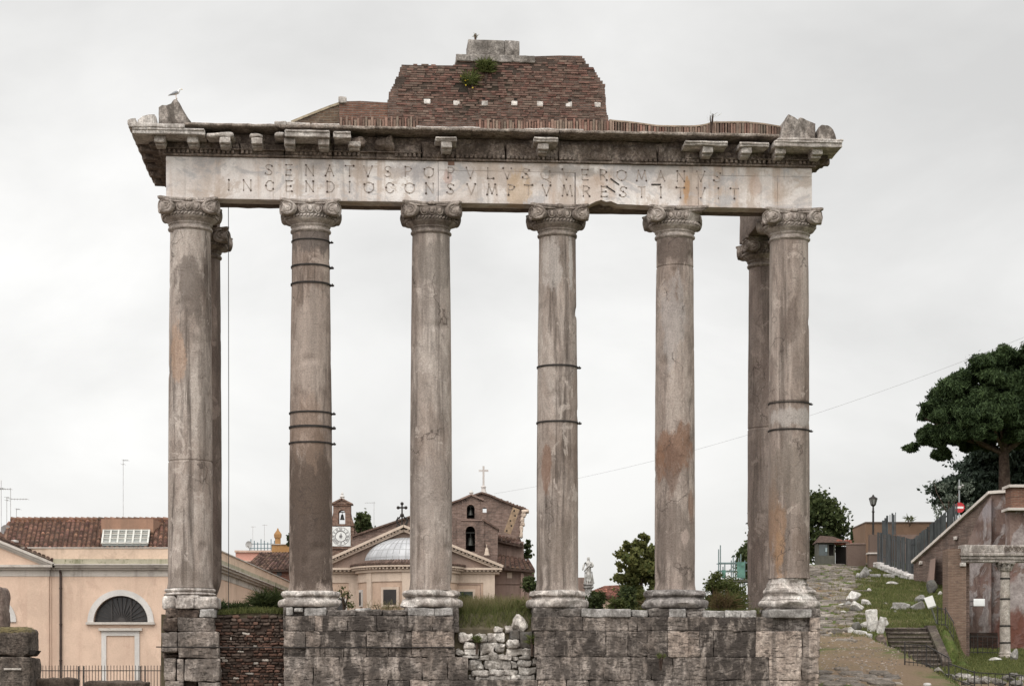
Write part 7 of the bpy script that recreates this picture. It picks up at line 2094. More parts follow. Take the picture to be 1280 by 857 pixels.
for i in range(9):
    x = PX(1231 + i * 4.2, d); m.rough(x - 0.14, x + 0.13, Y - 0.6, Y + 0.4, 0.6, PZ(824 - rr.uniform(-2, 2), d), r=0.06, amp=0.05, seed=i)
PB2(m, 'stylobate', M_port, 50)

# ---- stairs -------------------------------------------------------------------
st = thing('stone_stair', 'flight of dark worn stone steps climbing the grassy bank left of the brick pier', 'stair', (PX(1143, 77), CAMY + 77, 0.4))
sx0, sx1 = PX(1114, 77.5), PX(1168, 77.5)
M_step = stone('worn_steps', (0.05, 0.038, 0.03), (0.085, 0.065, 0.052), (0.13, 0.105, 0.085), mott=1.4, fine=14, streak=0.0, bump=0.8, crust=0.3, speck=0.4, stains_shade=[(P(1142, 800, 78), (1.2, 3, 0.5), (0.06, 0.06, 0.03), 0.4)])
M_stepedge = stone('step_nosing', (0.085, 0.068, 0.055), (0.135, 0.11, 0.092), (0.18, 0.15, 0.125), mott=2, fine=14, streak=0.0, bump=0.8, speck=0.4)
ns = 9; zt, zb = 2.05, 0.45
for i in range(ns):
    y0 = CAMY + 76.2 + 0.34 * i; z1 = zb + (zt - zb) * (i + 1) / ns
    m = MB(); m.rough(sx0, sx1, y0, y0 + 1.0, 0.0, z1, r=0.03, cell=0.25, amp=0.02, seed=i + 3, maxn=20)
    m.v = [(x - st.location.x, y - st.location.y, z - 0.4) for x, y, z in m.v]; s_ = m.build('step', M_step, st, 50)
    m = MB(); m.rough(sx0 + 0.02, sx1 - 0.02, y0 - 0.03, y0 + 0.16, z1 - 0.06, z1 + 0.012, r=0.02, cell=0.25, amp=0.015, seed=i + 30, maxn=20)
    m.v = [(x - st.location.x, y - st.location.y, z - 0.4) for x, y, z in m.v]; m.build('nosing', M_stepedge, s_, 50)
for xx, nm in ((sx1 + 0.02, 0), (sx0 - 0.5, 1)):
    m = MB(); m.v = []
    m.prism([(CAMY + 76.0, 0.0), (CAMY + 79.6, 0.0), (CAMY + 79.6, 2.15), (CAMY + 79.0, 2.15), (CAMY + 76.1, 0.7)], xx, xx + 0.34, axis=0)
    m.v = [(x - st.location.x, y - st.location.y, z - 0.4) for x, y, z in m.v]; m.build('side_wall', M_step if nm == 0 else M_core, st, 30)

# information panel on its post
ip = thing('information_panel', 'white slanted information panel on a leaning metal post beside the stair', 'information panel', P(1177, 797, 80))
z_ = ip.location.z
m = MB(); tp = P(1163.5, 757, 79.2) - ip.location; m.tube([(0, 0, -0.6), (0, 0, 0), tuple(tp)], 0.035, 6); m.build('post', simple('galvanised_post', (0.30, 0.30, 0.29), 0.5, 0.15, 4, 0.5, bump=0), ip)
m = MB(); q_ = [P(1155, 747, 78.9), P(1165.5, 743.5, 79.3), P(1170, 756, 79.0), P(1160, 759, 78.6)]
q_ = [p - ip.location for p in q_]; off = Vector((0.02, 0.05, -0.05))
m.add(q_ + [p + off for p in q_], [(3, 2, 1, 0), (4, 5, 6, 7), (0, 1, 5, 4), (1, 2, 6, 5), (2, 3, 7, 6), (3, 0, 4, 7)]); m.build('panel', simple('panel_white', (0.47, 0.46, 0.43), 0.5, 0.08, bump=0), ip, 0)

# low iron railings in front of the hollow
def railing(pts, label, hpx, n, d_, sp=0.19):
    o = thing('low_railing', label, 'railing', tuple(pts[0]), 0, 'low black railings around the hollow')
    H = hpx * d_ / FPX; P0 = Vector(pts[0])
    mp_, mb_ = MB(), MB()
    for a, b in zip(pts[:-1], pts[1:]):
        a = Vector(a) - P0; b = Vector(b) - P0; L_ = (b - a).length; q = max(2, int(L_ / sp))
        for i in range(q + 1):
            p = a.lerp(b, i / q); post = i % 7 == 0
            (mp_ if post else mb_).tube([p + Vector((0, 0, -0.4)), p + Vector((0, 0, H * (1.08 if post else 1.0)))], 0.024 if post else 0.011, 6)
        for f in (0.97, 0.15): mb_.bar(a + Vector((0, 0, H * f)), b + Vector((0, 0, H * f)), 0.03, 0.03, side=(0, 0, 1))
    mp_.build('posts', M_iron2, o); mb_.build('bars', M_iron2, o)
def gp(px, d_, dz=0): X = PX(px, d_); return Vector((X, CAMY + d_, gz(X, CAMY + d_) + dz))
railing([gp(1131, 66), gp(1158, 65), gp(1186, 64)], 'black railing in front of the dark stair', 27, 10, 66)
railing([gp(1186, 64), gp(1218, 63), gp(1262, 62), gp(1292, 61)], 'black railing running right under the grassy rubble bank', 21, 10, 63, 0.26)
railing([gp(1172, 79.5), gp(1182, 79), gp(1192, 78.5)], 'short black railing panel against the foot of the brick pier', 24, 4, 79)
railing([gp(1212, 88), gp(1222, 88), gp(1247, 88)], 'black railing panel between the brick pier and the portico column', 24, 4, 88)
bo = thing('white_bollard', 'short white rounded bollard in front of the railing at the bottom', 'bollard', tuple(gp(1159, 60.5)))
m = MB(); m.lathe([(0.11, -0.6), (0.11, -0.06), (0.12, -0.04), (0.12, 0.03), (0.10, 0.06), (0.02, 0.07)], 16); m.build('bollard', M_cross, bo, 45)
m = MB(); m.lathe([(0.112, -0.16), (0.118, -0.16), (0.118, -0.12), (0.112, -0.12)], 16, cap=False); m.build('band', M_trim, bo, 45)
# rubble bank at the bottom right
m = MB(); rr = random.Random(77)
o = thing('rubble_bank', 'low bank of tumbled stones and earth below the portico', 'rubble bank', tuple(gp(1240, 68)))
for i in range(46):
    px = rr.uniform(1165, 1290); dd = rr.uniform(64, 70); p = gp(px, dd); s_ = rr.uniform(0.06, 0.20)
    mm = MB(); mm.rock((0, 0, 0), (s_ * 1.4, s_, s_ * 0.8), seed=i * 1.1, sub=6, rot=rr.uniform(0, 3), tint=rr.choice([0.2, 0.28, 0.35, 0.5, 0.5, 0.9]))
    q = mm.build('stone', M_dry, o, 50); q.location = p + Vector((0, 0, s_ * 0.3)) - o.location

# ---- marble fragments on the grass ------------------------------------------------
M_wm = stone('fallen_marble', (0.40, 0.37, 0.335), (0.58, 0.55, 0.515), (0.70, 0.675, 0.645), mott=2.6, fine=16, streak=0.0, dark=(0.12, 0.11, 0.085), bump=0.6, crust=0.4, speck=0.3, use_tint=True)
def solve_ground(px, py, d0=60, d1=128):
    best = None
    for i in range(700):
        d_ = d0 + (d1 - d0) * i / 699
        X = PX(px, d_); e = 850 - gz(X, CAMY + d_) * FPX / d_
        if e <= py: return d_
    return d1
def fallen(px, py, wpx, hpx, label, seed, kind='rock', tint=1.0, rot=0.0, tilt=0.0, dd=None, cat='marble fragment'):
    d_ = dd or solve_ground(px, py); kk = d_ / FPX; X = PX(px, d_)
    g = gz(X, CAMY + d_)
    w_, h_ = wpx * kk, hpx * kk
    m = MB()
    if kind == 'rock': m.rock((0, 0, h_ * 0.42), (w_ / 2 * 1.15, w_ * 0.45, h_ * 0.62), seed=seed, sub=10, amp=0.3, rot=rot, tilt=tilt, tint=tint)
    else:
        m.rough(-w_ / 2, w_ / 2, -w_ * 0.3, w_ * 0.3, -0.06, h_, r=0.05, cell=0.1, amp=0.03, freq=3, seed=seed, tint=tint)
        ct, s_ = math.cos(tilt), math.sin(tilt); m.v = [(x * ct - z * s_, y, x * s_ + z * ct) for x, y, z in m.v]
    o = m.build('marble_fragment', M_wm, None, 28)
    o.location = (X, CAMY + d_, g - 0.02); o.rotation_euler = (0, 0, rot)
    return tag(o, label, cat, 'marble fragments scattered on the grass bank')
fallen(1066, 752, 17, 14, 'white boulder like marble piece with a ragged crest, highest of the middle cluster', 2, tilt=0.3)
fallen(1072, 765, 19, 14, 'broad rounded white marble lump at the front of the middle cluster', 3)
fallen(1082, 757, 12, 9, 'white marble piece at the right of the middle cluster', 4)
fallen(1061, 757, 10, 7, 'grey shaded stone inside the middle cluster', 5, tint=0.4)
fallen(1053, 757, 10, 4, 'flat white marble chip left of the middle cluster', 6)
fallen(1055, 766, 7, 4, 'tiny white marble chip on the road edge below the middle cluster', 7)
fallen(1126, 762, 20, 9, 'grey tilted marble slab lying alone on the grass bank', 8, 'slab', 0.62, 0.1, -0.1)
fallen(1115, 762, 5, 4, 'tiny white chip at the left end of the lone grey slab', 9)
fallen(1119, 765, 5, 3, 'tiny white chip just below the lone grey slab', 10)
fallen(1091, 766, 6, 5, 'small white chip by itself under the middle cluster', 11)
fallen(1086.5, 740, 5, 5, 'small white marble block by itself on the upper grass', 12)
fallen(1107, 755, 6, 2.5, 'thin white sliver lying flat in mid bank', 13)
fallen(1080, 723, 11, 14, 'upright grey rounded stone in the upper row', 14, tint=0.45)
fallen(1072, 723, 6, 7, 'small grey stone leaning left of the upright rounded stone', 15, tint=0.6)
fallen(1087.5, 715, 6, 5, 'small pale lump right of the upright rounded stone', 16, tint=0.7)
fallen(1094, 722, 13, 5, 'low grey block in the middle of the upper row', 17, 'slab', 0.5)
fallen(1111, 722, 14, 5, 'flat pale marble slab at the right of the upper row', 18, 'slab', 0.7)
fallen(1116, 731, 13, 5, 'pale flat marble piece below the curb of the dark fence', 19, 'rock', 0.75)
fallen(1092, 800, 14, 27, 'large upright white marble block above the stair', 20, 'slab', 1.12, 0.1, 0.12, dd=78.6)
fallen(1100, 801, 9, 20, 'narrow tilted white marble slab leaning on the large upright block', 21, 'slab', 1.0, 0.1, -0.22, dd=78.4)
fallen(1102, 788, 13, 12, 'rounded white marble head piece behind the large upright block', 22, dd=79.6)
fallen(1081, 791, 12, 10, 'rounded white marble lump left of the large upright block', 23, dd=79.4)
fallen(1064, 790, 11, 7, 'low white marble lump beside the road by the large upright block', 24)
fallen(1070, 797, 12, 13, 'dark grey rounded stone between two white marble lumps', 25, tint=0.25, dd=78.4)
fallen(1075, 801, 16, 4, 'thin flat white slab lying before the dark grey stone', 26, 'slab', 0.9, 0.2, -0.15, dd=77.4)
fallen(1082, 804, 15, 5, 'flat marble slab lying in front of the large upright block', 27, 'slab', 0.75, 0, 0, dd=77.0)
fallen(1116, 829, 11, 4, 'pale slab lying on the earth left of the stair foot', 28, 'slab', 0.6, 0, 0, dd=74.5)
fallen(1150, 752, 14, 10, 'grey block standing against the foot of the sloping wall', 29, tint=0.4)
fallen(1149, 762, 16, 9, 'tilted grey block left of the information panel', 30, 'slab', 0.45, 0, 0.5)
fallen(1175, 745, 5, 6, 'small pale lump at the wall foot above the information panel', 31)
fallen(1165, 742, 14, 16, 'dark rounded lump of masonry at the wall foot', 32, tint=0.16)
fallen(1242, 826, 16, 6, 'pale stone lying at the foot of the portico column', 33, tint=0.8, dd=82)
fallen(1268, 823, 10, 14, 'angular stone leaning right of the portico column foot', 34, tint=0.6, dd=83)
fallen(1225, 846, 16, 7, 'white marble heap lying on the low rubble bank', 35, tint=1.0, dd=67)

# ---- dark slatted fence -----------------------------------------------------------
M_slat = simple('dark_grey_slats', (0.058, 0.062, 0.064), 0.7, 0.3, 1.5, 0.2)
M_slat2 = simple('darker_slats', (0.030, 0.032, 0.034), 0.75, 0.3, 1.5, 0.2)
fA, fB, fC = P(1096.5, 703, 118), P(1141.5, 720, 107), P(1196, 680, 112)
fence = thing('slatted_fence', 'tall dark grey fence of upright slats above the grass bank', 'fence', tuple(fA))
def panel(a, b, ta, tb, n, nm):
    m = MB(); m2 = MB(); rr = random.Random(n)
    dirv = Vector((b.x - a.x, b.y - a.y, 0)).normalized(); nr = Vector((-dirv.y, dirv.x, 0))
    for i in range(n):
        f = (i + 0.5) / n; p = a.lerp(b, f); t = ta + (tb - ta) * f
        wd = (b - a).length / n
        j = rr.uniform(-0.03, 0.03)
        mm = m if i % 6 else m2
        lean = dirv * rr.uniform(-0.03, 0.03)
        off = nr * rr.uniform(-0.03, 0.03)
        mm.bar(p - fA + off + Vector((0, 0, -0.15)), Vector((p.x, p.y, t + j)) - fA + off + lean, wd * 0.86, 0.03, side=tuple(nr))
    o1 = m.build(nm, M_slat, fence, 0); m2.build(nm, M_slat2, fence, 0)
    for zf in (0.25, 0.85):
        mr = MB(); qa = Vector((a.x, a.y, a.z + (ta - a.z) * zf)) + nr * 0.08; qb = Vector((b.x, b.y, b.z + (tb - b.z) * zf)) + nr * 0.08
        mr.bar(qa - fA, qb - fA, 0.06, 0.05, side=(0, 0, 1)); mr.build('rail', M_slat2, fence, 0)
panel(fA, fB, PZ(664.5, 118), PZ(673.5, 107), 44, 'slat_panel')
panel(fB, fC, PZ(673.5, 107), PZ(628, 112), 40, 'slat_panel')
m = MB()
for px, w_, t in ((1104, 3, 650), (1106.8, 2.6, 647), (1109, 2.6, 644)):
    p = P(px, 668, 117.5); m = MB(); m.bar(p - fA, P(px, t, 117.5) - fA, w_ * 117 / FPX, 0.04, side=(0, 1, 0)); m.build('broken_slat', M_slat, fence, 0)
for px, w_, t in ((1112.5, 0.8, 643), (1115.5, 2.2, 641), (1117.5, 1.6, 643), (1119.5, 0.8, 640)):
    p = P(px, 668, 116.5); m = MB(); m.bar(p - fA, P(px, t, 116.5) - fA, w_ * 117 / FPX, 0.04, side=(0, 1, 0)); m.build('broken_slat', M_slat, fence, 0)
cu = thing('white_curb', 'low ragged white curb at the foot of the dark slatted fence', 'curb', tuple(fA))
m = MB(); rr = random.Random(14)
for i in range(22):
    p = fA.lerp(fB, (i + .5) / 22) - fA + Vector((-.1, -.3, 0)); h_ = rr.uniform(-.03, .09)
    m.rough(p.x - .16, p.x + .16, p.y - .34, p.y + .34, p.z - .25, p.z + h_, r=.03, cell=.12, amp=.04, freq=4, seed=i)
m.build('curb', M_cross, cu, 40)
m = MB(); rr = random.Random(2)
for i in range(30):
    p = fA.lerp(fB, rr.random()) + Vector((-0.25, -0.42, 0.02)) - fA; m.rough(p.x - .12, p.x + .12, p.y - .08, p.y + .08, p.z - .1, p.z + rr.uniform(.0, .08), r=.03, amp=.02, seed=i)
m.build('cap_stones', M_cross, cu, 45)

# gate pillar, walls, kiosk, long building behind
d = 119; k = d / FPX; Y = CAMY + d
M_rust = plaster('rust_plaster', (0.125, 0.09, 0.074), (0.11, 0.075, 0.06), 0.6, 0.5)
gp_ = thing('gate_pillar', 'brown square gate pillar with a pale ledge under the street lamp', 'pillar', (PX(1092, d), Y, 6.5))
m = MB(); m.box(-5.4 * k, 5.4 * k, 0, 0.7, 0, PZ(692, d) - 6.5); m.box(-4.3 * k, 5 * k, 0.05, 0.65, PZ(690, d) - 6.5, PZ(667.5, d) - 6.5); m.build('shaft', M_rust, gp_)
m = MB(); m.box(-7 * k, 6.5 * k, -0.08, 0.75, PZ(691.9, d) - 6.5, PZ(690.1, d) - 6.5); m.build('ledge', M_cop, gp_)
bw = thing('brown_garden_wall', 'low brown wall between the kiosk gate and the gate pillar', 'wall', (PX(1073, d), Y + 1, 6.5))
m = MB(); m.box(-10.5 * k, 13 * k, 0, 0.4, 0, PZ(678.5, d) - 6.5); m.build('wall', M_rust, bw)
m = MB(); m.box(-10.8 * k, 13 * k, -0.05, 0.45, PZ(678.4, d) - 6.5, PZ(677, d) - 6.5); m.build('capping', M_church2, bw)
lp = thing('street_lamp', 'black lantern street lamp rising behind the brown gate pillar', 'street lamp', (PX(1091.5, 120), CAMY + 120, 6.8))
kl = 120 / FPX; zz = lambda py: PZ(py, 120) - 6.8
m = MB(); m.lathe([(0.12, 0), (0.12, 0.5), (0.07, 0.7), (0.06, zz(640)), (0.10, zz(639.5)), (0.06, zz(638)), (0.045, zz(632))], 12); m.build('pole', M_iron, lp, 40)
m = MB(); m.lathe([(0.05, zz(632.5)), (0.14, zz(630.5)), (0.23, zz(623)), (0.24, zz(622.6))], 6, cap=False); lant = m.build('lantern_frame', simple('lamp_glass', (0.22, 0.22, 0.21), 0.15, 0.1, bump=0), lp, 20)
m = MB(); m.lathe([(0.28, zz(623)), (0.24, zz(622)), (0.1, zz(620.3)), (0.06, zz(619.6)), (0.07, zz(619)), (0.0, zz(617.6))], 6)
for i in range(6):
    a = math.pi / 3 * i; m.tube([(0.14 * math.cos(a), 0.14 * math.sin(a), zz(630.5)), (0.235 * math.cos(a), 0.235 * math.sin(a), zz(623))], 0.022, 5)
m.lathe([(0.05, zz(633)), (0.16, zz(630.8)), (0.16, zz(630.2)), (0.05, zz(630.2))], 6); m.build('lantern_cap', M_iron, lp, 20)
d = 122; k = d / FPX; Y = CAMY + d
ki = thing('kiosk', 'small grey ticket kiosk with a pyramid tile roof behind the right corner column', 'kiosk', (PX(1033, d), Y, 6.7))
zz = lambda py: PZ(py, d) - 6.7
M_kiosk = simple('kiosk_grey', (0.075, 0.072, 0.058), 0.7, 0.2, 3)
m = MB(); m.box(-11 * k, 11 * k, 0, 1.2, 0, zz(694)); m.box(-11 * k, -9.5 * k, 0, 1.2, zz(694) + .002, zz(680)); m.box(9.5 * k, 11 * k, 0, 1.2, zz(694) + .002, zz(680)); m.box(1.5 * k, 3 * k, 0, 0.1, zz(694) + .002, zz(680)); m.box(-11 * k, 11 * k, 0, 1.2, zz(680) + .002, zz(678)); m.build('body', M_kiosk, ki)
m = MB(); m.box(-9.5 * k, 1.5 * k, 0.06, 0.1, zz(694), zz(680)); m.build('glass', simple('kiosk_glass', (0.04, 0.055, 0.055), 0.1, 0.2, bump=0, spec=0.6), ki)
m = MB(); m.box(3 * k, 9.5 * k, 0.3, 0.35, zz(694), zz(680)); m.build('doorway', M_void, ki)
m = MB(); m.box(-1.2 * k, 1.0 * k, 0.02, 0.055, zz(689), zz(684)); m.build('notice', simple('pale_blue_notice', (0.35, 0.42, 0.44), 0.6, 0.1, bump=0), ki)
m = MB(); rf = [(-12.5 * k, -0.3, zz(678)), (29 * k, -0.3, zz(678)), (29 * k, 1.8, zz(678)), (-12.5 * k, 1.8, zz(678)), (-6 * k, 0.7, zz(668)), (10 * k, 0.7, zz(669))]
m.add(rf, [(0, 1, 5, 4), (1, 2, 5), (2, 3, 4, 5), (3, 0, 4), (3, 2, 1, 0)], tint=0.6); m.build('roof', M_tiledk, ki, 0)
m = MB(); rr = random.Random(4)
for i in range(12):
    x = (12 + rr.uniform(0, 18)) * k; m.rough(x - .2, x + .2, -0.1, 0.5, zz(680), zz(680 - rr.uniform(2, 6)), r=.08, amp=.06, seed=i, tint=(1.2, .7, .65))
m.build('broken_tiles', M_tile, ki, 50)
ga = thing('dark_gate', 'dark double gate in the shade right of the kiosk', 'gate', (PX(1054, d + 1.5), Y + 1.5, 6.7))
m = MB()
for i in range(20): m.box((-9.5 + i) * k, (-8.7 + i) * k, 0, 0.06, 0, zz(680.5))
m.box(-9.5 * k, 10.4 * k, 0.061, 0.09, 0, zz(681))
m.build('boards', simple('black_boards', (0.018, 0.014, 0.012), 0.9), ga)
m = MB(); m.box(-9.5 * k, 10.3 * k, 0.07, 0.12, 0.3, 0.45); m.box(-9.5 * k, 10.3 * k, 0.07, 0.12, zz(684), zz(682.5)); m.build('rail', M_void, ga)
d = 136; k = d / FPX
lb = thing('ochre_boundary_wall', 'long orange brown building top behind the dark slatted fence', 'building', (PX(1125, d), CAMY + d, 6.5))
M_obr = plaster('orange_brown_plaster', (0.185, 0.118, 0.082), (0.17, 0.105, 0.07), 0.5, 0.5)
zz = lambda py: PZ(py, d) - 6.5
m = MB(); m.box(PX(1082, d) - PX(1125, d), PX(1185, d) - PX(1125, d), 0, 6, 0, zz(653.5)); m.build('wall', M_obr, lb)
m = MB(); m.box(PX(1081.5, d) - PX(1125, d), PX(1185, d) - PX(1125, d), -0.06, 6, zz(653.4), zz(651.8)); m.build('parapet_capping', M_rust, lb)
m = MB(); m.box(PX(1120, d) - PX(1125, d), PX(1147, d) - PX(1125, d), -0.3, -0.01, 0, zz(668)); m.build('garden_wall', M_church2, lb)
# no entry sign
d = 113; k = d / FPX; Y = CAMY + d
sg = thing('no_entry_sign', 'round red no entry sign with a white bar on a tall grey pole', 'road sign', (PX(1199.3, d), Y, PZ(660, d)))
zz = lambda py: PZ(py, d) - PZ(660, d)
m = MB(); m.tube([(0, 0.05, -1.0), (0, 0.05, zz(599))], 0.04, 8); m.build('pole', simple('grey_pole', (0.28, 0.29, 0.29), 0.5, 0.1, 3, 0.4, bump=0), sg)
def disc(m, r, y0, y1, zc, n=32):
    vs = [(r * math.cos(2 * math.pi * i / n), y0, zc + r * math.sin(2 * math.pi * i / n)) for i in range(n)] + [(r * math.cos(2 * math.pi * i / n), y1, zc + r * math.sin(2 * math.pi * i / n)) for i in range(n)]
    m.add(vs, [tuple(range(n)), tuple(range(2 * n - 1, n - 1, -1))] + [(i, n + i, n + (i + 1) % n, (i + 1) % n) for i in range(n)])
m = MB(); disc(m, 6.4 * k, -0.02, 0.0, zz(634)); ds = m.build('disc', simple('sign_red', (0.40, 0.025, 0.03), 0.5, 0.06, bump=0), sg, 0)
m = MB(); m.box(-4.8 * k, 4.8 * k, -0.028, -0.021, zz(635.3), zz(632.7)); m.build('white_bar', simple('sign_white', (0.68, 0.66, 0.64), 0.5, 0.05, bump=0), ds, 0)
m = MB(); m.rough(-1.5 * k, 1.8 * k, -0.12, 0.12, zz(611), zz(607), r=.02, amp=0); m.ball((4 * k, 0, zz(606.5)), (0.07, .09, .07), 10, 8); m.tube([(0, 0, zz(608)), (4 * k, 0, zz(608))], .025, 6); m.build('camera_box', M_alu, sg)

# cable across the sky
cb = thing('overhead_cable', 'thin overhead cable crossing the sky behind the columns', 'cable', tuple(P(625, 617, 119)))
m = MB(); a, b = P(618, 616.5, 121), P(1330, 401, 92)
m.tube([tuple(a.lerp(b, t) - cb.location - Vector((0, 0, 1.9 * 4 * t * (1 - t) * 0.5))) for t in [i / 30 for i in range(31)]], 0.006, 5); m.build('wire', simple('cable_grey', (0.26, 0.26, 0.26), 0.7, 0.1, bump=0), cb)
# ================================================================== VEGETATION
L_pine = leafmat('pine_needles', (0.014, 0.026, 0.009), (0.066, 0.098, 0.036), 0.15)
L_cedar = leafmat('cedar_needles', (0.016, 0.026, 0.018), (0.045, 0.062, 0.042), 0.12)
L_oak = leafmat('tree_leaves', (0.055, 0.070, 0.02), (0.21, 0.20, 0.07), 0.4)
L_darkleaf = leafmat('dark_leaves', (0.02, 0.032, 0.010), (0.08, 0.095, 0.034), 0.25)
L_shrub = leafmat('shrub_leaves', (0.045, 0.065, 0.016), (0.15, 0.16, 0.055), 0.3)
L_reddish = leafmat('dry_stalks', (0.10, 0.062, 0.030), (0.17, 0.125, 0.060), 0.2)
L_grass = leafmat('grass_blades', (0.045, 0.062, 0.017), (0.165, 0.165, 0.06), 0.3)
L_drygrass = leafmat('dry_grass_blades', (0.12, 0.11, 0.045), (0.26, 0.225, 0.12), 0.3)
M_bark = stone('bark', (0.055, 0.036, 0.028), (0.095, 0.065, 0.05), (0.14, 0.10, 0.08), mott=2.5, fine=14, streak=0.3, bump=1.0)

def tree(name, label, cat, base, trunk, limbs, clumps, leaf, size, mat, group=None, aspect=1.6, shell=0.5, flat=0.0, up=None, jit_=0.3):
    """trunk: [(x,y,z,r)], limbs: list of the same, clumps: [(x,y,z,rx,ry,rz,n)] all local to base"""
    o = thing(name, label, cat, tuple(base), 0, group)
    m = MB(); m.tube([t[:3] for t in trunk], [t[3] for t in trunk], 10)
    for l in limbs: m.tube([t[:3] for t in l], [t[3] for t in l], 7)
    m.build('trunk', M_bark, o, 60)
    C = []; T = []
    for (x, y, z, rx, ry, rz, n) in clumps:
        p = clump_points((x, y, z), (rx, ry, rz), n, shell, flat, jit_); C.append(p)
        T.append(np.clip(nrg.normal(0.45, 0.22, n) + nrg.normal(0, 0.10), 0, 1))
    C = np.concatenate(C); T = np.concatenate(T)
    quads_mesh('crown', leaf_quads(C, size, aspect, up), T, mat, o)
    return o
def crown_clumps(rr, n, ext, size, per, fill=0.75, squash=0.75, seed=0):
    """clumps spread unevenly through an ellipsoid crown of half-extents ext centred on its middle"""
    out = []
    for _ in range(n):
        while True:
            x, y, z = rr.uniform(-1, 1), rr.uniform(-1, 1), rr.uniform(-1, 1)
            q = x * x + y * y + z * z
            if fill * 0.25 < q < 1: break
        s_ = size * rr.uniform(0.6, 1.25)
        out.append((x * ext[0], y * ext[1], z * ext[2], s_, s_, s_ * squash, int(per * (s_ / size) ** 2)))
    return out

# ---- umbrella pine -----------------------------------------------------------
d = 125.0; k = d / FPX; base = P(1256, 640, d)
rr = random.Random(12)
def pl(px, py, dy=0): p = P(px, py, d); return (p.x - base.x, dy, p.z - base.z)
cl = []
spec = [  # px, py, radius px: the big masses of the crown seen in the picture
 (1151, 532, 18), (1143, 541, 13), (1160, 505, 22), (1175, 482, 22), (1190, 512, 26), (1205, 470, 24), (1222, 452, 22), (1240, 443, 20), (1262, 441, 20), (1285, 446, 20), (1175, 545, 20), (1185, 556, 13),
 (1215, 500, 26), (1235, 480, 26), (1262, 470, 26), (1240, 520, 24), (1265, 505, 26), (1290, 490, 26), (1290, 530, 22), (1268, 536, 18), (1250, 545, 12), (1320, 470, 30), (1350, 490, 30), (1330, 520, 26), (1375, 510, 26), (1395, 530, 18), (1205, 545, 14), (1222, 553, 10), (1230, 535, 14), (1310, 445, 20)]
spec += [(1240, 530, 26), (1266, 528, 26), (1292, 535, 24), (1216, 520, 24), (1192, 528, 20), (1250, 505, 26), (1320, 530, 24)]
for px, py, r in spec:
    py += 9 if py < 520 else 4
    if px < 1195: px, r = px + (1195 - px) * 0.3, r * 0.85
    for dy in (rr.uniform(-4.5, -1.5), rr.uniform(-1, 1.5), rr.uniform(1.5, 4.5)):
        x, _, z = pl(px + rr.uniform(-6, 6), py + rr.uniform(-5, 5)); s_ = r * k * rr.uniform(0.75, 1.0)
        # every mass is itself a bunch of small tufts
        for _ in range(9):
            a = Vector((rr.gauss(0, 1), rr.gauss(0, 1), rr.gauss(0, 1))).normalized() * s_ * rr.uniform(0.3, 0.95)
            a.z = a.z * 0.62 + 0.05
            t = s_ * rr.uniform(0.34, 0.52)
            cl.append((x + a.x, dy + a.y, z + a.z, t, t, t * 0.72, int(330 * (t / 0.36) ** 2) + 70))
limbs = []
zt = pl(1254, 565)[2]
for px, py, dy in ((1180, 530, -1), (1205, 500, 2), (1240, 500, -2), (1275, 500, 1), (1320, 510, -2), (1300, 530, 2), (1225, 530, -3), (1160, 520, 1)):
    e = pl(px, py, dy); limbs.append([(-0.05, 0, zt - rr.uniform(-.3, .8), 0.17), (e[0] * .45, e[1] * .4, zt + (e[2] - zt) * .35, 0.11), (e[0], e[1], e[2], 0.04)])
tree('umbrella_pine', 'tall umbrella pine with a broad dark crown behind the retaining wall', 'tree', base, [(0.05, 0, -3, 0.5), (0.02, 0, 0, 0.42), (-.02, 0, zt * .5, 0.36), (-.06, 0, zt, 0.30), (0, 0, pl(1254, 520)[2], 0.16)], limbs, cl, None, 0.085, L_pine, aspect=3.6, shell=0.45, flat=0.6, up=(0, 0, 0.5), jit_=0.2)

# ---- cedar behind the wall ----------------------------------------------------
d = 136.0; k = d / FPX; base = P(1240, 660, d); rr = random.Random(5)
cl = []
for (px, py, hw, n) in [(1208, 604, 18, 14), (1195, 611, 13, 9), (1225, 600, 18, 14), (1245, 604, 20, 14), (1270, 606, 22, 16), (1222, 618, 18, 12), (1205, 622, 14, 9), (1240, 585, 18, 12), (1265, 580, 18, 12), (1232, 571, 13, 9), (1275, 563, 14, 9), (1228, 577, 12, 8), (1290, 590, 20, 12), (1300, 610, 22, 12), (1215, 634, 12, 8), (1240, 628, 20, 14), (1265, 625, 20, 14)]:
    for _ in range(n):
        p = P(px + rr.uniform(-hw, hw), py + rr.gauss(0, 3.0), d); s_ = rr.uniform(0.35, 0.8)
        cl.append((p.x - base.x, rr.uniform(-3.5, 3.5), p.z - base.z, s_ * 1.7, s_ * 1.7, s_ * 0.5, 420))
tree('cedar_tree', 'dark layered cedar behind the umbrella pine trunk', 'tree', base, [(0, 0, -3, 0.4), (0, 0, 2, 0.3), (0, 0, 5.5, 0.08)], [[(0, 0, 2.0, .12), (-2.0, -1, 2.4, .05)], [(0, 0, 3.3, .1), (2, 1, 3.6, .04)]], cl, None, 0.17, L_cedar, aspect=2.0, shell=0.2)

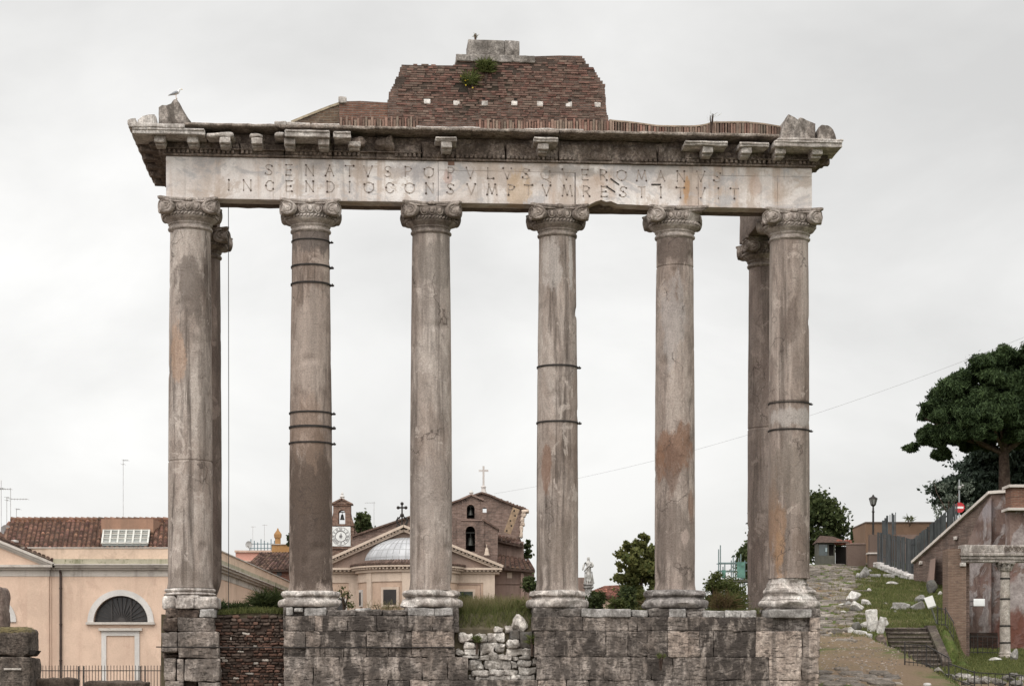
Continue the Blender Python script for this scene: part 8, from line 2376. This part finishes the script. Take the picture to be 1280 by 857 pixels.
# ---- loose grey green bush by the sign --------------------------------------------
d = 118.0; base = P(1186, 650, d); rr = random.Random(15)
cl = [(rr.uniform(-0.9, 1.2), rr.uniform(-.6, .6), rr.uniform(0.3, 2.2), .34, .34, .3, 36) for _ in range(20)]
tree('wispy_bush', 'wispy grey green bush behind the dark fence near the no entry sign', 'bush', base, [(0, 0, -2.5, 0.08), (0, 0, 1.2, 0.04)], [[(0, 0, .3, .04), (-.7, 0, 1.6, .02), (-.9, 0, 2.3, .01)], [(0, 0, .3, .04), (.6, .2, 1.6, .02)]], cl, None, 0.10, leafmat('grey_leaves', (0.06, 0.075, 0.055), (0.17, 0.19, 0.15), 0.3), shell=0.1)

# ---- big tree behind the right corner column and the kiosk --------------------------
d = 127.0; base = P(1022, 700, d); rr = random.Random(6)
cl = [(x * 1.0, y, z + 2.2, a, b, c, n) for x, y, z, a, b, c, n in crown_clumps(rr, 46, (1.6, 1.6, 2.3), 0.62, 170, 0.3)]
cl += [(x - 2.2, y + 1.5, z + 2.0, a, b, c, n) for x, y, z, a, b, c, n in crown_clumps(rr, 24, (1.6, 1.6, 2.2), 0.62, 170, 0.3)]
tree('broadleaf_tree', 'dark bushy broadleaf tree over the ticket kiosk', 'tree', base, [(0, 0, -1, .2), (0, 0, 1.2, .15), (0.1, 0, 3, .05)], [[(0, 0, 1, .1), (-.9, 0, 2.3, .04)], [(0, 0, 1, .1), (.9, .3, 2.5, .04)]], cl, None, 0.17, L_darkleaf, shell=0.3)
d = 125.0; base = P(1064.5, 678, d)
cl = [(0, 0, 0.05 + 0.1 * i, .13 * (1 - i / 10), .13 * (1 - i / 10), .14, 40) for i in range(9)]
tree('small_cypress', 'tiny dark pointed cypress over the low brown wall', 'tree', base, [(0, 0, -1, .05), (0, 0, .6, .02)], [], cl, None, 0.08, L_pine, shell=0.1)
# ---- round tree between the fourth and fifth columns ---------------------------------
d = 85.0; k = d / FPX; base = P(800, 772, d); rr = random.Random(8)
cl = []
for px, py, r in [(803, 680, 8), (798, 690, 11), (785, 684, 7), (812, 692, 10), (786, 700, 12), (806, 706, 15), (822, 705, 12), (779, 718, 10), (794, 722, 15), (815, 726, 15), (782, 738, 10), (800, 740, 14), (822, 743, 13), (832, 718, 12), (790, 752, 9), (811, 755, 11), (806, 672, 5), (775, 706, 5), (771, 722, 4), (839, 735, 10)]:
    p = P(px, py, d); 
    for _ in range(6):
        s_ = r * k * rr.uniform(.35, .62)
        cl.append((p.x - base.x + rr.gauss(0, r * k * .5), rr.gauss(0, r * k * .8), p.z - base.z + rr.gauss(0, r * k * .42), s_, s_, s_ * .8, int(210 * (s_ / .22) ** 1.6) + 24))
tree('round_tree', 'round yellow green leafy tree between the fourth and fifth columns', 'tree', base, [(0, 0, -2.6, .16), (0, 0, .6, .11), (.1, 0, 2.3, .04)], [[(0, 0, .3, .07), (-.4, .1, 1.4, .04), (-.6, 0, 2.2, .015)], [(0, 0, .5, .07), (.6, -.1, 1.6, .03)]], cl, None, 0.115, L_oak, aspect=1.5, shell=0.2)
# ---- other small trees and shrubs on the terrace ---------------------------------------
def shrub(name, label, px, py, d, wpx, hpx, mat, size, n=14, per=60, seed=1, cat='shrub', group=None, shell=0.2, top=None):
    k = d / FPX; base = P(px, py, d); rr = random.Random(seed)
    w_, h_ = wpx * k / 2, hpx * k
    cl = []
    for i in range(n):
        a = rr.uniform(0, 6.28); q = math.sqrt(rr.random()) * .8; z = rr.uniform(0.12, 0.88)
        taper = 1 - 0.55 * z
        s_ = min(w_, h_) * rr.uniform(.32, .6)
        cl.append((math.cos(a) * q * w_ * taper, math.sin(a) * q * w_ * taper * .8, z * h_, s_, s_, s_ * .85, int(per * 1.8)))
    limbs = [[(0, 0, 0, .03), (math.cos(i * 2.1) * w_ * .5, math.sin(i * 2.1) * w_ * .5, h_ * .7, .008)] for i in range(4)]
    return tree(name, label, cat, base, [(0, 0, -.4, .04), (0, 0, h_ * .6, .015)], limbs, cl, None, size, mat, group, shell=shell, jit_=0.32)
shrub('dark_tree', 'far dark tree crown peeping out left of the reddish rear column', 935, 725, 150, 32, 46, L_darkleaf, 0.2, 16, 120, 3, 'tree')
shrub('terrace_tree', 'potted oleander tree on the terrace beside the clock tower', 453, 673, 124, 24, 33, L_darkleaf, 0.15, 16, 70, 4, 'tree')
shrub('roof_plant', 'tiny green roof plant beside the ochre chimney', 363, 681, 138, 12, 14, L_darkleaf, 0.12, 8, 40, 5, 'plant')
shrub('dark_shrub', 'dark green shrub against the shuttered window of the domed church', 582, 772, 62, 26, 30, L_darkleaf, 0.055, 16, 90, 6)
shrub('wall_ivy', 'dark ivy tuft hanging at the ragged end of the brick church', 660, 700, 119, 13, 30, L_darkleaf, 0.13, 10, 50, 7, 'ivy')
shrub('aisle_shrub', 'green shrub against the brown aisle wall left of the fourth column', 662, 737, 100, 22, 16, L_darkleaf, 0.10, 12, 60, 8)
shrub('low_bush', 'low dark bush right of the fourth column under the statue', 745, 768, 60, 34, 30, L_darkleaf, 0.055, 18, 90, 9)
shrub('leafy_bush', 'bush with mixed green leaves left of the reeds by the fifth column', 893, 768, 60, 32, 58, L_shrub, 0.05, 20, 60, 10)
shrub('olive_shrub', 'olive green shrub in front of the round tree', 771, 768, 58, 26, 20, L_shrub, 0.05, 12, 80, 11)
shrub('arch_plant', 'thin pale plant before the arched window of the domed church', 430, 765, 57.6, 26, 40, L_shrub, 0.035, 9, 22, 12)

# spiky fan palm like clump and low junipers on the left
def spiky(name, label, px, py, d, wpx, hpx, n, mat, seed, wd=0.012, droop=0.35, cat='shrub'):
    k = d / FPX; base = P(px, py, d); o = thing(name, label, cat, tuple(base)); rg = np.random.default_rng(seed)
    V = []; T = []
    for i in range(n):
        a = rg.uniform(0, 2 * math.pi); el = math.asin(rg.uniform(0.12, 1.0)); ln = hpx * k * rg.uniform(.55, 1.05)
        sx = wpx * k / 2
        c = np.array([rg.uniform(-.45, .45) * sx, rg.uniform(-.45, .45) * sx, rg.uniform(0.0, 0.42) * hpx * k])
        dv = np.array([math.cos(a) * math.cos(el), math.sin(a) * math.cos(el), math.sin(el)]) * ln * .62
        sd_ = np.cross(dv, rg.normal(size=3)); sd_ /= np.linalg.norm(sd_); sd_ *= wd
        mid = c + dv * .55; tip = c + dv + np.array([0, 0, -droop * ln * .22])
        V.append([c - sd_ * .6, c + sd_ * .6, mid + sd_, mid - sd_]); V.append([mid - sd_, mid + sd_, tip + sd_ * .15, tip - sd_ * .15])
        t = np.clip(rg.normal(.5, .25), 0, 1); T += [t, t]
    quads_mesh('foliage', np.array(V), np.array(T), mat, o)
    m = MB()
    for i in range(5): m.tube([(0, 0, -.3), (rg.uniform(-.3, .3) * wpx * k * .5, rg.uniform(-.2, .2), hpx * k * .5)], [.03, .008], 5)
    m.build('stems', M_bark, o)
    return o
spiky('spiky_shrub', 'big spiky green shrub before the second column', 335, 770, 57.8, 56, 46, 1500, L_darkleaf, 3, 0.011)
spiky('juniper_bush', 'low dark green feathery bush right of the rear left column', 298, 770, 57.2, 50, 24, 1300, L_darkleaf, 4, 0.012)
spiky('feathery_tuft', 'dark feathery tuft at the foot of the rear left column', 276, 770, 57.0, 22, 26, 500, L_pine, 5, 0.012)
spiky('reed_clump', 'tall reddish green reeds between the fifth column and the rear right column', 913, 768, 58.0, 54, 36, 1500, L_shrub, 6, 0.008)
spiky('dry_stalks', 'dry reddish stalks rising through the reeds by the fifth column', 903, 768, 57.6, 60, 44, 320, L_reddish, 7, 0.007)
spiky('dry_stalk_clump', 'dry reddish stalks left of the fifth column', 813, 768, 57.4, 26, 34, 240, L_reddish, 8, 0.007)
spiky('weed_clump', 'thin dry weeds in front of the apse of the domed church', 482, 766, 56.8, 110, 22, 260, L_drygrass, 9, 0.005)
spiky('attic_bush', 'green grass tuft growing from the brick attic under the grey blocks', 607, 92, 54.35, 30, 24, 900, L_shrub, 10, 0.012)
o = spiky('attic_weed', 'sparse trailing weed on the dark patch of the brick attic', 588, 108, 54.3, 30, 26, 300, L_shrub, 12, 0.012)
m = MB(); rr = random.Random(3)
for i in range(5): m.ball((rr.uniform(-.25, .25), -0.12, rr.uniform(-.1, .3)), .022, 6, 4)
m.build('yellow_flowers', simple('yellow_petals', (0.55, 0.40, 0.04), 0.7, 0.1, bump=0), o)
spiky('cornice_weed', 'thin dry stalks standing on the low brick ridge near the right end', 889, 153, 54.6, 22, 18, 16, L_drygrass, 13, 0.004, 0.1, 'plant')
spiky('block_weed', 'tiny dry weed on the topmost grey block', 594, 48, 54.7, 12, 9, 24, L_drygrass, 14, 0.007, 0.1, 'plant')
spiky('joint_weed', 'small green weed in the podium joint under the fifth column', 826, 823, 54.15, 20, 10, 120, L_shrub, 15, 0.008, .3, 'plant')
spiky('infill_weed', 'small green weed growing among the dry stones', 596, 803, 54.3, 14, 14, 150, L_shrub, 16, 0.009, .3, 'plant')
spiky('infill_fern', 'small fern at the right edge of the dry stone infill', 665, 805, 54.3, 12, 18, 150, L_shrub, 17, 0.010, .3, 'plant')
spiky('bank_weed', 'small weed on the long orange brown building behind the fence', 1137, 652, 136, 22, 12, 60, L_shrub, 18, 0.03, .1, 'plant')

shrub('tall_bush', 'taller mixed green bush behind the reeds left of the reddish rear column', 912, 768, 62, 66, 42, L_shrub, 0.05, 26, 80, 21)
shrub('bank_bush', 'dark green bush at the left foot of the round tree', 783, 768, 70, 34, 34, L_darkleaf, 0.06, 18, 80, 22)
spiky('wild_grass_clump', 'wild pale grass clump on the terrace right of the third column', 610, 775, 56.2, 90, 30, 900, L_drygrass, 23, 0.006)
shrub('infill_bush', 'leafy weeds at the right end of the grass over the dry stone infill', 652, 778, 55.6, 34, 26, L_shrub, 0.045, 14, 60, 24)
# ---- grass --------------------------------------------------------------------
def grass(name, pts, h, wd, mat, kind='stuff', lean=.35, label=None):
    B = np.array(pts); T = np.clip(nrg.normal(.5, .25, len(B)), 0, 1)
    o = quads_mesh(name, blades(B, h, wd, lean), T, mat); o['kind'] = kind
    return o
def tp(u, v): w_ = T2W(u, v, terr_h(u, v) - 0.02); return (w_.x, w_.y, w_.z)
rg = np.random.default_rng(4)
pts = []
for _ in range(6500):
    u = rg.uniform(FU(566, 0), FU(670, 0)); v = rg.uniform(-.42, 2.6); pts.append(tp(u, v))
grass('grass', pts, 0.30, 0.007, L_grass, lean=.55)
pts = [tp(rg.uniform(FU(568, 0), FU(660, 0)), rg.uniform(.3, 2.4)) for _ in range(5200)]
grass('dry_grass', pts, 0.42, 0.006, L_drygrass, lean=.5)
pts = [tp(rg.uniform(FU(270, 0), FU(354, 0)), rg.uniform(-.3, 1.6)) for _ in range(5000)]
grass('grass', pts, 0.17, 0.009, L_grass)
pts = [tp(rg.uniform(FU(725, 0), FU(965, 0)), rg.uniform(.2, 3.0)) for _ in range(5000)]
grass('grass', pts, 0.22, 0.009, L_grass)
pts = []
while len(pts) < 60000:
    dd = 60 + 62 * rg.random() ** 0.8; px = rg.uniform(1010, 1200); X = PX(px, dd); Y = CAMY + dd
    c, hw = path_c(dd), path_w(dd)
    if abs(X - c) < hw * 0.95 + 0.15 and not rg.random() < 0.03: continue
    if dd < 76.5 and (X < sx0 - 1.2 or rg.random() < .85): continue
    if sx0 - .3 < X < sx1 + .4 and dd < 79.2: continue
    n_ = mn.noise(Vector((X * .55, Y * .55, 3.0)))
    if n_ < (-.02 if px < 1110 else -.2) and rg.random() < 0.85: continue
    if X < c and rg.random() < .5: continue
    pts.append((X, Y, ground_h(X, Y) - 0.02))
grass('grass', pts, 0.14, 0.02, L_grass)
pts = []
while len(pts) < 9000:
    dd = 76 + 44 * rg.random(); px = rg.uniform(1040, 1150); X = PX(px, dd); Y = CAMY + dd
    c, hw = path_c(dd), path_w(dd)
    if mn.noise(Vector((X * .5, Y * .5, 9.0))) < 0.0 or (sx0 - .5 < X < sx1 + .5 and dd < 79.4): continue
    pts.append((X, Y, ground_h(X, Y) - 0.02))
grass('dry_grass', pts, 0.13, 0.016, L_drygrass)
pts = []
while len(pts) < 14000:
    dd = rg.uniform(66, 94); px = rg.uniform(1172, 1295); X = PX(px, dd); Y = CAMY + dd
    if ground_h(X, Y) > low_h(dd) + .5: continue
    if dd < 71 and rg.random() < .7: continue
    pts.append((X, Y, ground_h(X, Y) - .02))
grass('grass', pts, 0.11, 0.02, L_grass)
pts = [(PX(rg.uniform(0, 37), 66.6), CAMY + 66 + rg.uniform(.1, 1.3), PZ(784.5, 66) - .02) for _ in range(1200)]
grass('dry_grass', pts, 0.07, 0.01, L_drygrass)
pts = [(PX(rg.uniform(36, 176), 66.6), CAMY + 67 + rg.uniform(.05, .75), PZ(849 if rg.random() < .0 else 849, 67) - .05) for _ in range(900)]

# loose gravel on the bare earth by the road
m = MB(); rr = random.Random(8)
for i in range(900):
    dd = rr.uniform(59.5, 79); px = rr.uniform(1022, 1128); X = PX(px, dd); Y = CAMY + dd
    if dd > 76.5 and X > 13: continue
    s_ = rr.uniform(.015, .05) * (1.8 if rr.random() < .06 else 1); g = ground_h(X, Y); a = rr.uniform(0, 3)
    c, q = math.cos(a), math.sin(a); t = rr.uniform(.35, 1.1)
    m.add([(X + s_ * c * 1.4, Y + s_ * q, g), (X - s_ * q, Y + s_ * c, g), (X - s_ * c * 1.2, Y - s_ * q, g), (X + s_ * q, Y - s_ * c, g), (X + s_ * .2, Y, g + s_ * .9)], [(0, 1, 4), (1, 2, 4), (2, 3, 4), (3, 0, 4)], tint=(.30 * t, .25 * t, .205 * t))
o = m.build('gravel', M_tint, None, 0); o['kind'] = 'stuff'
# ================================================================== GULL AND STATUE
def skin(name, verts, edges, radii, mat, parent, sub=2, root=0):
    me = bpy.data.meshes.new(name); me.from_pydata(verts, edges, [])
    o = bpy.data.objects.new(name, me); COL.objects.link(o)
    md = o.modifiers.new('skin', 'SKIN'); md.use_smooth_shade = True; md.branch_smoothing = 0.6
    for i, r in enumerate(radii): me.skin_vertices[0].data[i].radius = r if isinstance(r, tuple) else (r, r)
    me.skin_vertices[0].data[root].use_root = True
    sb = o.modifiers.new('sub', 'SUBSURF'); sb.levels = sub; sb.render_levels = sub
    dg = bpy.context.evaluated_depsgraph_get(); ev = o.evaluated_get(dg)
    nm = bpy.data.meshes.new_from_object(ev); bpy.data.objects.remove(o); nm.name = name
    nm.polygons.foreach_set('use_smooth', [True] * len(nm.polygons))
    o = bpy.data.objects.new(name, nm); nm.materials.clear(); nm.materials.append(mat); COL.objects.link(o)
    if parent: o.parent = parent
    return o
u, z = F(220, 123.2, -0.62)
gl = thing('seagull', 'white gull with grey wings standing on the gable shaped fragment', 'gull', T2W(u, -0.62, z - 0.0), PSI)
gl.scale = (0.72, 0.72, 0.72)
M_gw = simple('gull_white', (0.62, 0.61, 0.60), 0.8, 0.06, 6, bump=0.1)
skin('body', [(-.20, 0, .135), (-.10, 0, .165), (.0, 0, .20), (.08, 0, .235), (.115, 0, .29), (.135, 0, .335), (.165, 0, .345)], [(i, i + 1) for i in range(6)], [(.018, .03), (.05, .045), (.075, .07), (.07, .065), (.042, .04), (.042, .038), (.028, .026)], M_gw, gl, 2, 2)
m = MB(); m.tube([(.185, 0, .343), (.225, 0, .338), (.243, 0, .326)], [.015, .011, .004], 8); m.build('beak', simple('gull_beak', (0.55, 0.36, 0.06), 0.5, 0.05, bump=0), gl, 60)
for s_ in (-1, 1):
    m = MB(); m.tube([(.07, s_ * .062, .235), (.0, s_ * .082, .215), (-.10, s_ * .062, .175), (-.20, s_ * .03, .135), (-.27, s_ * .012, .11)], [.03, .05, .04, .02, .006], 10)
    m.v = [(x, s_ * .06 + (y - s_ * .06) * .45, zz_) for x, y, zz_ in m.v]
    m.build('wing', simple('gull_grey', (0.24, 0.245, 0.26), 0.8, 0.1, 6), gl, 60)
    m = MB(); m.tube([(-.0, s_ * .03, .15), (.0, s_ * .03, .05), (.005, s_ * .03, .0)], [.012, .008, .008], 6); m.tube([(.005, s_ * .03, .004), (.05, s_ * .045, .004)], [.008, .004], 5); m.tube([(.005, s_ * .03, .004), (.05, s_ * .02, .004)], [.008, .004], 5); m.build('leg', simple('gull_leg', (0.45, 0.28, 0.16), 0.6, .05, bump=0), gl, 60)
m = MB(); m.tube([(-.18, 0, .135), (-.25, 0, .112), (-.30, 0, .095)], [.028, .02, .012], 8); m.v = [(x, y * 1.3, z_) for x, y, z_ in m.v]; m.build('tail', M_gw, gl, 60)
for s_ in (-1, 1):
    pass
# statue of a robed figure on its pedestal
d = 120.0; k = d / FPX
sp_ = thing('statue', 'pale weathered statue of a robed figure standing on a pedestal', 'statue', (PX(735.5, d), CAMY + d, PZ(746, d)))
M_stat = stone('statue_marble', (0.42, 0.40, 0.375), (0.56, 0.54, 0.51), (0.64, 0.62, 0.59), mott=2.5, fine=12, streak=0.5, dark=(0.14, 0.13, 0.115), bump=0.5, crust=0.35, speck=.3)
zb = PZ(729, d) - PZ(746, d); Hs = PZ(696, d) - PZ(729, d)
def sv(x, y, z): return (x * Hs * 1.22, y * Hs * 1.1, zb + z * Hs)
fv = [sv(0, 0, .50), sv(.01, 0, .62), sv(.0, 0, .74), sv(0, 0, .82), sv(.0, 0, .87), sv(0, -.01, .93), sv(0, 0, .975),     # pelvis..head
      sv(.01, 0, .34), sv(.02, 0, .18), sv(.02, 0, .03),                                                                  # robe down to the hem
      sv(-.10, 0, .79), sv(-.15, -.02, .66), sv(-.17, -.06, .55), sv(-.19, -.09, .50),                                   # arm holding a roll
      sv(.10, 0, .79), sv(.145, -.02, .67), sv(.10, -.11, .63), sv(.03, -.13, .66)]
fe_ = [(0, 1), (1, 2), (2, 3), (3, 4), (4, 5), (5, 6), (0, 7), (7, 8), (8, 9), (2, 10), (10, 11), (11, 12), (12, 13), (2, 14), (14, 15), (15, 16), (16, 17)]
fr__ = [.115, .10, .115, .085, .04, .058, .045, .12, .125, .15, .06, .045, .038, .03, .06, .045, .038, .03]
fig = skin('figure', fv, fe_, [(r * Hs * 1.15, r * Hs * .9) for r in fr__], M_stat, sp_, 2, 0)
m = MB()
for i in range(16):
    a = 2 * math.pi * i / 16; r0_ = .135; 
    m.tube([sv(math.cos(a) * .155 + .02, math.sin(a) * .125, .0), sv(math.cos(a + .1) * .128 + .015, math.sin(a + .1) * .10, .22), sv(math.cos(a + .25) * .118, math.sin(a + .25) * .095, .46)], [.018 * Hs, .014 * Hs, .006 * Hs], 6)
m.tube([sv(.11, .02, .80), sv(.04, -.105, .72), sv(-.06, -.11, .58), sv(-.12, -.03, .47)], [.03 * Hs, .028 * Hs, .028 * Hs, .03 * Hs], 8)
m.tube([sv(.13, .0, .78), sv(.05, -.10, .65), sv(-.04, -.11, .50), sv(-.10, -.04, .36)], [.02 * Hs, .02 * Hs, .02 * Hs, .015 * Hs], 8)
m.build('robe_folds', M_stat, sp_, 60)
m = MB(); m.ball(sv(.0, .012, .955), (.062 * Hs, .062 * Hs, .058 * Hs), 10, 8, 0.02, 8); m.ball(sv(0, -.062, .93), (.012 * Hs, .016 * Hs, .02 * Hs), 6, 5); m.build('hair', M_stat, sp_, 60)
m = MB(); m.rough(-6 * k, 6 * k, -6 * k, 6 * k, zb - 0.12, zb, r=.03, amp=.01); m.rough(-4.6 * k, 4.6 * k, -4.6 * k, 4.6 * k, -2.5, zb - .12, r=.03, amp=.01); m.rough(-6.3 * k, 6.3 * k, -6.3 * k, 6.3 * k, zb - .28, zb - .16, r=.03, amp=.01)
m.build('pedestal', M_capst, sp_, 45)
